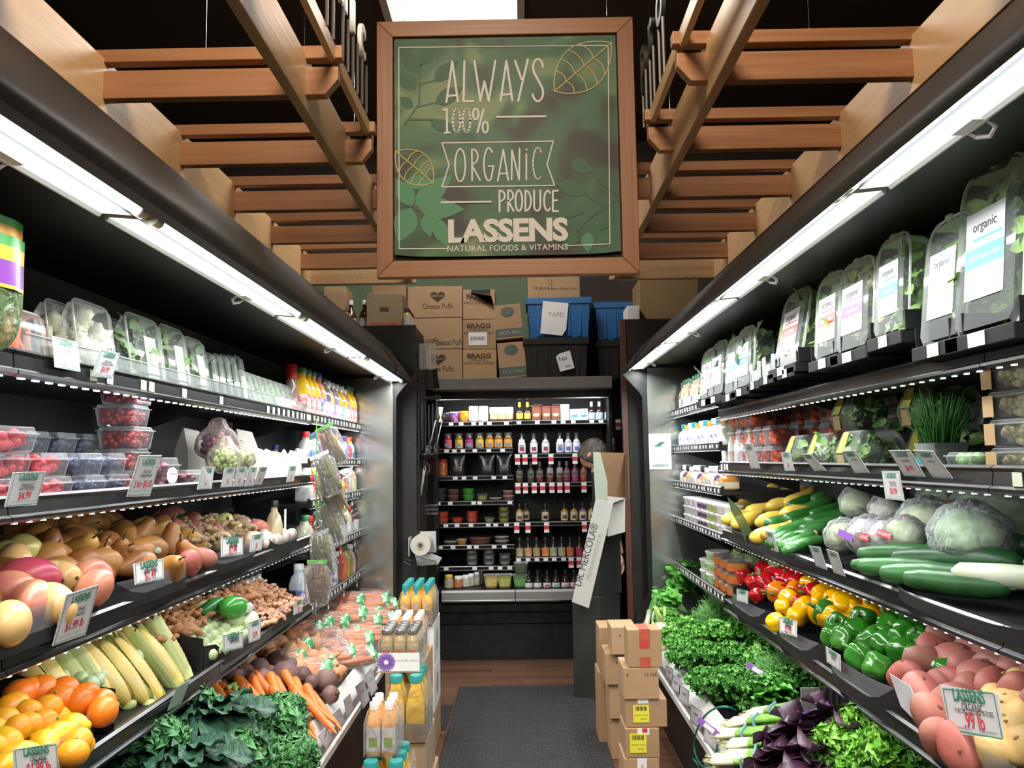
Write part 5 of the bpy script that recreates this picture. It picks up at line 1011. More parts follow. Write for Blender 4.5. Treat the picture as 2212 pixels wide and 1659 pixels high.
at(MG['p'], -1, zm([(630, 560), (60, 650), (230, 720), (640, 640)], 3.16, 0, 1070), 1.06, Z3+.07, .3, 'mangoes on the third left shelf', ['peach pink mango at the far end of its bin', 'orange pink mango at the left edge below the red mango', 'pink mango right under the red mango', 'lower peach mango at the far end behind the clear front'])
PL = zm([(330, 240), (340, 400, 1, .1, 0), (100, 250), (490, 330), (230, 310), (200, 220), (660, 190), (850, 270), (740, 360), (960, 280, 1, .5, .3), (1000, 370, 1.1, -1.3, 1), (1165, 340, 1.1, .08, 0), (690, 460), (840, 400), (390, 250), (420, 180), (560, 290), (560, 190), (1170, 500), (930, 480), (1280, 420), (780, 190)], 3.16, 0, 1070)
at(PEAR, -1, PL, *pl3, 'brown pears on the third left shelf', 'brown russet pear on the third left shelf', 1.05, pr_)
at(PEARG, -1, zm([(550, 390, 1.2), (960, 205), (1090, 290), (1265, 320), (1330, 335), (1085, 220)], 3.16, 0, 1070), *pl3, 'golden pears on the third left shelf', 'golden yellow pear among the brown pears', 1.0, pr_)
at(PR, -1, zm([(1170, 140), (1295, 180), (1340, 245), (1450, 250), (1210, 240), (1290, 470), (1360, 430)], 3.16, 0, 1070), 1.1, Z3+.075, .3, 'red potatoes on the left', 'red skinned potato beside the pears', .95)
heap(PEAR, -1, (1.2, 1.36), (1.45, 2.6), Z3+.1, .3, .08, 'brown russet pear deep at the back of the left heap', 'brown pears at the back', rot=pr_)
SQ = simple('winter_squash', 'squash', 'squash', G().ball((.045, .045, .05), (0, 0, 0), 20, 12, lambda d, th, ph: 1+.05*math.cos(ph*8)), mat('tan_squash', (.55, .36, .2), .45, 0, (.48, .33, .22), 6, rnd=.4), [('stem', G().tube([(0, 0, .045), (.004, 0, .065)], .006, 6), STEMB)])
at(SQ, -1, zm([(1530, 255), (1620, 200), (1660, 215), (1440, 195), (1720, 320), (1600, 260), (1500, 330), (1690, 260)], 3.16, 0, 1070), 1.08, Z3+.06, .3, 'tan squash', 'small tan squash on the third left shelf')
at(MG['p'], -1, zm([(1765, 225)], 3.16, 0, 1070), 1.08, Z3+.075, .3, 'apple', 'pink and yellow fruit at the far end of the squash bin', .85); at(MG['g'], -1, zm([(1520, 190)], 3.16, 0, 1070), 1.12, Z3+.09, .3, 'lime', 'lime green fruit behind the tan squash', .8)
def knob(nm, c1, c2, sd, n=5, k=1):
    r_ = random.Random(sd); g = G(); p = V((-.05, 0, 0)); pts = []
    for i in range(6): pts.append(p.copy()); p += V((.019, r_.uniform(-.008, .008), r_.uniform(-.006, .006)))
    g.tube(pts, [.007, .012, .013, .012, .0115, .006], 8)
    for i in range(n): b = pts[1+i % 4]; e = b+V((r_.uniform(-.01, .02), r_.choice((-1, 1))*r_.uniform(.018, .032), r_.uniform(-.008, .014))); g.tube([b, (b+e)/2+V((0, 0, .003)), e], [.009, .0095, .006], 7)
    return simple(nm, nm.replace('_', ' '), 'root', g, mat(nm+'_skin', c1, .6, 0, c2, 45, .2, 70, rnd=.5))
GIN, TUR, TUR2 = knob('ginger_root', (.4, .28, .14), (.3, .2, .1), 3), knob('turmeric_root', (.5, .24, .1), (.36, .16, .07), 5, 4), knob('galangal_root', (.62, .36, .22), (.5, .26, .15), 9, 5)
fl = lambda: R(rr(-.5, .5), rr(-.5, .5), rr(0, 6.28))
heap(GIN, -1, (1.15, 1.34), (2.85, 3.5), Z3+.1, .25, .055, 'brown ginger root piled behind the squash on the left', 'ginger roots', rot=fl)
GAR = simple('garlic_bulb', 'garlic bulb', 'garlic', G().ball((.026, .026, .022), (0, 0, 0), 18, 10, lambda d, th, ph: 1+.06*math.cos(ph*7)+.5*max(0, d.z-.85)), mat('garlic_skin', (.72, .62, .52), .5, 0, (.62, .5, .42), 14, rnd=.3))
heap(GAR, -1, (1.07, 1.34), (3.45, 3.92), Z3+.05, .25, .05, 'pale garlic bulb in the farthest bin of the third left shelf', 'garlic bulbs')
b_ = bottle('tall_drink_bottle', .038, .21, gl('cloudy_cream_drink', (.5, .42, .26), .15), CAPK, None, neck=.4, sh=.55, cap=.025); b_.put(hp(-1, 592, 1150, 1.06, Z3+.06, .3)+V((0, 0, -.07)), (0, 0, 1.57), 1, 'cloudy cream drink bottle with a hanging tag standing among the bins', 'drink bottle'); G().box(.02, .05, -.04, -.039, .08, .17).build('hang_tag', CARDW, b_.root, smooth=0)
# -------- left, fourth shelf
Z4 = shelf_top(-1, 3)
Yl = lambda u, v: px(u, v, X=-1.03).y
bin_(-1, Yl(30, 1600)-.35, Yl(243, 1560), Z4, 'nearest bin on the fourth left shelf, holding lemons and oranges', .1, .17, bulge=.03)
y0, y1 = Yl(284, 1560), Yl(468, 1440); bin_(-1, y0, y1, Z4, 'open black tray of corn on the fourth left shelf', .11, .16, False, low=.012, corner=False)
bin_(-1, y1+.005, Yl(578, 1380), Z4, 'bin of tomatillos on the fourth left shelf', .085, .13); bin_(-1, Yl(580, 1370), Yl(660, 1330), Z4, 'bin of turmeric on the fourth left shelf', .085, .14)
LEM = simple('lemon', 'lemon', 'lemon', G().ball((.031, .031, .04), (0, 0, 0), 18, 12, lambda d, th, ph: 1+.22*max(0, abs(d.z)-.86)/.14), mat('lemon_peel', (.85, .52, .02), .38, 0, (.85, .46, .02), 6, .08, 160, rnd=.5))
MAN = simple('mandarin', 'mandarin', 'mandarin', G().ball((.034, .034, .029), (0, 0, 0), 18, 12), mat('mandarin_peel', (.8, .3, .01), .38, 0, (.78, .36, .015), 6, .08, 160, rnd=.5), [('stem_button', G().ball((.004, .004, .003), (0, 0, .029), 8, 5), STEMG)])
ORA = simple('orange', 'orange', 'orange', G().ball((.038, .038, .036), (0, 0, 0), 20, 12), mat('orange_peel', (.82, .2, .01), .38, 0, (.76, .16, .008), 6, .08, 160), [('stem_button', G().ball((.004, .004, .003), (0, 0, .036), 8, 5), STEMG)])
yA, yB = Yl(30, 1600)-.28, Yl(235, 1560)-.03
heap(LEM, -1, (1.08, 1.24), (yA, yB), Z4+.08, .3, .066, 'yellow lemon in the nearest bin of the fourth left shelf', 'lemons on the left', .25, .2)
heap(LEM, -1, (1.065, 1.07), (yA, yB), Z4+.035, .3, .066, 'yellow lemon low against the clear bin front on the left', 'lemons on the left', .25, .2)
at(MAN, -1, zm([(120, 1030), (60, 890), (190, 920), (30, 980), (100, 860), (310, 990), (200, 1000), (330, 890), (500, 1190), (530, 1120)], 3.16, 0, 1250), 1.07, Z4+.09, .32, 'mandarins on the left', 'orange yellow mandarin among the lemons')
at(ORA, -1, zm([(280, 770, 1.1), (430, 780, 1.1), (590, 810), (410, 830), (540, 850), (130, 790), (690, 850), (200, 770), (700, 910)], 3.16, 0, 1250), 1.16, Z4+.12, .3, 'oranges on the left', 'deep orange fruit behind the lemons')
bx_ = G().prism([(-1.2, Z4), (-1.2, Z4+.16)], .003, 'y', 1.5) if 0 else None
# corn
KER = mat('corn_kernels', (.8, .58, .14), .35, 0, (.82, .64, .26), 12); HUSK = mat('pale_green_husk', (.46, .55, .16), .55, 0, (.6, .62, .3), 16, .2, 30, stretch=(9, 9, .7))
def corn():
    t = thing('corn_cob', 'corn', 'corn')
    G().ball((.0235, .0235, .095), (0, 0, 0), 42, 44, lambda d, th, ph: V((math.copysign(abs(d.x)**.85, d.x), math.copysign(abs(d.y)**.85, d.y), d.z))*(1+.05*abs(math.sin(ph*7))*abs(math.sin(th*22)))).build('kernels', KER, t, smooth=180)
    g = G(); N, K = 10, 12
    for a0, a1, ln, r0 in ((1.15, 4.0, .205, .0275), (2.6, 5.15, .2, .029)):
        vs = []; fs = []
        for j in range(N+1):
            z = -.104+ln*j/N
            for i in range(K+1):
                a = a0+(a1-a0)*i/K; q = r0*min(1, .62+j/N*2.0)*(1-.05*(j/N)**2)+.001*math.sin(a*22); vs.append((q*math.cos(a), q*math.sin(a), z+.006*math.sin(i*2.1)*(j == N)))
        for j in range(N):
            for i in range(K): q = j*(K+1)+i; fs.append((q, q+1, q+K+2, q+K+1))
        g.add(vs, fs)
    g.ball((.018, .018, .012), (0, 0, -.1), 12, 6)
    g.build('husk', HUSK, t, smooth=180); return Kind(t)
CORN = corn()
CL = zm([(1170, 500, 1.05), (1090, 560, 1.05), (1000, 510, 1.05), (930, 620, 1.05), (840, 640, 1.0), (720, 650, .95), (620, 640, .95), (540, 620, .95), (470, 610, .9), (690, 520, .85), (590, 560, .9), (790, 520, .9), (880, 500, .9), (350, 640, .85), (420, 570, .85), (220, 650, .85), (300, 600, .8), (690, 470, .8), (760, 570, .9)], 3.16, 0, 1250)
for i, p in enumerate(CL):
    c = hp(-1, p[0], p[1], 1.08, Z4+.05, .42)
    ax = V((rr(.42, .6), rr(-.12, .12), -.62)); CORN.put(c, face(None, -ax, (.7, -.55, .5)) @ R(math.radians(-90), 0, 0) @ R(0, 0, rr(-.7, .7)+(1.4 if i in (0, 6, 8, 9) else 0) - 1.57), p[2]*1.22, 'ear of corn in the black tray, %s from the right' % (ORD+['seventeenth', 'eighteenth', 'nineteenth'])[sorted(range(len(CL)), key=lambda j: -CL[j][0]).index(i)], 'ears of corn')
TOM = simple('tomatillo', 'tomatillo', 'tomatillo', G().ball((.021, .021, .022), (0, 0, 0), 16, 10, lambda d, th, ph: 1+.05*math.cos(ph*6)+.2*max(0, d.z-.8)), mat('tomatillo_husk', (.45, .58, .26), .45, 0, (.6, .68, .42), 9, .1, 40, rnd=.4))
heap(TOM, -1, (1.06, 1.34), (y1+.05, Yl(578, 1380)-.04), Z4+.05, .38, .04, 'pale green tomatillo in the bin beside the corn', 'tomatillos')
heap(TOM, -1, (1.2, 1.36), (y0+.1, y1), Z4+.1, .3, .042, 'pale green tomatillo piled behind the corn', 'tomatillos')
at(TOM, -1, zm([(1390, 225), (1600, 275), (1700, 290)], 3.16, 0, 1250), 1.1, Z4+.1, .35, 'large pale tomatillos', ['largest pale tomatillo left of the green papaya', 'flat pale tomatillo under the green papaya', 'pale tomatillo under the tip of the papaya'], 1.9)
PAP = simple('green_papaya', 'glossy green papaya lying on the tomatillo bin', 'papaya', G().lathe([(.001, -.1), (.03, -.09), (.05, -.05), (.055, 0), (.045, .05), (.022, .09), (.006, .115), (.001, .118)], 20), mat('papaya_skin', (.03, .24, .03), .2, 0, (.05, .3, .04), 4, coat=.3), [('sticker', G().ball((.026, .003, .03), (.0, -.047, .045), 10, 6), STICK)])
PAP.put(hp(-1, 508, 1312, 1.1, Z4+.15, .3), R(0, math.radians(100), math.radians(70)), .8); GP = simple('green_chili', 'dark green pepper behind the papaya', 'pepper', G().lathe([(.001, -.06), (.02, -.05), (.026, 0), (.015, .04), (.001, .06)], 14), mat('chili_skin', (.03, .17, .04), .25)); GP.put(hp(-1, 458, 1308, 1.12, Z4+.15, .3), R(0, 1.2, 1.0), 1)
yT = Yl(580, 1370)
heap(TUR, -1, (1.18, 1.35), (2.75, yT+.35), Z4+.12, .35, .042, 'brown turmeric root heaped on the fourth left shelf', 'turmeric roots', rot=fl)
heap(TUR2, -1, (1.06, 1.3), (yT+.03, Yl(660, 1330)-.03), Z4+.05, .42, .042, 'pinkish galangal root in the farthest bin of the fourth left shelf', 'galangal roots', rot=fl)
# -------- left deck: beets, carrots, greens, bagged carrots
def beet(nm, c1, c2): return simple(nm, nm.replace('_', ' '), 'beet', G().ball((.042, .042, .04), (0, 0, 0), 20, 14, lambda d, th, ph: 1+.03*math.cos(ph*5)+(.9*((-d.z-.93)/.07)**2 if d.z < -.93 else 0)), mat(nm+'_skin', c1, .6, 0, c2, 9, .15, 40, rnd=.4), [('stem_stub', G().tube([(0, 0, .036), (.003, 0, .052)], [.012, .008], 8), STEMB)])
BT, BTG = beet('purple_beet', (.1, .045, .05), (.18, .1, .09)), beet('golden_beet', (.46, .18, .07), (.5, .3, .17))
dp = (.84, .545, .42)
at(BT, -1, zm([(630, 810, 1.1), (650, 900, 1.05), (790, 740, 1.1), (850, 880, 1.55), (1000, 870, .95), (1195, 910, 1.25), (1240, 1030, .9), (500, 850, 1), (420, 860, .9), (1080, 920, .7), (940, 1210, .8), (900, 780, .8), (1010, 1230, .7)], 3.95, 400, 1240), *dp, 'dark purple beets', 'dark purple beet on the left deck')
at(BTG, -1, zm([(810, 600, 1), (890, 650, 1), (990, 560, 1), (985, 670, 1.05), (1100, 605, 1), (1090, 715, .9), (1170, 760, .95), (960, 790, .9), (1260, 790, .8), (1290, 860, .8), (1180, 690, .8), (700, 640, .9), (740, 700, .8), (900, 540, .9), (1060, 860, .8), (1230, 720, .8), (1330, 830, .7)], 3.95, 400, 1240), *dp, 'golden beets', 'golden orange beet on the left deck')
CARM = mat('carrot_skin', (.75, .2, .03), .45, 0, (.62, .15, .03), 14, .15, 50, stretch=(6, 6, 1), rnd=.4)
CARR = simple('carrot', 'carrot', 'carrot', G().lathe([(.001, -.1), (.004, -.095), (.009, -.06), (.0135, -.01), (.017, .04), (.019, .07), (.016, .082), (.006, .085), (.001, .08)], 14), CARM, [('stem_stub', G().tube([(0, 0, .08), (0, 0, .09)], .006, 6), STEMG)])
cf = lambda: face(None, V((rr(-.75, -.4), rr(.3, .8), rr(.25, .5)))) @ R(math.radians(-90), 0, 0)
at(CARR, -1, zm([(720, 1000), (800, 1050), (860, 1050), (950, 1010), (1000, 1040), (1030, 1100), (1090, 1120), (1120, 1130), (900, 1130), (1180, 1150), (650, 1030), (590, 1030), (520, 1040), (900, 1240), (950, 1290), (880, 1320), (880, 1380), (840, 1420), (1010, 1180), (760, 980), (860, 1270), (1140, 1200), (430, 1070), (350, 1100), (920, 1350)], 3.95, 400, 1240), *dp, 'loose carrots', 'orange carrot on the left deck below the beets', (1.05, 1.05, 1.4), cf)
heap(BT, -1, (.95, 1.3), (2.6, 3.3), .53, .4, .08, 'dark purple beet deep in the back of the left deck', 'dark purple beets at the back'); heap(BTG, -1, (1.0, 1.3), (3.2, 3.8), .55, .4, .08, 'golden orange beet deep in the back of the left deck', 'golden beets at the back')
def leaf(g, b, d, up, L_, W_, ruf=.2, curl=.4, nu=8, nv=4, fr_=6, mi=0, ph=0, stem=.2):
    """ruffled leaf from b along d, bending with curl"""
    d = V(d).normalized(); sd = d.cross(V(up)).normalized(); n = sd.cross(d); vs = []; fs = []
    for i in range(nu+1):
        t_ = i/nu; w_ = W_*math.sin(math.pi*min(1, stem*.4+t_*(1-stem*.4)))**.7; c = V(b)+d*L_*t_*(1-.25*curl*t_)-n*L_*curl*t_*t_*.6
        for j in range(-nv, nv+1):
            e = j/nv; vs.append(c+sd*w_*e*.5*(1-.25*ruf*abs(e)*math.cos(fr_*t_*6.28+ph+e))+n*(ruf*W_*abs(e)**1.5*math.sin(fr_*t_*6.28+ph+e*2.5)+.12*W_*abs(e)))
    k = 2*nv+1
    for i in range(nu):
        for j in range(2*nv): q = i*k+j; fs.append((q, q+1, q+k+1, q+k))
    g.add(vs, fs, mi)
def bunch(nm, cat, m, n, L_, W_, ruf, curl, spread, sd, stemm=None, fr_=6, nu=10, nv=4, sub=None):
    r_ = random.Random(sd); g = G(); gs = G()
    for k in range(n):
        a = r_.uniform(-1, 1)*spread; e = r_.uniform(-.15, 1)*spread*.8; d = V((math.sin(a), r_.uniform(.75, 1), math.sin(e)))
        b = d.normalized()*L_*.28*r_.uniform(.5, 1.5); leaf(g, b, d, (r_.uniform(-.5, .5), r_.uniform(-.4, .2), 1), L_*r_.uniform(.7, 1.1), W_*r_.uniform(.7, 1.15), ruf, curl*r_.uniform(.2, 1.4), nu, nv, fr_, 0, r_.uniform(0, 6))
        gs.tube([(r_.uniform(-.012, .012), -.04, r_.uniform(-.01, .01)), b], [.004, .003], 5)
    t = thing(nm, nm.replace('_', ' '), cat); g.build('leaves', m, t, smooth=180, fixn=False); gs.build('stems', stemm or STEMG, t, smooth=180); return Kind(t)
KALE = mat('curly_kale_leaf', (.05, .19, .06), .5, 0, (.1, .3, .1), 14, .25, 60); DINO = mat('dark_lacinato_leaf', (.02, .075, .045), .5, 0, (.035, .11, .06), 30, .8, 70)
def tuft(nm, cat, m, n, sz, sd, rad=(.09, .09, .06), dill=False, wd=.8, ruf=.3):
    """a bunch of fine leaves: hundreds of small leaflets on stems"""
    r_ = random.Random(sd); g = G()
    for k in range(n):
        d = V((r_.uniform(-1, 1), r_.uniform(-.6, 1), r_.uniform(-.3, 1))).normalized(); p = V((d.x*rad[0], d.y*rad[1], d.z*rad[2]))*r_.uniform(.7, 1.08)
        if dill:
            for q in range(3): e = p+V((r_.uniform(-1, 1), r_.uniform(-1, 1), r_.uniform(-.2, 1)))*sz; g.tube([p, e], [.0011, .0005], 3)
        else:
            for q in range(3):
                a = d+V((r_.uniform(-1, 1), r_.uniform(-1, 1), r_.uniform(-.6, .8))); leaf(g, p, a, d+V((.1, .2, .3)), sz*r_.uniform(.7, 1.2), sz*wd, ruf, .5, 5, 3, 1.6, 0, k+q)
    t = thing(nm, nm.replace('_', ' '), cat); g.build('leaves', m, t, smooth=180, fixn=False); gs = G()
    for k in range(14): gs.tube([(r_.uniform(-.02, .02), -rad[1]*1.3, r_.uniform(-.02, .0)), (r_.uniform(-.05, .05), rad[1]*.3, r_.uniform(-.02, .03))], .0025, 5)
    gs.build('stems', STEMG, t, smooth=180); return Kind(t)
CK = tuft('curly_kale_bunch', 'kale', KALE, 330, .034, 3, (.1, .13, .07), wd=1.3, ruf=.55)
DKL = bunch('dark_kale_bunch', 'kale', DINO, 16, .25, .085, .1, .8, .7, 5, fr_=4, nu=22, nv=6)
def lay(kind, s, lst, group, x0=.84, z0=.54, m=.42):
    for u, v, k, d, lab in lst: kind.put(hp(s, u, v, x0, z0, m), face(None, d), k, lab, group)
lay(CK, -1, [(545, 1600, 1.25, (.6, -.5, .3), 'curly green kale bunch at the front of the left deck'), (500, 1650, 1.2, (.3, -.8, .3), 'curly kale bunch lower down beside the dark kale'), (570, 1570, 1.0, (.8, .3, .3), 'curly kale bunch nearest the carrots'), (400, 1560, 1.0, (.2, -.5, .6), 'curly kale bunch behind the dark kale'), (300, 1630, 1.1, (.4, -.6, .4), 'light curly kale bunch at the far left of the deck'), (580, 1650, 1.05, (.9, -.1, .1), 'curly kale bunch against the white bumper')], 'curly kale bunches')
lay(DKL, -1, [(415, 1570, 1.25, (.35, -.75, .1), 'dark lacinato kale bunch left of the curly kale'), (370, 1640, 1.2, (.3, -.8, .0), 'lower dark lacinato kale bunch by the black shelf edge')], 'dark kale bunches')
t = thing('leafy_bunch', 'cut pale green carrot tops beside the purple beets', 'greens', hp(-1, 500, 1490, *dp)); g = G()
for k in range(9): g.tube([(rr(-.03, .03), rr(-.05, -.02), rr(-.02, .02)), (rr(-.02, .02), 0, .01), (.02+rr(-.01, .01), rr(.04, .1), rr(-.02, .02))], [.009, .007, .003], 6)
g.build('stems', mat('celery_green', (.3, .5, .1), .45, 0, (.45, .6, .2), 12), t, smooth=180)
MUSH = simple('white_turnip', 'turnip', 'turnip', G().ball((.022, .022, .019), (0, 0, 0), 14, 8), CAPW); at(MUSH, -1, [(465, 1545, 1.2), (580, 1532, .8)], *dp, 'white caps', ['white round tie label on the curly kale bunch', 'white root tip resting on the curly kale'])
# bagged carrots
FLM = clear('carrot_bag_film', body=.1, wr=18, rough=.14, spec=.9, col=(.95, .85, .8)); GPR = mat('green_bag_print', (.05, .34, .1), .45, 0, (.7, .8, .7), 40, lo=.5, hi=.56); BABY = mat('mixed_carrots', (.78, .24, .05), .45, 0, (.65, .16, .04), 25, rnd=.2); MIXC = mat('rainbow_carrots', (.75, .3, .06), .45, 0, (.25, .05, .12), 11)
def cbag(nm, inner, pr=True):
    t = thing(nm, nm.replace('_', ' '), 'bag'); g = G()
    for k in range(16): a = rr(-.055, .055); z = rr(-.012, .02); g.tube([(a, -.1, z), (a+rr(-.01, .01), 0, z+.004), (a+rr(-.014, .014), .1, z)], [.008, .0135, .006], 8)
    g.build('carrots', inner, t, smooth=180)
    def pf(d, th, ph): k = 1+.05*math.sin(ph*5+th*3)+.04*math.sin(th*9); return V((math.copysign(abs(d.x)**.6, d.x)*k, math.copysign(abs(d.y)**.75, d.y)*k, d.z*k))
    G().ball((.078, .135, .036), (0, 0, .002), 26, 16, pf).build('film', FLM, t, smooth=180)
    if pr: G().ball((.055, .026, .034), (0, .112, .002), 16, 8, pf).build('printed_end', GPR, t, smooth=180); text('ORGANIC CARROTS', .022, REDP, t, frame((0, .0, .0405), (1, 0, 0), (0, 1, 0)), 'printed_text', .8)
    return Kind(t)
CB, CB2 = cbag('carrot_bag', BABY), cbag('rainbow_carrot_bag', MIXC, False)
for i, (u, v, k, a) in enumerate([(735, 1330, 1.1, -.35), (790, 1300, 1.1, -.2), (770, 1345, 1.05, -.3), (750, 1385, 1.0, -.25), (805, 1340, 1, -.15), (700, 1345, 1, -.5), (790, 1375, .95, -.2), (760, 1420, .9, .1), (735, 1300, 1.05, -.4), (815, 1310, 1, 0)]): CB.put(hp(-1, u, v, .84, .545, .42), R(0, .5, -1.1+a), k, 'clear bag of orange carrots, %s of those at the far left deck' % ORD[i], 'bags of carrots')
for i, (u, v, k, a) in enumerate([(690, 1375, .85, -.4), (715, 1400, .8, .2)]): CB2.put(hp(-1, u, v, .84, .55, .42), R(0, .5, -1.0+a), k, ['upper bag of rainbow carrots beside the golden beets', 'lower bag of rainbow carrots beside the golden beets'][i], 'bags of rainbow carrots')
heap(CB, -1, (.98, 1.25), (3.7, 5.2), .56, .42, .2, 'bag of orange carrots deep in the heap on the left deck', 'bags of carrots', rot=lambda: R(0, .4, -1.3+rr(-.4, .4)))
# -------- left, second shelf: berries and grapes
Z2 = shelf_top(-1, 1)
def shell(nm, w_, d_, h_, fruit, m, cnt, fr_, lid=.3, cat='berry box'):
    """hinged clear box full of fruit"""
    t = thing(nm, nm.replace('_', ' '), cat); a, b = w_/2, d_/2; g = G()
    for k in range(cnt): g.ball(fr_*rr(.85, 1.1), (rr(-a+fr_, a-fr_)*.93, rr(-b+fr_, b-fr_)*.93, rr(fr_, h_*.8-fr_*.3)), 10, 7)
    o_ = g.build(fruit, m, t, smooth=180); o_['kind'] = 'stuff'
    z1 = h_*(1-lid); G().add([(-a*.88, -b*.88, 0), (a*.88, -b*.88, 0), (a*.88, b*.88, 0), (-a*.88, b*.88, 0), (-a, -b, z1), (a, -b, z1), (a, b, z1), (-a, b, z1)], [(0, 1, 5, 4), (1, 2, 6, 5), (2, 3, 7, 6), (3, 0, 4, 7), (0, 3, 2, 1)]).build('base', CLEAR, t, smooth=0, bevel=.004)
    g = G().box(-a*1.05, a*1.05, -b*1.07, b*1.07, z1, z1+.003); g.add([(-a*.97, -b*.97, z1), (a*.97, -b*.97, z1), (a*.97, b*.97, z1), (-a*.97, b*.97, z1), (-a*.9, -b*.9, h_), (a*.9, -b*.9, h_), (a*.9, b*.9, h_), (-a*.9, b*.9, h_)], [(0, 1, 5, 4), (1, 2, 6, 5), (2, 3, 7, 6), (3, 0, 4, 7), (4, 5, 6, 7)])
    g.build('lid', clear('clear_lid', body=.06, spec=.8), t, smooth=0, bevel=.003); return Kind(t)
RASM = mat('raspberries', (.62, .03, .06), .4, 0, (.75, .1, .12), 60, .5, 240); BLUM = mat('blueberries', (.03, .035, .09), .45, 0, (.1, .12, .22), 60); CRAM = mat('cranberries', (.2, .004, .012), .2, 0, (.36, .015, .02), 30, coat=.3)
RAS, BLB, CRB = shell('raspberry_box', .13, .11, .055, 'raspberries', RASM, 60, .012), shell('blueberry_box', .11, .11, .055, 'blueberries', BLUM, 80, .0095), shell('cranberry_box', .12, .11, .062, 'cranberries', CRAM, 190, .0095, .2)
LV = ['lowest', 'second', 'third', 'fourth', 'topmost']
def piles(kind, s, Ys, nlev, xoff, z, h_, lab, group):
    for j, y in enumerate(Ys):
        for k in range(nlev[j]): kind.put((s*(XS[s]+xoff+(.01 if k % 2 else 0)), y, z+k*(h_+.001)), R(0, 0, -s*math.pi/2+rr(-.06, .06)), 1, '%s %s%s' % (LV[min(k, 4)], lab, ', %s stack' % ORD[j] if len(Ys) > 1 else ''), group)
piles(RAS, -1, [1.62, 1.78, 1.94], [4, 3, 2], .085, Z2, .055, 'box of red raspberries on the second left shelf', 'boxes of raspberries'); piles(RAS, -1, [1.66, 1.82], [3, 3], .22, Z2, .055, 'box of raspberries in the back row of the second left shelf', 'boxes of raspberries at the back')
piles(BLB, -1, [2.09, 2.22], [2, 2], .075, Z2, .055, 'box of blueberries on the second left shelf', 'boxes of blueberries'); piles(BLB, -1, [2.05, 2.18, 2.31], [3, 3, 3], .2, Z2, .055, 'box of blueberries in the back row of the left shelf', 'boxes of blueberries at the back')
piles(CRB, -1, [2.375], [5], .085, Z2, .062, 'box of red cranberries in the tall pile, second left shelf', 'boxes of cranberries')
GRB = shell('grape_box', .13, .12, .1, 'grapes', mat('red_grapes', (.2, .03, .06), .25, 0, (.35, .08, .1), 20), 60, .013, .25); GRB.put((-1.14, 2.56, Z2), R(0, 0, math.pi/2), 1, 'clear box of dark grapes with an oval white sticker', 'grape box'); GRB.put((-1.12, 2.7, Z2), R(0, 0, math.pi/2), (1, 1, .6), 'low clear box of grapes right of the oval sticker', 'grape box')
G().ball((.04, .001, .026), (0, -.064, .045), 18, 8).build('oval_sticker', CARDW, GRB.root); text('Cranberries', .012, REDP, GRB.root, frame((0, -.0655, .05), (1, 0, 0), (0, 0, 1)), 'lettering')
def grapebag(nm, lab, c1, c2, p, sc):
    t = thing(nm, lab, 'bag of grapes', p); g = G()
    for k in range(70): d = V((rr(-1, 1), rr(-1, 1), rr(-.5, 1))); g.ball(.0125, tuple(d.normalized()*rr(.5, 1)*.055), 9, 6)
    q = g.build('grapes', mat(nm+'_skin', c1, .2, 0, c2, 20, coat=.3), t, smooth=180); q['kind'] = 'stuff'
    G().ball((.085, .078, .07), (0, 0, .01), 24, 14, lambda d, th, ph: 1+.06*math.sin(ph*6)*math.sin(th*4)+.5*max(0, d.z-.9)/.1).build('bag_film', FLM, t, smooth=180); t.scale = (sc,)*3
grapebag('red_grape_bag', 'clear bag of red grapes tied at the top', (.28, .05, .12), (.5, .2, .25), px(470, 965, X=-1.17), 1.0); grapebag('green_grape_bag', 'clear bag of green grapes in front of the red grape bag', (.35, .5, .1), (.5, .62, .2), px(485, 995, X=-1.1)+V((0, 0, 0)), .8); grapebag('green_grape_bag', 'second clear bag of green grapes beside the white paper bags', (.35, .5, .1), (.5, .62, .2), px(520, 993, X=-1.12), .7)
WP = mat('white_paper_bag', (.8, .77, .7), .7, 0, (.74, .7, .62), 5, .1, 20)
def pbag(u, y0, h_, x, lab, rz, k=1):
    t = thing('white_paper_bag', lab, 'paper bag', (-x, px(u, 1000, X=-x).y, Z2), rz, 'white paper bags')
    w_ = .11*k; g = G(); vs = [(-w_/2, -.035, 0), (w_/2, -.035, 0), (w_/2, .035, 0), (-w_/2, .035, 0), (-w_/2*.95, -.03, h_*.6), (w_/2, -.03, h_*.66), (w_/2, .03, h_*.66), (-w_/2*.95, .03, h_*.6), (-w_/2*.8, -.003, h_), (w_/2*.9, -.003, h_*.95), (w_/2*.9, .003, h_*.95), (-w_/2*.8, .003, h_)]
    g.add(vs, [(0, 1, 5, 4), (1, 2, 6, 5), (2, 3, 7, 6), (3, 0, 4, 7), (4, 5, 9, 8), (5, 6, 10, 9), (6, 7, 11, 10), (7, 4, 8, 11), (8, 9, 10, 11), (0, 3, 2, 1)]).build('paper', WP, t, smooth=20)
for i, u in enumerate((560, 578, 596, 614, 632, 648)): pbag(u, 0, rr(.13, .15), 1.11+rr(0, .02), 'white paper bag, %s from the grapes on the second left shelf' % ORD[i], 1.57+rr(-.3, .3), .9)
pbag(525, 0, .23, 1.24, 'tall white paper sheet standing behind the green grapes', 1.2, 1.1); pbag(410, 0, .22, 1.3, 'white paper corner behind the grape boxes', 1.3, 1.0)
YJ = gl('yellow_oj', (.78, .55, .03), .12); FJ = bottle('juice_bottle', .034, .17, YJ, CAPB, None, neck=.42, sh=.5, cap=.02, waist=.12); FJ.put((-1.27, px(595, 950, X=-1.27).y, Z2), (0, 0, 1.57), 1, 'small waisted bottle of yellow juice with blue cap behind the paper bags', 'yellow juice bottles')
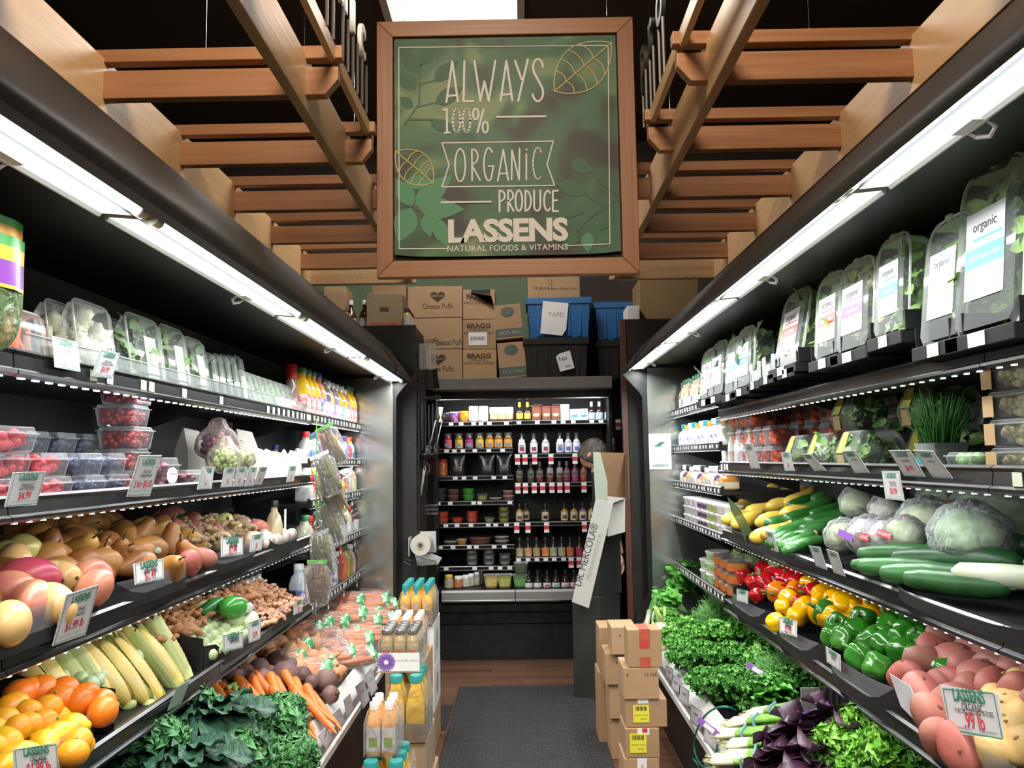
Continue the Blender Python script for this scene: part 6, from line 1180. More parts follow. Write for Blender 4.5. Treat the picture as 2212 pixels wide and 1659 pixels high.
FJ2 = bottle('juice_jug', .05, .225, gl('orange_oj', (.8, .42, .02), .12), CAPB, CARDW, pk('blue_badge', (.08, .15, .5)), neck=.5, sh=.6, cap=.022, lab=(.3, .65)); FJ2.put((-1.13, px(662, 990, X=-1.13).y, Z2), (0, 0, 1.57), 1, 'large orange juice jug with blue cap beside the hanging bags', 'orange juice jug')
# cards on the left
for i, (uv, lab, pr, nm) in enumerate([
  ([(113, 725.5), (166, 738.5), (174, 803), (119, 793)], 'bright white price card on the top left shelf, nearest', '', 'ORGANIC'), ([(218, 754), (260, 763), (242, 819), (198, 812)], 'price card reading $4.99 on the top left shelf', '$4.99', 'ORGANIC|CAULIFLOWER'),
  ([(29, 1021), (100, 1018), (79, 1091), (10, 1095)], 'price card in front of the raspberries', '$4.99', 'ORGANIC|RASPBERRIES'), ([(301.5, 983.5), (350, 983.5), (324, 1072), (274, 1073)], 'price card reading 2 for $5.00 by the cranberries', '2 for $5.00', 'ORGANIC|CRANBERRIES'),
  ([(437, 1008.5), (464, 1009), (457, 1056), (426, 1057.6)], 'first of the row of six small grey cards under the grapes', '$3', ''), ([(486, 1010), (510, 1010), (500.7, 1052), (477, 1053)], 'second of the row of six small grey cards', '$3', ''), ([(514, 1009), (534, 1009), (524.6, 1051), (502.5, 1052)], 'third of the row of six small grey cards', '$3', ''), ([(539, 1009), (556, 1008.5), (547, 1049.7), (527, 1051)], 'fourth of the row of six small grey cards', '$3', ''), ([(561.7, 1009), (578.4, 1008.5), (565.7, 1047), (548.4, 1048)], 'fifth of the row of six small grey cards', '$3', ''), ([(625, 1007), (640.5, 1007), (634.6, 1040), (618.7, 1041.7)], 'last small grey card, apart from the others, under the paper bags', '$3', ''),
  ([(144, 1285), (215, 1262), (185, 1371), (113, 1396)], 'large price card reading $1.99 lb under the mangoes', '$1.99 lb', 'ORGANIC|MANGOES'), ([(288, 1218), (353, 1206), (354.4, 1250), (292, 1263.7)], 'price card reading $2.49 on the pear bin', '$2.49', 'ORGANIC|BOSC PEARS'), ([(478, 1162), (525, 1159.6), (525, 1198), (478, 1203.5)], 'price card reading $2.49 on the squash bin', '$2.49', 'ORGANIC|SQUASH'), ([(543.7, 1156), (568.7, 1151.6), (565, 1188), (539.6, 1193)], 'price card at the far end of the squash bin', '$1', ''),
  ([(28.5, 1620), (122, 1604), (131, 1672), (32, 1688)], 'price card on the lemon bin at the lower left', '$1.99 lb', 'ORGANIC|LEMONS'), ([(481, 1372), (525, 1364.6), (525, 1399), (482.6, 1409)], 'price card on the tomatillo bin', '', 'ORGANIC|TOMATILLOS'), ([(536, 1345), (565, 1335), (562, 1380), (538, 1389)], 'price card at the far end of the tomatillo bin', '$3.99', ''), ([(634.5, 1302), (655, 1294), (653.5, 1321), (634.5, 1329)], 'small price card on the turmeric bin', '$9', '')]):
    on = 10 < i or i in (11, 12, 13); tagcard(-1, uv, lab, pr, nm, m=CARDW if i in (0, 11, 12) else None, X=-(1.012 if i > 10 else 1.03), lean=i < 11)
tagcard(-1, [(383, 1484), (411, 1468), (392, 1519), (362, 1536)], 'pale green blank card hanging under the corn', plain=True, m=mat('pale_green_card', (.32, .4, .33), .5))
for i, uv in enumerate([[(686, 1589), (704, 1571.6), (719.5, 1594), (705, 1618)], [(719, 1541), (734, 1528.6), (745.6, 1557.7), (731.6, 1578)], [(742, 1512), (756, 1498), (764.6, 1531), (750.6, 1550)], [(767, 1483), (785, 1468), (799, 1512), (785, 1531)], [(787, 1458), (802.5, 1442.5), (816.5, 1487), (802.5, 1504.6)]]):
    tagcard(-1, uv, 'lilac white paper tag on the left white bumper, %s from the camera' % ORD[i], '', 'ORGANIC', X=-.752, lean=False, group='paper tags on the left bumper', m=mat('lilac_card', (.74, .72, .82), .6), logo=0)
# ================================================================ LEFT TOP SHELF
Z1 = shelf_top(-1, 0)
def Yat(s, u, v, X=None): return px(u, v, X=X if X else s*XS[s]).y
FEN = clear('clear_fence', body=.06, col=(.5, .55, .55), rough=.12, spec=.4)
for u0, u1, lab in ((60, 478, 'long low clear fence along the front of the top left shelf'), (482, 668, 'second low clear fence along the top left shelf')):
    ya, yb = Yat(-1, u0, 760), Yat(-1, u1, 860); t = thing('clear_fence', lab, 'shelf fence', (-1.06, (ya+yb)/2, Z1)); G().box(-.0015, .0015, -(yb-ya)/2, (yb-ya)/2, 0, .062).build('panel', FEN, t, smooth=0); G().box(-.0025, .0025, -(yb-ya)/2, (yb-ya)/2, .06, .063).build('edge', clear('clear_edge', body=.4, col=(.8, .85, .85)), t, smooth=0)
CLC = clear('clear_clamshell', body=.05, spec=.8, rough=.06)
def clam(nm, lab, s, y, z, w_, h_, d_, fill, labels, X, tilt=.12, group=None, band=None, txt=None, rim=True, cap=True, cat='clamshell', square=False):
    """upright clear clamshell facing the aisle; filling, label, rim"""
    t = thing(nm, lab, cat, (s*X, y, z), 0, group); t.rotation_euler = (0, s*tilt, 0) if 1 else 0
    a = w_/2; n = 12; ex = .55 if not square else .28
    out = [(-a*.86, 0), (-a, h_*.06)]+[(-a*math.copysign(abs(math.cos(q))**ex, math.cos(q)), h_*.68+h_*.32*math.sin(q)**ex) for q in [math.pi*k/n for k in range(n+1)]]+[(a, h_*.06), (a*.86, 0)]
    def tr(p, dx): return (s*dx, -s*p[0]*1, p[1])
    # shell: outline swept from front (toward aisle) to back with a slight taper
    vs = []; fs = []; N = len(out)
    for dx, k in ((0, .93), (.012, 1), (d_*.6, 1), (d_, .86)): vs += [tr((p[0]*k, p[1]*k+(1-k)*h_*.35), dx) for p in out]
    for j in range(3):
        for i in range(N-1): fs.append((j*N+i, j*N+i+1, (j+1)*N+i+1, (j+1)*N+i))
    fs += [tuple(range(N)), tuple(range(3*N, 4*N))[::-1]]
    G().add(vs, fs).build('shell', CLC, t, smooth=35)
    if rim: G().tube([tr((p[0]*1.05, p[1]*1.02), .012) for p in out], w_*.018, 5).build('rim', clear('clear_rim', body=.45, col=(.85, .88, .85), rough=.1), t, smooth=60)
    if cap: G().ball((.012, w_*.09, h_*.035), (s*.012, 0, h_*1.02), 10, 6).build('hang_tab', clear('clear_rim', body=.45), t)
    if fill:
        m, kind = fill; r_ = random.Random(int(y*1000)); g = G()
        if kind == 'leaf':
            for k in range(70): leaf(g, (s*(.02+r_.random()*(d_*.85-.02)), (r_.random()-.5)*w_*.8, h_*(.1+.75*r_.random())), (s*r_.uniform(-.3, .4), r_.uniform(-1, 1), r_.uniform(-.3, 1)), (-s, r_.uniform(-.6, .6), .3), w_*.33, w_*.17, .12, .3, 5, 2, 2, 0, k)
            g.build('greens', m, t, smooth=180, fixn=False)
        elif kind == 'stick':
            for k in range(26): y_ = (r_.random()-.5)*w_*.75; g.tube([(s*(.02+r_.random()*d_*.6), y_, h_*.08), (s*(.02+r_.random()*d_*.6), y_+r_.uniform(-.006, .006), h_*(.78+.1*r_.random()))], w_*.05, 5)
            g.build('sticks', m, t, smooth=180)
        else:
            for k in range(26): g.ball(w_*r_.uniform(.11, .17), (s*(.02+r_.random()*(d_*.8-.02)), (r_.random()-.5)*w_*.68, h_*(.1+.7*r_.random())), 10, 7, lump(.3, 7, k))
            q = g.build('chunks', m, t, smooth=180); q['kind'] = 'stuff'
    if labels:
        (a0, a1, b0, b1) = labels; x_ = -s*.0015
        g = G().box(x_-.0004, x_+.0004, a0*a, a1*a, h_*b0, h_*b1, 0)
        if band: c0, c1 = b0+(b1-b0)*.36, b0+(b1-b0)*.58; g.box(x_-s*.0008, x_-s*.0004, a0*a, a1*a, h_*c0, h_*c1, 1).box(x_-s*.0008, x_-s*.0004, a0*a*.9, a1*a*.6, h_*(b0+(b1-b0)*.66), h_*(b0+(b1-b0)*.69), 1)
        g.build('label', [CARDW, band or CARDW], t, smooth=0, bevel=0)
        if txt:
            T = lambda z: frame((x_-s*.0014, (a0+a1)/2*a, z), (0, -s, 0), (0, 0, 1))
            text('organic', w_*.13, INK, t, T(h_*(b0+(b1-b0)*.82)), 'lettering'); text(txt, w_*.085, CARDW, t, T(h_*(b0+(b1-b0)*.47)), 'lettering'); text('USDA organic', w_*.055, GREYI, t, T(h_*(b0+(b1-b0)*.12)), 'lettering')
    return t
ORC = mat('orange_vegetable', (.78, .2, .04), .5, 0, (.7, .15, .03), 9); MIXV = mat('mixed_cut_vegetables', (.72, .68, .5), .5, 0, (.45, .4, .12), 9, lo=.45, hi=.55); CAUL = mat('cauliflower_floret', (.8, .76, .62), .6, 0, (.72, .7, .5), 12, .3, 60); BROC = mat('broccoli_floret', (.06, .13, .045), .7, 0, (.1, .18, .07), 40, .5, 120); HERB = mat('pale_herb', (.24, .4, .14), .5, 0, (.36, .5, .24), 14); HERBD = mat('dark_herb', (.04, .12, .035), .5, 0, (.08, .18, .06), 14); LEAFG = mat('salad_leaf', (.26, .5, .08), .45, 0, (.42, .64, .2), 9); LIMEB = mat('lime_label', (.45, .55, .2), .6, 0, (.6, .66, .4), 40)
def onleft(u0, u1, vt, vb, nm, lab, fill, labels=None, X=1.09, band=None, d_=.05, sq=True, tilt=.16, cat='clamshell'):
    y0, y1 = Yat(-1, u0, vb, -X), Yat(-1, u1, vb, -X); yc = (y0+y1)/2; h_ = px((u0+u1)/2, vt, Y=yc)
    h_ = px((u0+u1)/2, vt, X=-X).z-Z1; clam(nm, lab, -1, yc, Z1, (y1-y0), h_, d_, fill, labels, X, tilt, 'clear packs on the top left shelf', band, None, True, False, cat, sq)
onleft(38, 112, 668, 765, 'carrot_clamshell', 'clear clamshell of orange carrot sticks leaning on the top left shelf', (ORC, 'stick'), (-.5, .5, .02, .2))
onleft(128, 185, 650, 790, 'vegetable_clamshell', 'clear clamshell of mixed cut vegetables on the top left shelf', (MIXV, 'chunk'), None, 1.13); onleft(188, 262, 652, 795, 'cauliflower_clamshell', 'clear clamshell of white cauliflower florets on the top left shelf', (CAUL, 'chunk'), (-.6, .6, .0, .16)); onleft(264, 300, 690, 800, 'broccoli_clamshell', 'dark broccoli pack between the cauliflower and the herb clamshells', (BROC, 'chunk'), None, 1.12)
for i, (u0, u1, vt, vb) in enumerate([(300, 366, 682, 822), (372, 420, 705, 832), (424, 460, 730, 842)]): onleft(u0, u1, vt, vb, 'herb_clamshell', 'tall clear basil clamshell with lime label, %s from the camera' % ORD[i], (HERB, 'leaf'), (-.3, .42, .1, .72), 1.08, LIMEB)
for i in range(5): u = 468+i*15; onleft(u, u+13, 762+i*1.5, 846+i*4, 'narrow_herb_pack', 'narrow dark rosemary pack, %s of five beside the basil clamshells' % ORD[i], (HERBD, 'stick'), (-.6, .6, .02, .6) if i == 4 else None, 1.1)
for i in range(11): u = 545+i*11; onleft(u, u+18, 797+i*4, 862+i*3.4, 'leaning_herb_pack', 'leaning clear herb pack, %s of the row beside the juices' % ORD[i], (HERB if i < 8 else MAT_RED if 0 else HERBD, 'leaf'), (-.6, .5, .08, .5) if i > 4 else None, 1.09, REDP if i > 7 else None, .03, True, .3)
# carrot bag at the far left edge
t = thing('chopped_salad_bag', 'tall green, orange and purple printed bag at the far left of the top shelf', 'bag', px(-16, 700, X=-1.02)); t.location.z = Z1
def pf(d, th, ph): return V((d.x*(.7+.3*math.sin(th)), math.copysign(abs(d.y)**.7, d.y), math.copysign(abs(d.z)**.6, d.z)))
G().ball((.035, .07, .13), (0, 0, .13), 24, 18, pf).build('bag_film', clear('salad_bag_film', body=.3, col=(.2, .3, .12), rough=.2, wr=20), t, smooth=180)
g = G()
for z0, z1, k in ((.175, .2, 1), (.2, .222, 0), (.222, .242, 1), (.125, .172, 2), (.118, .125, 1), (.172, .175, 1), (.242, .258, 0)): g.add([(.041*math.cos(q)*(1 if z0 < .22 else .85), .066*math.sin(q), z) for z in (z0, z1) for q in (-1.3, -.65, 0, .65, 1.3)], [(i, i+1, i+6, i+5) for i in range(4)], k)
g.build('printed_bands', [mat('bag_green', (.04, .3, .04), .35), mat('bag_orange', (.85, .4, .02), .35), mat('bag_purple', (.16, .03, .25), .35)], t, smooth=60, fixn=False)
# ================================================================ FAR LEFT SECTION: BOTTLES
def fill_row(s, z, Y0, Y1, items, where, group, X=.055, rows=1):
    """items: list of (name, colour, cap material, radius, height, label material)"""
    y = Y0; k = 0
    while y < Y1 and k < 16:
        nm, col, cap, r, h, lm = items[k % len(items)]; key = (nm, round(r, 3), round(h, 3))
        if key not in FB: FB[key] = bottle(nm.replace(' ', '_').replace('-', '_')+'_bottle', r, h, gl('fb_'+nm, col, .15), cap, lm, None, neck=.5, sh=.62, cap=.025, lab=(.12, .5), p=4 if k % 3 == 0 else 0, n=12)
        y += r; FB[key].put((s*(XS[s]+X), y, z), R(0, 0, -s*math.pi/2), 1, '%s bottle, %s from the near end of %s' % (nm, ORD[k], where), group); y += r+.004; k += 1
FB = {}
BLB_ = pk('blue_white_label', (.1, .15, .5), (.75, .75, .8)); RLB = pk('red_white_label', (.6, .08, .1), (.8, .75, .7)); GLB = pk('green_white_label', (.1, .4, .3), (.8, .8, .75)); PLB = pk('purple_label', (.3, .15, .45), (.7, .6, .5))
Zf = [shelf_top(-1, i, True) for i in range(5)]
for i, u in enumerate((628, 648)): bottle('red_cap_bottle' if i == 0 else 'red_cap_drink', .038, .26, gl('clear_red_drink', (.3, .22, .2), .12), CAPR, None, neck=.7, sh=.55, cap=.07).put((-1.14, Yat(-1, u, 880, -1.14), Z1), (0, 0, 1.57), 1, ['left tall bottle with a large red cap on the top left shelf', 'right tall bottle with a red cap beside the orange juice'][i], 'red capped bottles')
OJM = gl('oj_bright', (.85, .5, .03), .12)
fill_row(-1, Zf[0], 4.1, 5.35, [('orange juice', (.85, .5, .03), CAPG, .05, .25, RLB), ('orange juice', (.85, .5, .03), CAPG, .05, .25, RLB), ('orange juice', (.85, .5, .03), CAPG, .05, .25, RLB), ('grapefruit', (.8, .3, .15), CAPB, .055, .25, BLB_), ('dark grape', (.12, .12, .16), CAPK, .055, .24, PLB), ('yellow lemonade', (.6, .5, .15), CAPW, .05, .23, PLB), ('grey violet', (.25, .2, .28), CAPW, .05, .23, PLB), ('pale olive', (.4, .36, .2), CAPW, .05, .23, BLB_), ('orange tea', (.7, .35, .06), CAPW, .06, .23, GLB), ('dusky pink', (.35, .2, .2), CAPW, .05, .22, RLB)], 'the top far left shelf', 'large juice bottles on the far top left shelf')
fill_row(-1, Zf[1], 4.22, 5.35, [('red topped smoothie', (.6, .55, .55), CAPR, .034, .16, BLB_), ('green topped smoothie', (.5, .6, .55), CAPG, .034, .15, GLB), ('blue topped smoothie', (.65, .6, .65), CAPB, .034, .16, BLB_), ('violet smoothie', (.3, .12, .4), CAPR, .034, .16, PLB), ('red smoothie', (.6, .08, .08), CAPY, .034, .15, RLB)], 'the second far left shelf', 'small smoothie bottles on the second far left shelf')
fill_row(-1, Zf[2], 4.2, 5.35, [('white', (.75, .75, .72), CAPW, .045, .14, WLB), ('red sauce', (.55, .06, .04), CAPR, .045, .14, RLB), ('golden sauce', (.6, .4, .05), CAPK, .045, .13, GLD), ('rose brown', (.35, .2, .16), CAPW, .045, .15, RLB), ('silver grey', (.45, .45, .43), CAPW, .045, .16, GREYP), ('tan', (.5, .36, .26), CAPK, .055, .19, CRM)], 'the third far left shelf', 'jars on the third far left shelf')
fill_row(-1, Zf[3], 4.2, 5.35, [('cream and green', (.6, .62, .45), CAPG, .045, .19, WLB), ('dark red', (.2, .03, .04), CAPR, .04, .18, GREYP), ('brown glass', (.06, .05, .04), CAPK, .055, .2, GREYP), ('dim violet', (.12, .08, .12), CAPG, .05, .19, GREYP), ('pale yellow', (.6, .55, .25), CAPY, .04, .19, WLB)], 'the fourth far left shelf', 'dark bottles on the fourth far left shelf')
fill_row(-1, Zf[4], 4.1, 5.35, [('clear water', (.55, .62, .68), CAPW, .045, .22, BLB_), ('brown tea', (.28, .18, .08), CAPW, .036, .19, None), ('dark tea', (.2, .12, .07), CAPW, .036, .19, None), ('red juice', (.75, .12, .08), CAPR, .045, .21, None), ('amber', (.5, .33, .05), CAPG, .036, .2, None), ('golden', (.55, .42, .1), CAPG, .036, .2, None), ('olive', (.35, .3, .1), CAPW, .036, .2, None), ('clear pink', (.6, .4, .4), CAPW, .04, .19, None)], 'the lowest far left shelf', 'drinks on the lowest far left shelf')
fill_row(-1, Z4, 3.35, 4.05, [('cloudy water', (.45, .5, .5), CAPK, .042, .2, GREYP)], 'the row behind the turmeric', 'cloudy bottles behind the turmeric', .22)
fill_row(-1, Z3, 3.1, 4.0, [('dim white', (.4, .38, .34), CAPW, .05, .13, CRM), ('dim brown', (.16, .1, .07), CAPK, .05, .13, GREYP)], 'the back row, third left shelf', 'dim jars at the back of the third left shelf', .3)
# strip of hanging bags of dried peppers and leaves
PODM = mat('dried_olive_pod', (.2, .19, .05), .5, 0, (.12, .1, .03), 12, .2, 40); PODB = mat('dried_brown_pod', (.26, .15, .05), .5, 0, (.16, .08, .03), 12, .2, 40); HF = clear('hanging_bag_film', body=.07, wr=22, rough=.12, spec=.9)
t = thing('clip_strip', 'thin green strip hanging from the top left shelf, carrying clear bags', 'clip strip', px(684, 905, X=-.985)); G().box(-.0005, .0005, -.008, .008, -.93, 0).build('strip', mat('green_strip', (.05, .4, .1), .4, 0, (.3, .5, .1), 30), t, smooth=0)
for i, (u, v, h_, m, tl, lab) in enumerate([(700, 925, .2, PODB, .35, 'topmost hanging bag of brown dried pods beside the juice jug'), (690, 985, .2, PODM, .3, 'second hanging bag from the top, olive dried pods'), (700, 1030, .2, PODB, .35, 'third hanging bag from the top, crumpled with orange contents'), (700, 1085, .22, PODM, .3, 'fourth hanging bag from the top, long olive pods'), (690, 1150, .2, PODM, .1, 'fifth hanging bag from the top, olive pods'), (685, 1215, .2, PODB, -.05, 'lowest hanging bag of tan pods, ending beside the turmeric')]):
    t = thing('dried_pod_bag', lab, 'bag', px(u, v, X=-.96), 0, 'clear bags hanging on the strip'); t.rotation_euler = (-tl-.08, 0, 1.35); g = G(); r_ = random.Random(i)
    for k in range(9): y = r_.uniform(-.045, .045); x = r_.uniform(-.012, .012); g.tube([(x, y, -.015), (x+.004, y+r_.uniform(-.012, .012), -h_*.45), (x, y*1.1+r_.uniform(-.015, .015), -h_*.92)], [.006, .012, .004], 6)
    g.build('pods', m, t, smooth=180)
    G().ball((.022, .066, h_*.52), (0, 0, -h_*.5), 18, 12, lambda d, th, ph: V((d.x*(1+.1*math.sin(ph*5+th*3)), math.copysign(abs(d.y)**.6, d.y), math.copysign(abs(d.z)**.7, d.z)))).build('film', HF, t, smooth=180)
    G().box(-.003, .003, -.05, .05, -.006, .012).build('header', [mat('green_strip', (.05, .4, .1)), CARDW, mat('bag_orange', (.85, .4, .02)), mat('green_strip', (.05, .4, .1)), HF, mat('green_strip', (.05, .4, .1))][i], t, smooth=0)
# ================================================================ RIGHT TOP SHELF: CLAMSHELL RACKS
ZR1 = shelf_top(1, 0)-.06
TEAL, MAGE, BLUE, RED2, VIOL, GRN2 = [mat('band_'+n, c, .5, 0, tuple(q*.9 for q in c), 30) for n, c in (('teal', (.02, .42, .42)), ('magenta', (.6, .05, .55)), ('blue', (.03, .2, .6)), ('red', (.65, .05, .05)), ('violet', (.3, .12, .55)), ('green', (.3, .4, .15)))]
rk = thing('clamshell_rack', 'black gravity rack with price labels along the top right shelf', 'rack', (1.0, 2.6, ZR1))
def rack(y, w_, X, z, lab=True):
    o = rk.location; G().box(X-.012-o.x, X+.34-o.x, y-w_/2-o.y, y+w_/2-o.y, z-.034-o.z, z-o.z).build('tray', BLACKD, rk, smooth=0, bevel=.002)
    for q in (-1, 1): G().box(X-.0-o.x, X+.34-o.x, y+q*w_*.5-.002-o.y, y+q*w_*.5+.002-o.y, z-o.z, z+.05-o.z).build('divider', BLACKD, rk, smooth=0)
    if lab: G().box(X-.0145-o.x, X-.013-o.x, y-w_*.12-o.y, y+w_*.12-o.y, z-.032-o.z, z-.002-o.z).build('price_label', PALEG, rk, smooth=0)
for i, (u0, u1, vt, vb, band, txt, fm, desc, tl) in enumerate([
    (2057, 2195, 338, 712, TEAL, '100% baby kale', LEAFG, 'largest clear clamshell with a teal baby kale label, nearest on the right', .1), (1983, 2074, 462, 738, GRN2, '', LEAFG, 'tall clear clamshell with a pale green striped label', .12),
    (1884, 1952, 506, 722, BLUE, 'spring mix', LEAFG, 'clear clamshell with a bright blue band on its label', .08), (1804, 1876, 559, 757, MAGE, 'baby butter', mat('pale_lettuce', (.5, .55, .22), .5, 0, (.6, .62, .32), 9), 'clear clamshell with a magenta band on its label', .08), (1756, 1814, 589, 772, RED2, 'baby romaine', LEAFG, 'clear clamshell with a red band, upright beside the magenta one', .08), (1668, 1722, 620, 790, RED2, 'half & half', LEAFG, 'clear clamshell with a red band leaning outward', .2),
    (1585, 1621, 707, 838, BLUE, 'spinach', HERB, 'clear clamshell with a slanted blue label beside the empty slots', .08), (1564, 1592, 729, 850, BLUE, 'spring mix', HERB, 'narrow clear clamshell with a pale blue band', .08), (1530, 1562, 738, 855, VIOL, 'herb salad', HERB, 'clear clamshell with a violet band, second from the far end', .08), (1510, 1540, 755, 862, VIOL, 'herb salad', HERB, 'farthest clear clamshell with a violet band beside the bottles', .08)]):
    X = .965; y1, y0 = Yat(1, u0, vb, X), Yat(1, u1, vb, X); z = px((u0+u1)/2, vb, X=X).z; h_ = px((u0+u1)/2, vt, X=X).z-z; w_ = abs(y1-y0); yc = (y0+y1)/2
    clam('salad_clamshell', desc, 1, yc, z, w_, h_, min(.1, w_*.6), (fm, 'leaf'), (-.62, .62, .2, .74), X, tl, 'salad clamshells on the top right shelf', band, txt or 'power greens')
    rack(yc, w_*1.12, X, z-.002)
    if i in (0, 2, 3, 5): clam('salad_clamshell', 'clear clamshell standing behind the %s one on the top right shelf' % ['teal labelled', '', 'blue banded', 'magenta banded', '', 'leaning red banded'][i], 1, yc, z, w_*1.05, h_*.95, .09, (fm, 'leaf'), None, X+.12, tl, 'salad clamshells on the top right shelf', None, None)
for u0, u1, vt, vb in ((1686, 1720, 745, 802), (1647, 1675, 762, 816), (1620, 1644, 775, 828)):
    X = .965; ya, yb = Yat(1, u1, vb, X), Yat(1, u0, vb, X); z = px(u0, vb, X=X).z; o = rk.location; w_ = yb-ya; rack((ya+yb)/2, w_*1.1, X, z)
    G().prism([(ya-o.y, z-o.z), (yb-o.y, z-o.z), (yb-o.y, z+.075-o.z), (yb-w_*.25-o.y, z+.08-o.z), (yb-w_*.3-o.y, z+.045-o.z), (ya+w_*.3-o.y, z+.045-o.z), (ya+w_*.25-o.y, z+.08-o.z), (ya-o.y, z+.075-o.z)], .003, 'x', X-o.x).build('empty_front', clear('frosted_front', body=.3, col=(.6, .62, .62), rough=.3), rk, smooth=0)
# ================================================================ RIGHT SECOND SHELF
Z2R = shelf_top(1, 1)
TOMM = mat('cherry_tomatoes', (.65, .06, .02), .25, 0, (.72, .12, .03), 14, coat=.3); TMB = shell('tomato_box', .12, .12, .085, 'tomatoes', TOMM, 40, .016, .2)
for j, (y, n) in enumerate(((4.05, 3), (3.9, 3), (3.75, 4), (3.6, 2), (3.46, 2))):
    for k in range(n): TMB.put((1.0+.08, y, Z2R+k*.086), R(0, 0, -math.pi/2+rr(-.08, .08)), 1, '%s box of red tomatoes in the %s stack from the far end, right second shelf' % (LV[k], ORD[j]), 'boxes of tomatoes')
for j, y in enumerate((3.95, 3.78, 3.6, 3.42, 3.24)):
    for k in range(4): TMB.put((1.0+.24, y, Z2R+k*.086), R(0, 0, -math.pi/2), 1, 'tomato box in the dim back row of the second right shelf', 'boxes of tomatoes at the back')
for k, (c, n_) in enumerate(((mat('cap_purple', (.15, .03, .2), .4), 'purple'), (mat('cap_lime', (.25, .5, .05), .4), 'lime green'), (mat('cap_pink', (.65, .05, .3), .4), 'pink'), (mat('cap_sky', (.03, .3, .65), .4), 'sky blue'), (CAPY, 'yellow'))):
    u = 1571+k*13.5; b_ = bottle('dressing_drink_'+str(k) if 0 else 'yogurt_drink', .026, .17, gl('milk_drink', (.68, .66, .6), .2), c, pk('drink_lab_'+n_, tuple(.5+.5*q for q in c.node_tree.nodes['Principled BSDF'].inputs['Base Color'].default_value[:3]), (.75, .75, .72)), None, neck=.6, sh=.6, cap=.025, lab=(.05, .5))
    b_.put((1.05, Yat(1, u, 995, 1.05), Z2R), R(0, 0, -1.57), 1, 'pale drink bottle with a %s cap on the second right shelf' % n_, 'pale drink bottles with coloured caps')
SAL = mat('mixed_salad_leaf', (.14, .34, .06), .45, 0, (.35, .5, .2), 7)
def saladbox(lab, y, z, X, sc=1, dim=False):
    t = thing('salad_kit_box', lab, 'salad box', (X, y, z), -math.pi/2, 'boxed salads with brown labels'); g = G(); r_ = random.Random(int(y*100+z*10))
    for k in range(38): leaf(g, (r_.uniform(-.07, .07), r_.uniform(-.05, .05), r_.uniform(.015, .085)), (r_.uniform(-1, 1), r_.uniform(-.6, .6), r_.uniform(-.2, .8)), (0, -1, .6), .055, .04, .15, .3, 5, 2, 2, 0, k)
    g.build('salad', SAL, t, smooth=180, fixn=False)
    G().add([(-.085, -.065, 0), (.085, -.065, 0), (.085, .065, 0), (-.085, .065, 0), (-.095, -.075, .045), (.095, -.075, .045), (.095, .075, .045), (-.095, .075, .045), (-.07, -.05, .115), (.07, -.05, .115), (.07, .05, .115), (-.07, .05, .115)], [(0, 1, 5, 4), (1, 2, 6, 5), (2, 3, 7, 6), (3, 0, 4, 7), (4, 5, 9, 8), (5, 6, 10, 9), (6, 7, 11, 10), (7, 4, 8, 11), (8, 9, 10, 11)]).build('shell', CLEAR, t, smooth=0, bevel=.008)
    G().add([(-.055, -.0735, .004), (-.005, -.0735, .004), (-.005, -.077, .045), (-.055, -.077, .045)], [(0, 1, 2, 3)]).build('brown_label', mat('kraft_label', (.42, .28, .13), .7), t, smooth=0); G().add([(-.06, -.077, .05), (-.005, -.077, .05), (-.01, -.053, .112), (-.05, -.053, .112)], [(0, 1, 2, 3)]).build('band_label', mat('yellow_green_label', (.6, .45, .05), .6, 0, (.15, .3, .1), 14), t, smooth=0); t.scale = (sc,)*3
for i, (u, X) in enumerate(((1755, 1.08), (1810, 1.08), (1880, 1.08))): saladbox('boxed green salad with brown label, %s from the far end, second right shelf' % ORD[i], Yat(1, u, 1000, X), Z2R, X, 1.05)
saladbox('boxed salad perched high behind the others under the clamshell rack', Yat(1, 1870, 880, 1.16), Z2R+.125, 1.16, 1.15); saladbox('dim boxed salad under the perched one at the back', Yat(1, 1885, 950, 1.18), Z2R, 1.18, 1.1); saladbox('dim boxed salad with a brown label behind the chives', Yat(1, 2030, 880, 1.2), Z2R+.125, 1.2, 1.1); saladbox('dim lower boxed salad behind the chives', Yat(1, 2040, 900, 1.22), Z2R, 1.22, 1.1)
t = thing('chive_pot', 'tuft of bright green chives growing in a frosted tub', 'potted herb', (1.12, Yat(1, 2035, 985, 1.12), Z2R)); g = G()
G().lathe([(.04, 0), (.058, .075)], 18, p=5).build('tub', clear('frosted_tub', body=.45, col=(.7, .76, .76), rough=.3), t, smooth=40); G().lathe([(.0, .06), (.05, .062)], 14).build('soil', mat('pale_roots', (.3, .32, .2), .8), t); G().box(-.0595, -.0585, -.02, .02, .02, .055).build('teal_mark', CAPT, t, smooth=0)
for k in range(170):
    a = rr(0, 6.28); q = rr(.01, .045); b = V((q*math.cos(a), q*math.sin(a), .06)); e = b+V((math.cos(a)*rr(0, .07), math.sin(a)*rr(0, .085), rr(.07, .16))); g.tube([b, (b+e)/2+V((0, 0, .015)), e], [.0018, .0016, .0006], 4)
q = g.build('chive_blades', mat('chive_green', (.06, .3, .04), .45, 0, (.14, .42, .1), 12), t, smooth=180)
SPR = mat('mixed_sprouts', (.3, .26, .12), .6, 0, (.42, .4, .22), 30, .4, 120); SPB = shell('sprout_box', .15, .12, .058, 'sprouts', SPR, 90, .011, .2); G().box(-.075, -.035, -.0665, -.0655, .004, .05).build('brown_sleeve', mat('kraft_label', (.42, .28, .13), .7), SPB.root, smooth=0)
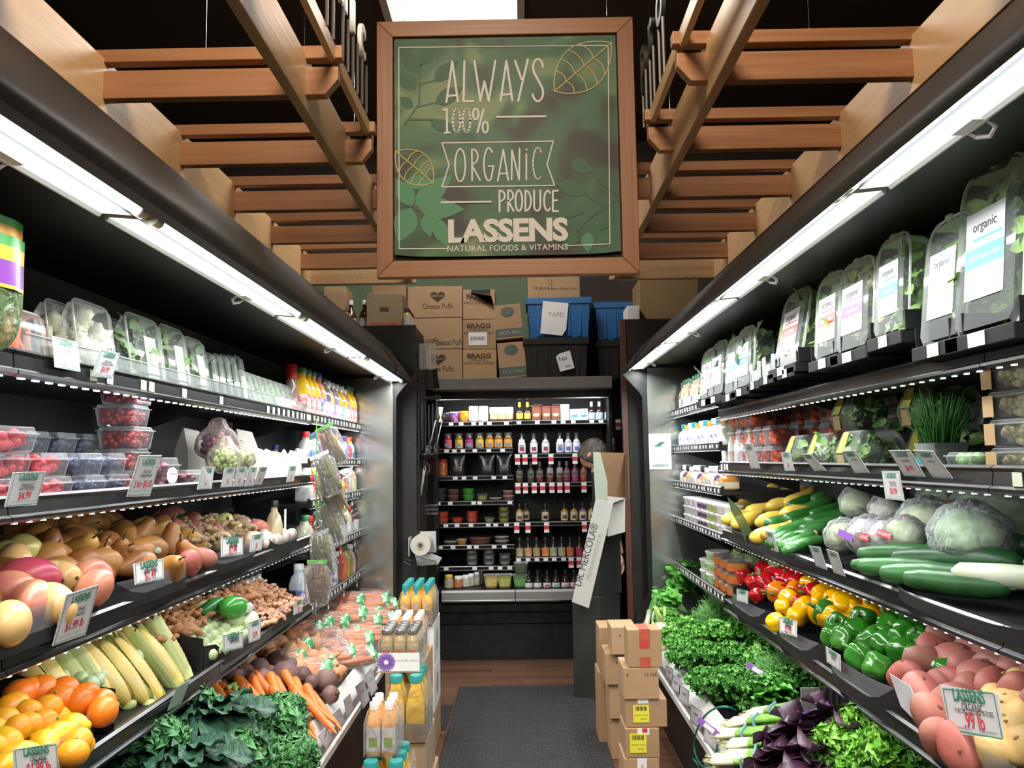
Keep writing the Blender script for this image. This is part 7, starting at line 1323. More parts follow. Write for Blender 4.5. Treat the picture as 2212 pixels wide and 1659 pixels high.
for j, y in enumerate((1.74, 1.58)):
    for k in range(5): SPB.put((1.075, y, Z2R+k*.06), R(0, 0, -math.pi/2), 1, '%s sprout box with brown sleeve, %s stack at the right edge' % (LV[k], ['farther', 'nearer'][j]), 'boxes of sprouts')
CUB = shell('cucumber_box', .14, .11, .05, 'green_slices', mat('pale_green_slices', (.35, .5, .25), .4, 0, (.2, .4, .12), 20), 40, .015, .2); CUB.put((1.07, 1.93, Z2R), R(0, 0, -1.57), 1, 'low clear box of pale green slices between chives and sprouts', 'green box')
# far right section
ZfR = [shelf_top(1, i, True) for i in range(5)]
fill_row(1, ZfR[0], 4.2, 5.3, [('green capped dressing', (.55, .5, .36), CAPG, .034, .2, WLB), ('tan dressing', (.6, .42, .25), CAPG, .034, .2, CRM), ('cream dressing', (.62, .6, .45), CAPG, .034, .2, BLB_), ('brown dressing', (.35, .22, .12), CAPG, .034, .19, CRM)], 'the top far right shelf', 'green capped dressings on the far top right shelf')
fill_row(1, ZfR[1], 4.2, 5.3, [('white cream', (.8, .78, .72), mat('cap_orange', (.7, .3, .03), .4), .05, .14, WLB), ('white kefir', (.8, .8, .78), CAPT, .05, .15, BLB_), ('pale milk', (.78, .75, .62), CAPW, .05, .15, BLB_)], 'the second far right shelf', 'white dairy bottles on the far right')
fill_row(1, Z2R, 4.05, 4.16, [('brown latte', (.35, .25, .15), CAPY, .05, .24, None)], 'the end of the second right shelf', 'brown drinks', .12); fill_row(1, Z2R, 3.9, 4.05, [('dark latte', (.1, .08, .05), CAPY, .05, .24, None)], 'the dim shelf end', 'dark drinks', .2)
fill_row(1, ZfR[2], 4.2, 5.3, [('orange soup', (.6, .25, .05), CAPW, .05, .11, CRM), ('dark violet dip', (.1, .05, .09), CAPK, .05, .12, PLB), ('white dip', (.7, .68, .68), CAPW, .05, .12, PLB), ('grey dip', (.4, .35, .32), CAPW, .05, .12, GREYP)], 'the third far right shelf', 'dip tubs on the third far right shelf')
kd = [tub('white_dip_tub', .05, .056, .05, CAPW, CAPW, lm=pk('soft_label', (.7, .7, .72))), tub('green_label_tub', .05, .056, .05, gl('pale_tub', (.6, .62, .55)), CAPW, lm=pk('olive_green_label', (.4, .5, .12))), tub('red_label_tub', .05, .056, .05, gl('pale_tub', (.6, .62, .55)), CAPW, lm=pk('berry_label', (.55, .04, .12), (.1, .05, .2)))]
for j, y in enumerate((4.27, 4.39, 4.51, 4.63, 4.75, 4.87, 5.0, 5.13, 5.26)):
    for k in range(3): q = [0, 0, 1, 1, 2, 2, 0, 0, 0][j]; kd[q].put((1.075, y, ZfR[3]+k*.051), R(0, 0, -1.57), 1, '%s %s tub in the %s stack from the near end, fourth far right shelf' % (['lowest', 'middle', 'top'][k], ['white', 'green labelled', 'red labelled'][q], ORD[j]), 'stacked dip tubs on the fourth far right shelf')
kd2 = [tub('hummus_tub', .055, .06, .058, gl('hummus', (.5, .18, .06)), CLEAR, lm=pk('hummus_label', (.5, .3, .06), (.6, .15, .04))), tub('white_cheese_tub', .06, .066, .06, CAPW, CAPW, lm=pk('green_patch_label', (.75, .78, .72), (.2, .45, .15)))]
for j, (y, q, n) in enumerate(((4.26, 0, 3), (4.39, 0, 3), (4.53, 0, 3), (4.67, 1, 3), (4.83, 1, 2))):
    for k in range(n): kd2[q].put((1.085, y, ZfR[4]+k*.061), R(0, 0, -1.57), 1, '%s %s in the %s stack, lowest far right shelf' % (['bottom', 'middle', 'top'][k], ['hummus tub with orange label', 'white tub with green patch'][q], ORD[j]), 'tubs on the lowest far right shelf')
kd3 = tub('soup_cup', .045, .05, .085, gl('orange_soup_cup', (.62, .26, .04)), CLEAR)
for j, y in enumerate((4.08, 3.85, 3.66)): kd3.put((1.2, y, shelf_top(1, 2)), (0, 0, 0), 1, 'cup of orange soup, %s from the far end behind the yellow squash' % ORD[j], 'soup cups')
t = thing('paper_notice', 'white printed notice taped to the far end of the right case', 'notice', (px(1426, 975, Y=5.41).x, 5.412, px(1426, 975, Y=5.41).z)); G().box(-.072, .072, -.001, .001, -.115, .115).build('sheet', CARDW, t, smooth=0)
nf = lambda z: frame((0, -.0015, z), (1, 0, 0), (0, 0, 1))
text('DON\u2019T YOU MISS THE', .013, GREYI, t, nf(.095), 'lettering'); text('FRESH', .013, GREYI, t, nf(.075), 'lettering'); G().prism([(-.04, .03), (0, .032), (.035, .062), (.0, .06)], .001, 'y', -.0016).build('printed_leaf', GREENP, t, smooth=0)
for k in range(5): text('organic produce delivered daily', .0085, GREYI, t, nf(.012-k*.014), 'lettering')
text('LASSENS', .024, GREENP, t, nf(-.092), 'lettering', 1.1, .0006)
# ================================================================ RIGHT THIRD SHELF
Z3R = shelf_top(1, 2); Yr = lambda u, v: px(u, v, X=.985).y
def curved(nm, pts, rs, m, tip=None, n=12):
    t = thing(nm, nm.replace('_', ' '), nm.split('_')[-1]); G().tube(pts, rs, n).build('body', m, t, smooth=180)
    if tip: G().tube([pts[-1], V(pts[-1])+(V(pts[-1])-V(pts[-2])).normalized()*.012], [rs[-1]*1.0, rs[-1]*.85], 8).build('stem_end', tip, t, smooth=50)
    return Kind(t)
YS = curved('yellow_squash', [(0, 0, -.085), (0, 0, -.075), (.004, 0, -.05), (.006, 0, -.015), (.0, 0, .03), (-.012, 0, .07), (-.022, 0, .09)], [.008, .02, .031, .033, .026, .016, .012], mat('yellow_squash_skin', (.82, .58, .1), .3, 0, (.75, .5, .07), 8, rnd=.4), mat('squash_stem', (.45, .45, .15), .5))
ZU = curved('zucchini', [(0, 0, -.1), (0, 0, -.092), (0, 0, -.06), (.004, 0, 0), (.003, 0, .06), (0, 0, .09)], [.008, .019, .025, .026, .023, .016], mat('zucchini_skin', (.025, .13, .02), .3, 0, (.06, .24, .05), 16, rnd=.6, coat=.2), mat('pale_zucchini_end', (.45, .5, .22), .5))
CU = curved('cucumber', [(0, 0, -.14), (0, 0, -.128), (0, 0, -.08), (.005, 0, 0), (.004, 0, .08), (0, 0, .125), (0, 0, .14)], [.006, .02, .028, .031, .03, .022, .008], mat('cucumber_skin', (.012, .065, .015), .4, 0, (.028, .13, .03), 10, .12, 60, rnd=.5), mat('pale_cucumber_end', (.2, .3, .1), .5))
bin_(1, Yr(1650, 1150), Yr(1562, 1110), Z3R, 'low black bin under the yellow squash on the third right shelf', .05, .1, False)
bin_(1, Yr(1790, 1200), Yr(1652, 1150), Z3R, 'black tray of zucchini with a tall black divider', .03, .13, False, low=.012)
toA = lambda: face(None, V((rr(.7, .95), rr(-.1, .35), rr(.1, .3)))) @ R(math.radians(-90), 0, 0) @ R(0, 0, rr(0, 6.28))
at(YS, 1, zm([(290, 250, 1), (370, 215, 1), (480, 165, 1), (540, 215, 1), (355, 325, 1.05), (215, 310, 1), (250, 400, 1.05), (430, 395, 1), (500, 290, .95), (610, 250, 1), (690, 185, 1), (400, 495, .95), (600, 345, .9), (180, 380, 1), (430, 280, 1), (450, 480, .9), (640, 190, .95)], 3.2917, 1540, 1000), 1.03, Z3R+.06, .35, 'yellow squash', 'yellow squash on the third right shelf', 1.05, toA)
at(ZU, 1, zm([(660, 270, 1), (740, 300, 1), (690, 375, 1.3), (850, 330, 1.1), (850, 380, 1.2), (520, 410, 1), (680, 415, 1), (770, 440, 1), (590, 455, 1), (530, 485, .9), (630, 505, 1), (560, 545, .8), (650, 575, .8), (500, 525, .8), (600, 550, .8), (560, 350, .9), (760, 210, 1.1), (840, 220, 1.1), (700, 490, .9), (520, 560, .7), (610, 590, .7)], 3.2917, 1540, 1000), 1.03, Z3R+.05, .33, 'zucchini', 'dark green zucchini on the third right shelf', 1.0, toA)
bin_(1, Yr(2330, 1300), Yr(1905, 1230), Z3R, 'wide black bin of cucumbers with a broken bowed front', .05, .1, False, low=.028, bulge=.05)
toC = lambda a: face(None, V((.55, a, .06))) @ R(math.radians(-90), 0, 0) @ R(0, 0, rr(0, 6.28))
for i, (u, v, k, a, lab) in enumerate([(1945, 1200, 1.15, -.9, 'upper left cucumber of the pile beside the bagged cabbage'), (2060, 1212, 1.4, -.75, 'largest dark cucumber lying on top of the pile'), (1950, 1228, 1.1, -.8, 'cucumber under the upper left one'), (2010, 1245, 1.2, -1.0, 'middle cucumber near the bowed black front'), (2062, 1258, 1.15, -1.1, 'lowest cucumber with a pale end by the torn front'), (1910, 1220, .8, -.6, 'short cucumber tip at the left of the pile'), (2120, 1180, 1.2, -.7, 'cucumber half hidden at the back of the pile')]):
    CU.put(hp(1, u, v, 1.02, Z3R+.05, .3), toC(a), k*.9, lab, 'cucumbers')
DA = curved('pale_cucumber', [(0, 0, -.12), (0, 0, -.1), (0, 0, 0), (0, 0, .12)], [.01, .024, .027, .024], mat('pale_white_skin', (.5, .58, .36), .4, 0, (.66, .7, .55), 12, .1, 60)); DA.put(hp(1, 2170, 1245, 1.02, Z3R+.06, .3), toC(-1.1), 1.1, 'whitish cucumber with a yellow sticker above the black bin corner', 'pale cucumber')
BAGF = clear('vegetable_bag_film', body=.12, wr=26, rough=.12, spec=.9); LETT = mat('pale_head_leaf', (.5, .6, .3), .55, 0, (.66, .72, .46), 6, .5, 18); LETT2 = mat('green_head_leaf', (.2, .36, .14), .55, 0, (.5, .62, .36), 5, .5, 16)
def bagged(nm, lab, u, v, r_, inner, bump, band=None, x0=1.06, elong=1, rot=0, z_=.09):
    c = hp(1, u, v, x0, Z3R+z_, .35); t = thing(nm, lab, 'bagged vegetable', c, 0, 'bagged heads on the third right shelf'); t.rotation_euler = (rot, 0, 0)
    G().ball((r_*.9, r_*.9*elong, r_*.85), (0, 0, 0), 28, 18, lump(bump, 7 if bump > .06 else 4, int(u))).build('head', inner, t, smooth=180)
    G().ball((r_*1.06, r_*1.1*elong, r_), (0, 0, .004), 26, 16, lambda d, th, ph: 1+.045*math.sin(ph*7+th*4)*math.sin(th*5)+.05*math.sin(ph*3+th*9)).build('bag_film', BAGF, t, smooth=180)
    if band:
        w_ = r_*.62; T = frame((-r_*1.1, 0, r_*.12), (.15, -1, rr(-.5, .3)), (.2, 0, 1)); G().add([(-w_, -r_*.17, 0), (w_, -r_*.17, 0), (w_, r_*.17, 0), (-w_, r_*.17, 0)], [(0, 1, 2, 3)], 0, T).build('printed_band', band, t, smooth=0, fixn=False)
        if band is RED2: text('ORGANIC', r_*.28, CARDW, t, T @ M.Translation((0, 0, .001)), 'printed_text')
CAU2 = mat('cauliflower_head', (.84, .81, .68), .7, 0, (.9, .88, .8), 26, .6, 60)
zb = lambda a, b: (1540+a/3.2917, 1000+b/3.2917)
for nm, lab, a, b, r_, inn, bu, band, x0, el, z_ in [('bagged_lettuce', 'bagged pale lettuce head highest beside the zucchini', 1040, 290, .072, LETT, .05, None, 1.1, 1.1, .1), ('bagged_cauliflower', 'bagged cauliflower with a blue label behind the front ones', 1250, 345, .068, CAU2, .08, None, 1.12, 1, .09), ('bagged_lettuce', 'bagged pale lettuce pressed against the black divider', 930, 530, .062, LETT, .05, None, 1.04, 1, .08), ('bagged_cauliflower', 'bagged cauliflower with a purple printed label at the front', 1110, 530, .07, CAU2, .08, VIOL, 1.04, 1, .075), ('bagged_cauliflower', 'bagged white cauliflower beside a red ORGANIC band', 1220, 540, .066, CAU2, .08, RED2, 1.06, 1, .075), ('bagged_romaine', 'bagged romaine with a slanted red ORGANIC band', 1520, 430, .082, LETT, .06, RED2, 1.1, 1.25, .1), ('bagged_romaine', 'lower bagged romaine with a small red ORGANIC band', 1370, 520, .06, LETT, .06, RED2, 1.05, 1.2, .08), ('bagged_cabbage', 'large bagged green head behind the cucumbers at right', 1830, 540, .1, LETT2, .06, None, 1.14, 1.1, .12), ('bagged_lettuce', 'dim bagged head with a red mark at the back right', 1930, 320, .09, LETT2, .06, RED2, 1.2, 1.1, .12), ('bagged_lettuce', 'dim bagged head at the back beside the hanging card', 1640, 270, .08, LETT2, .06, None, 1.2, 1.2, .13), ('bagged_cabbage', 'dim bagged head at the right edge behind the large one', 2080, 420, .1, LETT2, .06, None, 1.24, 1.1, .12)]:
    bagged(nm, lab, *zb(a, b), r_, inn, bu, band, x0, el, 0, z_)
t = thing('leaf_card', 'dark green curved leaf shaped card sticking up by the yellow squash', 'shelf card', px(1605, 1175, X=.97)); P_ = [px(u, v, Y=t.location.y-.0) - t.location for u, v in ((1571, 1072), (1598, 1098), (1614, 1128), (1625, 1150), (1624, 1175), (1611, 1172), (1594, 1132), (1580, 1105))]
G().prism([(p.x, p.z) for p in P_], .002, 'y', 0).build('card', clear('green_tinted_card', body=.75, col=(.06, .1, .035), rough=.3), t, smooth=0)
# ================================================================ RIGHT FOURTH SHELF: PEPPERS AND POTATOES
Z4R = shelf_top(1, 3)
for u0, u1, v, lab, f in ((1655, 1566, 1310, 'farthest bin on the fourth right shelf, holding red peppers', .08), (1768, 1658, 1370, 'bin of yellow and orange peppers on the right', .08), (1932, 1770, 1450, 'bin of green peppers on the right', .085), (2330, 1936, 1580, 'nearest bin on the fourth right shelf, holding potatoes', .09)): bin_(1, Yr(u0, v), Yr(u1, v)-.006, Z4R, lab, f, .15, True, bulge=.03)
def pepper(nm, c1, c2):
    def fn(d, th, ph): k = 1+.1*math.cos(ph*4)*math.sin(th)**.5; return V((d.x*k*(1-.14*(d.z < 0)*abs(d.z)), d.y*k*(1-.14*(d.z < 0)*abs(d.z)), (math.copysign(abs(d.z)**.75, d.z)-.22*max(0, (d.z-.8)/.2)**1.5+.14*max(0, (-d.z-.85)/.15))))
    g = G().ball((.041, .041, .048), (0, 0, 0), 30, 20, fn)
    return simple(nm, nm.replace('_', ' '), 'pepper', g, mat(nm+'_skin', c1, .16, 0, c2, 5, coat=.5, rnd=.4), [('stem', G().tube([(0, 0, .034), (.002, 0, .05), (.009, .003, .066)], [.0075, .0055, .0065], 8), STEMG), ('sticker', G().ball((.009, .002, .011), (0, -.0435, 0), 8, 5), STICK)])
RP, YP, OP, GPp = pepper('red_pepper', (.52, .008, .012), (.45, .006, .01)), pepper('yellow_pepper', (.85, .46, .0), (.82, .38, .0)), pepper('orange_pepper', (.8, .24, .005), (.75, .2, .005)), pepper('green_pepper', (.025, .16, .012), (.04, .2, .02))
fp = lambda: R(math.radians(80)+rr(-.6, .6), rr(-.6, .6), rr(0, 6.28))
pp = (1.02, Z4R+.085, .38)
at(RP, 1, zm([(210, 810, 1.05), (360, 765, 1.1), (390, 840, 1.05), (290, 850), (500, 810), (590, 780), (600, 850), (310, 940, .8), (560, 760), (430, 760), (650, 810)], 3.2917, 1540, 1000), *pp, 'red bell peppers', 'glossy red bell pepper in its bin', .98, fp)
zy = lambda L_: zm(L_, 3.456, 1360, 1220)
at(OP, 1, zy([(1110, 205, 1.05), (1230, 190, .9)]), *pp, 'orange bell peppers', ['orange bell pepper at the far left of the yellow ones', 'orange bell pepper peeping between red and yellow ones'], 1.05, fp)
at(YP, 1, zy([(1190, 255, 1), (1345, 155, 1.0, .0, 0), (1450, 215, 1.1), (1320, 330, 1.15), (1150, 320, .9), (1620, 310, 1.1), (1850, 310, 1.1), (1700, 225, 1), (1090, 430, .85), (1540, 170, 1), (1420, 290, 1), (1240, 390, .9), (1520, 270, 1.0)]), *pp, 'yellow bell peppers', 'bright yellow bell pepper on the right', 1.0, fp)
at(GPp, 1, zy([(1470, 365, 1.05), (1560, 460, 1.05), (1750, 420, 1.1), (1610, 560, 1.05), (1820, 580, 1.15), (2060, 570, 1.15), (2040, 440, 1), (1960, 470, 1), (1850, 760, 1.0), (2150, 430, 1), (2180, 560, 1), (1700, 500, 1), (1920, 540, 1), (2100, 470, .95), (1520, 540, .9), (1720, 690, .95)]), *pp, 'green bell peppers', 'glossy green bell pepper in its bin', 1.05, fp)
zp = lambda L_: zm(L_, 3.615, 1700, 1200)
at(PR, 1, zp([(1250, 650, 1), (1480, 720, 1.15), (1330, 810, 1.1), (1090, 850, 1.15), (1650, 850, 1.1), (1500, 945, 1.2), (1070, 1090, 1.15), (1270, 990, .95), (930, 940, 1), (1180, 1260, 1.1), (1220, 1430, 1), (1350, 1500, 1), (1700, 760, 1), (1420, 860, .9), (1160, 700, .9), (1190, 1000, .9), (1560, 760, 1), (1360, 620, .9), (1290, 1150, 1), (1400, 1080, 1)]), 1.03, Z4R+.1, .4, 'red potatoes on the right', 'large red potato in the nearest right bin', 1.0)
at(PG, 1, zp([(1840, 900, 1), (1740, 1060, 1.1), (1510, 1030, 1), (1780, 1200, 1.15), (1780, 1390, 1.05), (1590, 1510, 1), (1850, 1010, 1), (1860, 1120, 1), (1640, 1180, 1), (1680, 1300, 1), (1850, 1290, 1), (1850, 1480, 1), (1700, 1450, 1), (1900, 800, 1)]), 1.03, Z4R+.085, .38, 'gold potatoes', 'smooth gold potato in the nearest right bin', 1.0)
heap(PR, 1, (1.16, 1.34), (1.75, 2.2), Z4R+.15, .4, .085, 'red skinned potato deep in the nearest right bin', 'red potatoes at the back'); heap(GPp, 1, (1.14, 1.32), (2.3, 2.8), Z4R+.12, .36, .09, 'green bell pepper deep in the right hand pepper bin', 'green bell peppers at the back'); heap(YP, 1, (1.14, 1.3), (2.9, 3.4), Z4R+.12, .36, .09, 'yellow bell pepper deep in its bin', 'yellow bell peppers at the back'); heap(RP, 1, (1.14, 1.3), (3.5, 4.05), Z4R+.12, .36, .09, 'red bell pepper deep in the farthest bin', 'red bell peppers at the back')
def afn(): 
    g = G()
    for r_ in range(7):
        n = 8-r_//2
        for k in range(n):
            a = 6.28*k/n+r_*.4; z = -.03+r_*.011; q = .036*math.cos((r_-1.5)*.26); d = V((math.cos(a)*.55, math.sin(a)*.55, .8)); leaf(g, (q*math.cos(a)*.8, q*math.sin(a)*.8, z), d, (-math.cos(a), -math.sin(a), .4), .034, .03, .02, -.5, 5, 2, 1)
    g.ball((.032, .032, .036), (0, 0, 0), 14, 10); return g
ART = simple('artichoke', 'artichoke', 'artichoke', afn(), mat('artichoke_scale', (.26, .34, .15), .5, 0, (.36, .42, .22), 12)); at(ART, 1, zm([(190, 690, 1), (290, 695, 1.05), (460, 715, 1.05), (390, 670, .9), (240, 650, .9)], 3.2917, 1540, 1000), 1.06, Z4R+.13, .35, 'artichokes', 'pale green artichoke behind the red peppers', 1.15, lambda: R(rr(-.5, .5), rr(-.7, 0), rr(0, 6)))
# ================================================================ RIGHT DECK: GREENS
PAR = mat('parsley_leaf', (.05, .24, .03), .45, 0, (.12, .38, .07), 12); DIL = mat('dill_frond', (.08, .27, .06), .5, 0, (.16, .4, .12), 12); CIL = mat('cilantro_leaf', (.08, .34, .035), .45, 0, (.2, .5, .1), 12); PURP = mat('purple_leaf', (.035, .012, .03), .4, 0, (.07, .03, .06), 12, .5, 40); LETC = mat('curly_lettuce_leaf', (.1, .36, .03), .42, 0, (.22, .52, .07), 9)
TP, TD, TC = tuft('curly_parsley_bunch', 'parsley', PAR, 420, .02, 1), tuft('dill_bunch', 'dill', DIL, 520, .05, 2, dill=True), tuft('cilantro_bunch', 'cilantro', CIL, 260, .028, 3)
CH = bunch('leafy_green_bunch', 'greens', mat('smooth_green_leaf', (.07, .3, .04), .4, 0, (.14, .42, .08), 9), 20, .17, .08, .12, .7, .8, 9, nu=12, nv=4, fr_=3); LT = tuft('curly_lettuce_head', 'lettuce', LETC, 300, .036, 13, (.1, .11, .085), wd=1.25, ruf=.5); PU_ = bunch('purple_leaf_bunch', 'greens', PURP, 20, .2, .13, .1, .5, .6, 17, nu=14, nv=5, fr_=2)
RD = dict(x0=.80, z0=.50, m=.45)
lay(CH, 1, [(1500, 1285, 1.15, (-.5, .1, .5), 'smooth leafy greens bunch at the far top of the right deck'), (1530, 1265, 1.1, (-.6, -.2, .5), 'smooth leafy greens bunch by the shelf edge at the far right deck'), (1475, 1320, 1.0, (-.6, .2, .4), 'smooth leafy greens bunch above the fennel'), (1640, 1520, 1.05, (.3, -.6, .3), 'flat green leaves behind the scallions')], 'leafy green bunches', **RD)
lay(TD, 1, [(1570, 1330, 1.2, (-.5, -.5, .4), 'feathery dill bunch between leafy greens and parsley'), (1540, 1355, 1.1, (-.6, 0, .3), 'feathery dill bunch left of the parsley'), (1690, 1470, 1.1, (-.4, -.6, .3), 'feathery dill bunch near the purple twist tags')], 'dill bunches', **RD)
lay(TC, 1, [(1470, 1390, 1.1, (-.6, -.1, .3), 'bright cilantro bunch beside the celery stalks'), (1450, 1345, 1.0, (-.6, .1, .3), 'bright cilantro bunch under the smooth leafy greens'), (1505, 1370, 1.1, (-.6, -.1, .3), 'bright cilantro bunch near the white bumper'), (1620, 1375, 1.15, (-.5, -.4, .4), 'bright cilantro bunch beneath the pepper shelf'), (1690, 1420, 1.15, (-.5, -.4, .4), 'bright cilantro bunch right of the parsley'), (1560, 1375, 1.0, (-.5, -.4, .4), 'bright cilantro bunch amid the dill'), (1660, 1440, 1.0, (-.5, -.4, .4), 'bright cilantro bunch beside the purple tag')], 'cilantro bunches', **RD)
lay(TP, 1, [(1490, 1430, 1.15, (-.6, -.2, .3), 'curly parsley bunch spilling to the white bumper'), (1540, 1430, 1.2, (-.5, -.3, .4), 'curly parsley bunch in the middle of the right deck'), (1595, 1430, 1.15, (-.5, -.3, .4), 'curly parsley bunch beneath the cilantro'), (1540, 1485, 1.15, (-.6, -.3, .3), 'lower curly parsley bunch above the green tube'), (1600, 1485, 1.2, (-.4, -.4, .3), 'lower curly parsley bunch above the scallions'), (1670, 1500, 1.2, (-.4, -.4, .3), 'curly parsley bunch by the metal divider'), (1720, 1480, 1.1, (-.4, -.4, .3), 'curly parsley bunch at the back near the divider')], 'curly parsley bunches', **RD)
heap(TP, 1, (.95, 1.25), (2.6, 4.4), .5, .45, .2, 'curly parsley bunch deep in the greens on the right deck', 'curly parsley bunches at the back', rot=lambda: face(None, (-.5, -.4, .3)))
lay(PU_, 1, [(1815, 1615, 1.15, (-.7, -.35, .1), 'crinkled purple leaf bunch under the green scallions'), (1800, 1650, 1.1, (-.75, -.3, .0), 'lower purple leaf bunch at the bottom edge'), (1860, 1590, 1.05, (-.6, -.4, .2), 'purple leaf bunch tied with a teal band')], 'purple leaf bunches', **RD)
lay(LT, 1, [(1890, 1625, 1.15, (-.5, -.5, .5), 'bright curly lettuce head at the bottom right'), (1840, 1655, 1.1, (-.6, -.4, .3), 'curly lettuce head left of the big one at the bottom edge'), (1950, 1650, 1.1, (-.4, -.6, .4), 'curly lettuce head below the potato bin')], 'curly lettuce heads', **RD)
SCW = mat('scallion_white', (.75, .74, .6), .4, 0, (.6, .66, .38), 8, stretch=(20, 20, 2)); SCG = mat('scallion_green', (.3, .52, .12), .4, 0, (.16, .4, .06), 6, stretch=(30, 30, 1.5))
def scal():
    t = thing('scallion_bunch', 'scallion bunch', 'scallions'); r_ = random.Random(5); gw, gg = G(), G(); gr = G()
    for k in range(15):
        x, z = r_.uniform(-.035, .035), r_.uniform(-.012, .022); dx, dz = x*.9+r_.uniform(-.01, .01), z+r_.uniform(-.01, .015)
        gw.tube([(x, -.16, z), (x, -.15, z), (x*.9, -.095, z)], [.004, .009, .0072], 7); gg.tube([(x*.9, -.095, z), (dx, .06, z*.8), (dx*1.3, .2, dz)], [.007, .007, .003], 6)
        for q in range(4): gr.tube([(x, -.158, z), (x+r_.uniform(-.008, .008), -.182, z+r_.uniform(-.008, .008))], [.001, .0005], 3)
    gw.build('white_ends', SCW, t, smooth=180); gg.build('green_tops', SCG, t, smooth=180); gr.build('roots', SCW, t); G().lathe([(.046, -.1), (.046, -.095)], 14).v; G().box(-.042, .042, -.075, -.069, -.02, .034).build('tie', mat('blue_tie', (.2, .35, .5), .5), t, smooth=0, bevel=.004); return Kind(t)
SL = scal()
for i, (u, v, k, d, lab) in enumerate([(1690, 1560, 1.2, (.75, -.45, .25), 'topmost scallion bunch with white root ends to the left'), (1660, 1590, 1.1, (.8, -.4, .2), 'second scallion bunch under the topmost one'), (1690, 1610, 1.1, (.8, -.35, .2), 'third scallion bunch with curling roots'), (1690, 1640, 1.1, (.8, -.3, .15), 'scallion bunch beside the purple leaves at the bottom'), (1660, 1655, 1.1, (.8, -.3, .1), 'lowest scallion bunch at the bottom edge'), (1720, 1535, 1.1, (.75, -.5, .3), 'scallion bunch behind, with a purple printed tag')]): SL.put(hp(1, u, v, .80, .53, .45), face(None, d), k, lab, 'scallion bunches')
t = thing('fennel_bulb', 'pale fennel bulb with leek tops at the far right corner of the deck', 'vegetable', hp(1, 1430, 1362, .8, .5, .3)); G().ball((.045, .045, .055), (0, 0, 0), 20, 12, lambda d, th, ph: 1+.06*math.cos(ph*6)).build('bulb', mat('fennel_bulb_skin', (.66, .7, .5), .4, 0, (.72, .74, .62), 6), t); g = G()
for k in range(5): g.tube([(rr(-.02, .02), rr(-.01, .01), .04), (rr(-.05, .03), rr(-.04, .04), .13)], [.013, .008], 8)
g.build('stalks', mat('celery_green', (.3, .5, .1)), t, smooth=180)
t = thing('celery_stalks', 'bundle of pale celery stalks lying over the fennel bulb', 'celery', hp(1, 1452, 1400, .8, .5, .3)); g = G()
for k in range(8): g.tube([(-.09, rr(-.03, .03), rr(-.015, .015)), (0, rr(-.03, .03), rr(0, .02)), (.11, rr(-.05, .05), rr(.0, .05))], [.011, .012, .007], 7)
g.build('stalks', mat('pale_celery', (.5, .62, .28), .4, 0, (.62, .7, .42), 8), t, smooth=180)
LK = mat('leek_white', (.72, .74, .6), .4, 0, (.45, .6, .3), 6)
for i, (u, v) in enumerate(((1398, 1345), (1412, 1335))): t = thing('leek', ['left leek lying against the end panel of the right case', 'right leek lying against the end panel of the right case'][i], 'leek', hp(1, u, v, .8, .5, .3)); G().tube([(-.02, -.12, -.03), (0, 0, 0), (.03, .1, .05)], [.014, .015, .017], 10).build('shaft', LK, t, smooth=180); g = G(); [leaf(g, (.03, .1, .05), (rr(-.3, .8), rr(-.2, .6), 1), (0, -1, .2), .12, .03, .03, .4, 6, 2, 1) for k in range(6)]; g.build('leaves', PAR, t, smooth=180, fixn=False)
t = thing('metal_divider', 'ribbed grey metal divider at the back of the right deck', 'divider', px(1775, 1505, X=1.0)); g = G().box(-.07, .2, -.004, .004, -.16, .03); [g.box(-.07+k*.02, -.066+k*.02, -.008, -.004, -.16, .03) for k in range(13)]; g.build('plate', mat('ribbed_grey_metal', (.2, .2, .2), .4, .3, (.15, .15, .15), 9), t, smooth=0)
for i, (u, v, a, lab) in enumerate(((1660, 1440, .5, 'white and purple twist tag on the dill'), (1560, 1560, .6, 'purple twist tag near the green tube'), (1790, 1522, -.5, 'purple barcoded tag standing from the scallion tops'))):
    c = hp(1, u, v, .8, .6, .45)-V((.06, .06, 0)); t = thing('twist_tag', lab, 'tag', c, 0, 'printed tags on the greens'); T = R(0, 0, 0); t.rotation_euler = (0, a, -.4); G().box(-.045, .045, -.001, .001, -.011, .011, 0).box(-.02, .02, -.0016, -.001, -.008, .008, 1).build('tag', [VIOL, CARDW], t, smooth=0)
t = thing('green_tube', 'looped dark teal rubber tube hanging over the right bumper', 'tube', px(1520, 1600, X=.72)); o = t.location
tp = [px(u, v, X=x)-o for u, v, x in ((1590, 1535, .82), (1572, 1527, .78), (1545, 1530, .74), (1520, 1550, .715), (1503, 1585, .71), (1500, 1620, .71), (1512, 1650, .71), (1530, 1658, .71), (1545, 1635, .71), (1550, 1610, .71), (1565, 1588, .73), (1585, 1577, .78), (1600, 1573, .83))]
cv = G(); pts = []
for i in range(len(tp)-1):
    p0, p1, p2, p3 = tp[max(i-1, 0)], tp[i], tp[i+1], tp[min(i+2, len(tp)-1)]
    for q in range(5): a = q/5; pts.append(.5*((2*p1)+(p2-p0)*a+(2*p0-5*p1+4*p2-p3)*a*a+(3*p1-p0-3*p2+p3)*a**3))
pts.append(tp[-1]); cv.tube(pts, .0042, 8).build('tube', mat('dark_teal_rubber', (.01, .16, .1), .3, 0, (.012, .18, .115), 9), t, smooth=180)
G().tube([px(1496, 1638, X=.70)-o, px(1503, 1645, X=.695)-o, px(1516, 1668, X=.70)-o, px(1505, 1690, X=.70)-o], .0042, 8).build('tube_end', mat('dark_teal_rubber', (0, 0, 0)), t, smooth=180)
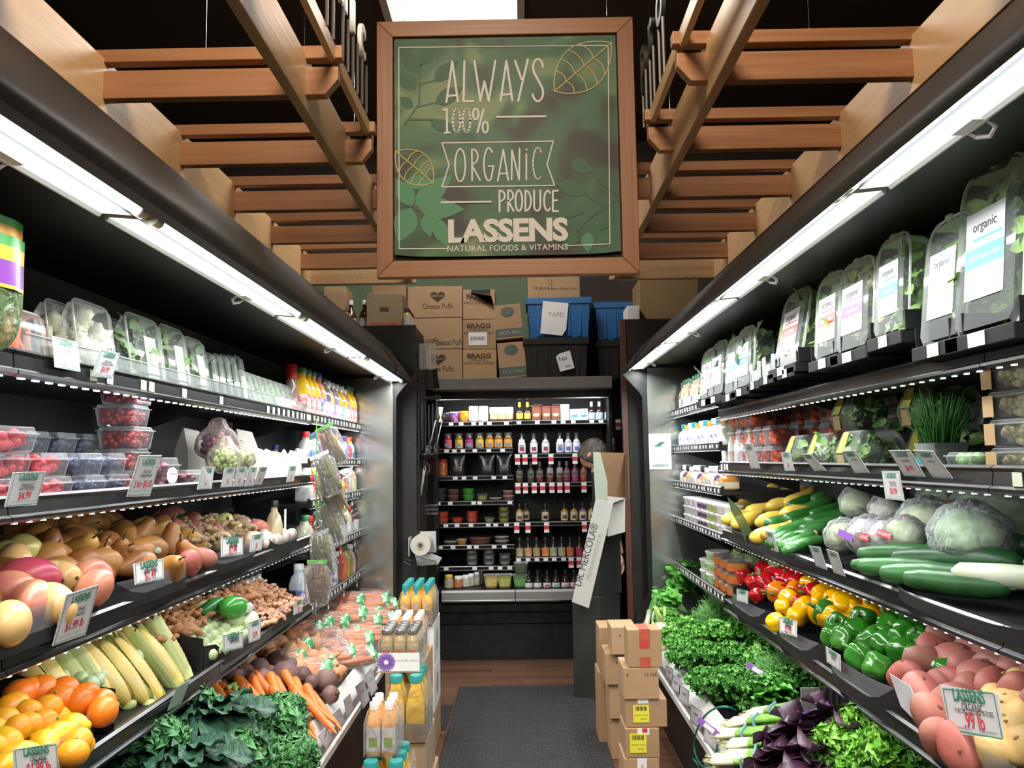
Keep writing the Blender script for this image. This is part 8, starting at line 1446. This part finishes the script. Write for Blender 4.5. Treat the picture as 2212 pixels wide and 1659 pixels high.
# cards on the right
for i, (uv, lab, pr, nm) in enumerate([([(1605.5, 958), (1626, 958), (1641.5, 1012), (1622, 1012)], 'grey card in front of the coloured cap drinks, right second shelf', '', ''), ([(1686, 977), (1706.5, 976), (1716, 1017), (1695.5, 1017)], 'small lilac card under the tomatoes on the right', '$3', ''), ([(1730, 981), (1751, 981), (1785, 1017), (1759, 1017)], 'slanted grey card left of the boxed salads', '', ''), ([(1818.6, 974.5), (1846, 973.6), (1878, 1021.5), (1846, 1021.5)], 'slanted grey card under the boxed salads', '', 'ORGANIC'), ([(1919, 973), (1965, 972.5), (1998, 1030), (1953, 1028)], 'large slanted card left of a similar one, by the chives', '$4.99', 'ORGANIC'), ([(1972, 972.5), (2014, 974.5), (2058, 1034), (2015, 1031)], 'large slanted card with glare under the chives', '', 'ORGANIC'), ([(1652, 1147), (1669, 1150), (1682, 1193), (1666, 1188)], 'bent grey card under the zucchini', '', ''), ([(1746.6, 1179), (1771, 1182), (1786.7, 1231.5), (1763, 1223)], 'left of two worn cards under the bagged heads', '', ''), ([(1784.6, 1186), (1809, 1194), (1825.6, 1245.5), (1801, 1237)], 'right of two worn cards under the bagged heads', '', ''),
  ([(1921, 1454.5), (1965.5, 1482), (2012.6, 1593), (1946, 1526)], 'worn grey card bent around the corner of the potato bin', '', ''), ([(2029, 1479), (2156, 1500), (2167.5, 1595.6), (2054, 1584.5)], 'largest price card reading .99 lb on the potato bin', '.99 lb', 'ORGANIC|YUKON GOLD POTATOES'), ([(1591, 1271.5), (1616, 1277), (1615, 1305), (1591, 1297.6)], 'price card on the red pepper bin', '', ''), ([(1684, 1331), (1721, 1342), (1720.6, 1377), (1684, 1366)], 'price card reading $3.99 on the yellow pepper bin', '$3.99', 'ORGANIC|PEPPERS'), ([(1783, 1396), (1815, 1416), (1816, 1450), (1786, 1430)], 'price card on the green pepper bin', '', 'ORGANIC|PEPPERS')]):
    if i == 9: tagcard(1, uv, lab, plain=True, m=GREYP, X=.955, lean=False)
    else: tagcard(1, uv, lab, pr, nm, X=.955 if i > 9 else .972, lean=i < 9, m=CARDW if i == 12 else GREYP if i in (7, 8) else None)
tagcard(1, [(1904, 1017), (1942, 1017), (1953.6, 1082), (1912.7, 1078)], 'lilac card hanging down in front of the bagged lettuce', '$3.99', 'ORGANIC|LETTUCE', X=.97, lean=False)
for i, (u, v) in enumerate(((1446, 1454), (1460, 1477.5), (1477, 1502), (1503, 1547), (1534, 1587.5))):
    k = 1+i*.16; tagcard(1, [(u-7*k, v-18*k), (u+9*k, v-8*k), (u+7*k, v+20*k), (u-9*k, v+8*k)], 'lilac white paper tag on the right white bumper, %s from the far end' % ORD[i], '', 'ORGANIC', X=.722, lean=False, group='paper tags on the right bumper', m=mat('lilac_card', (.74, .72, .82), .6), logo=0)
flush_text()
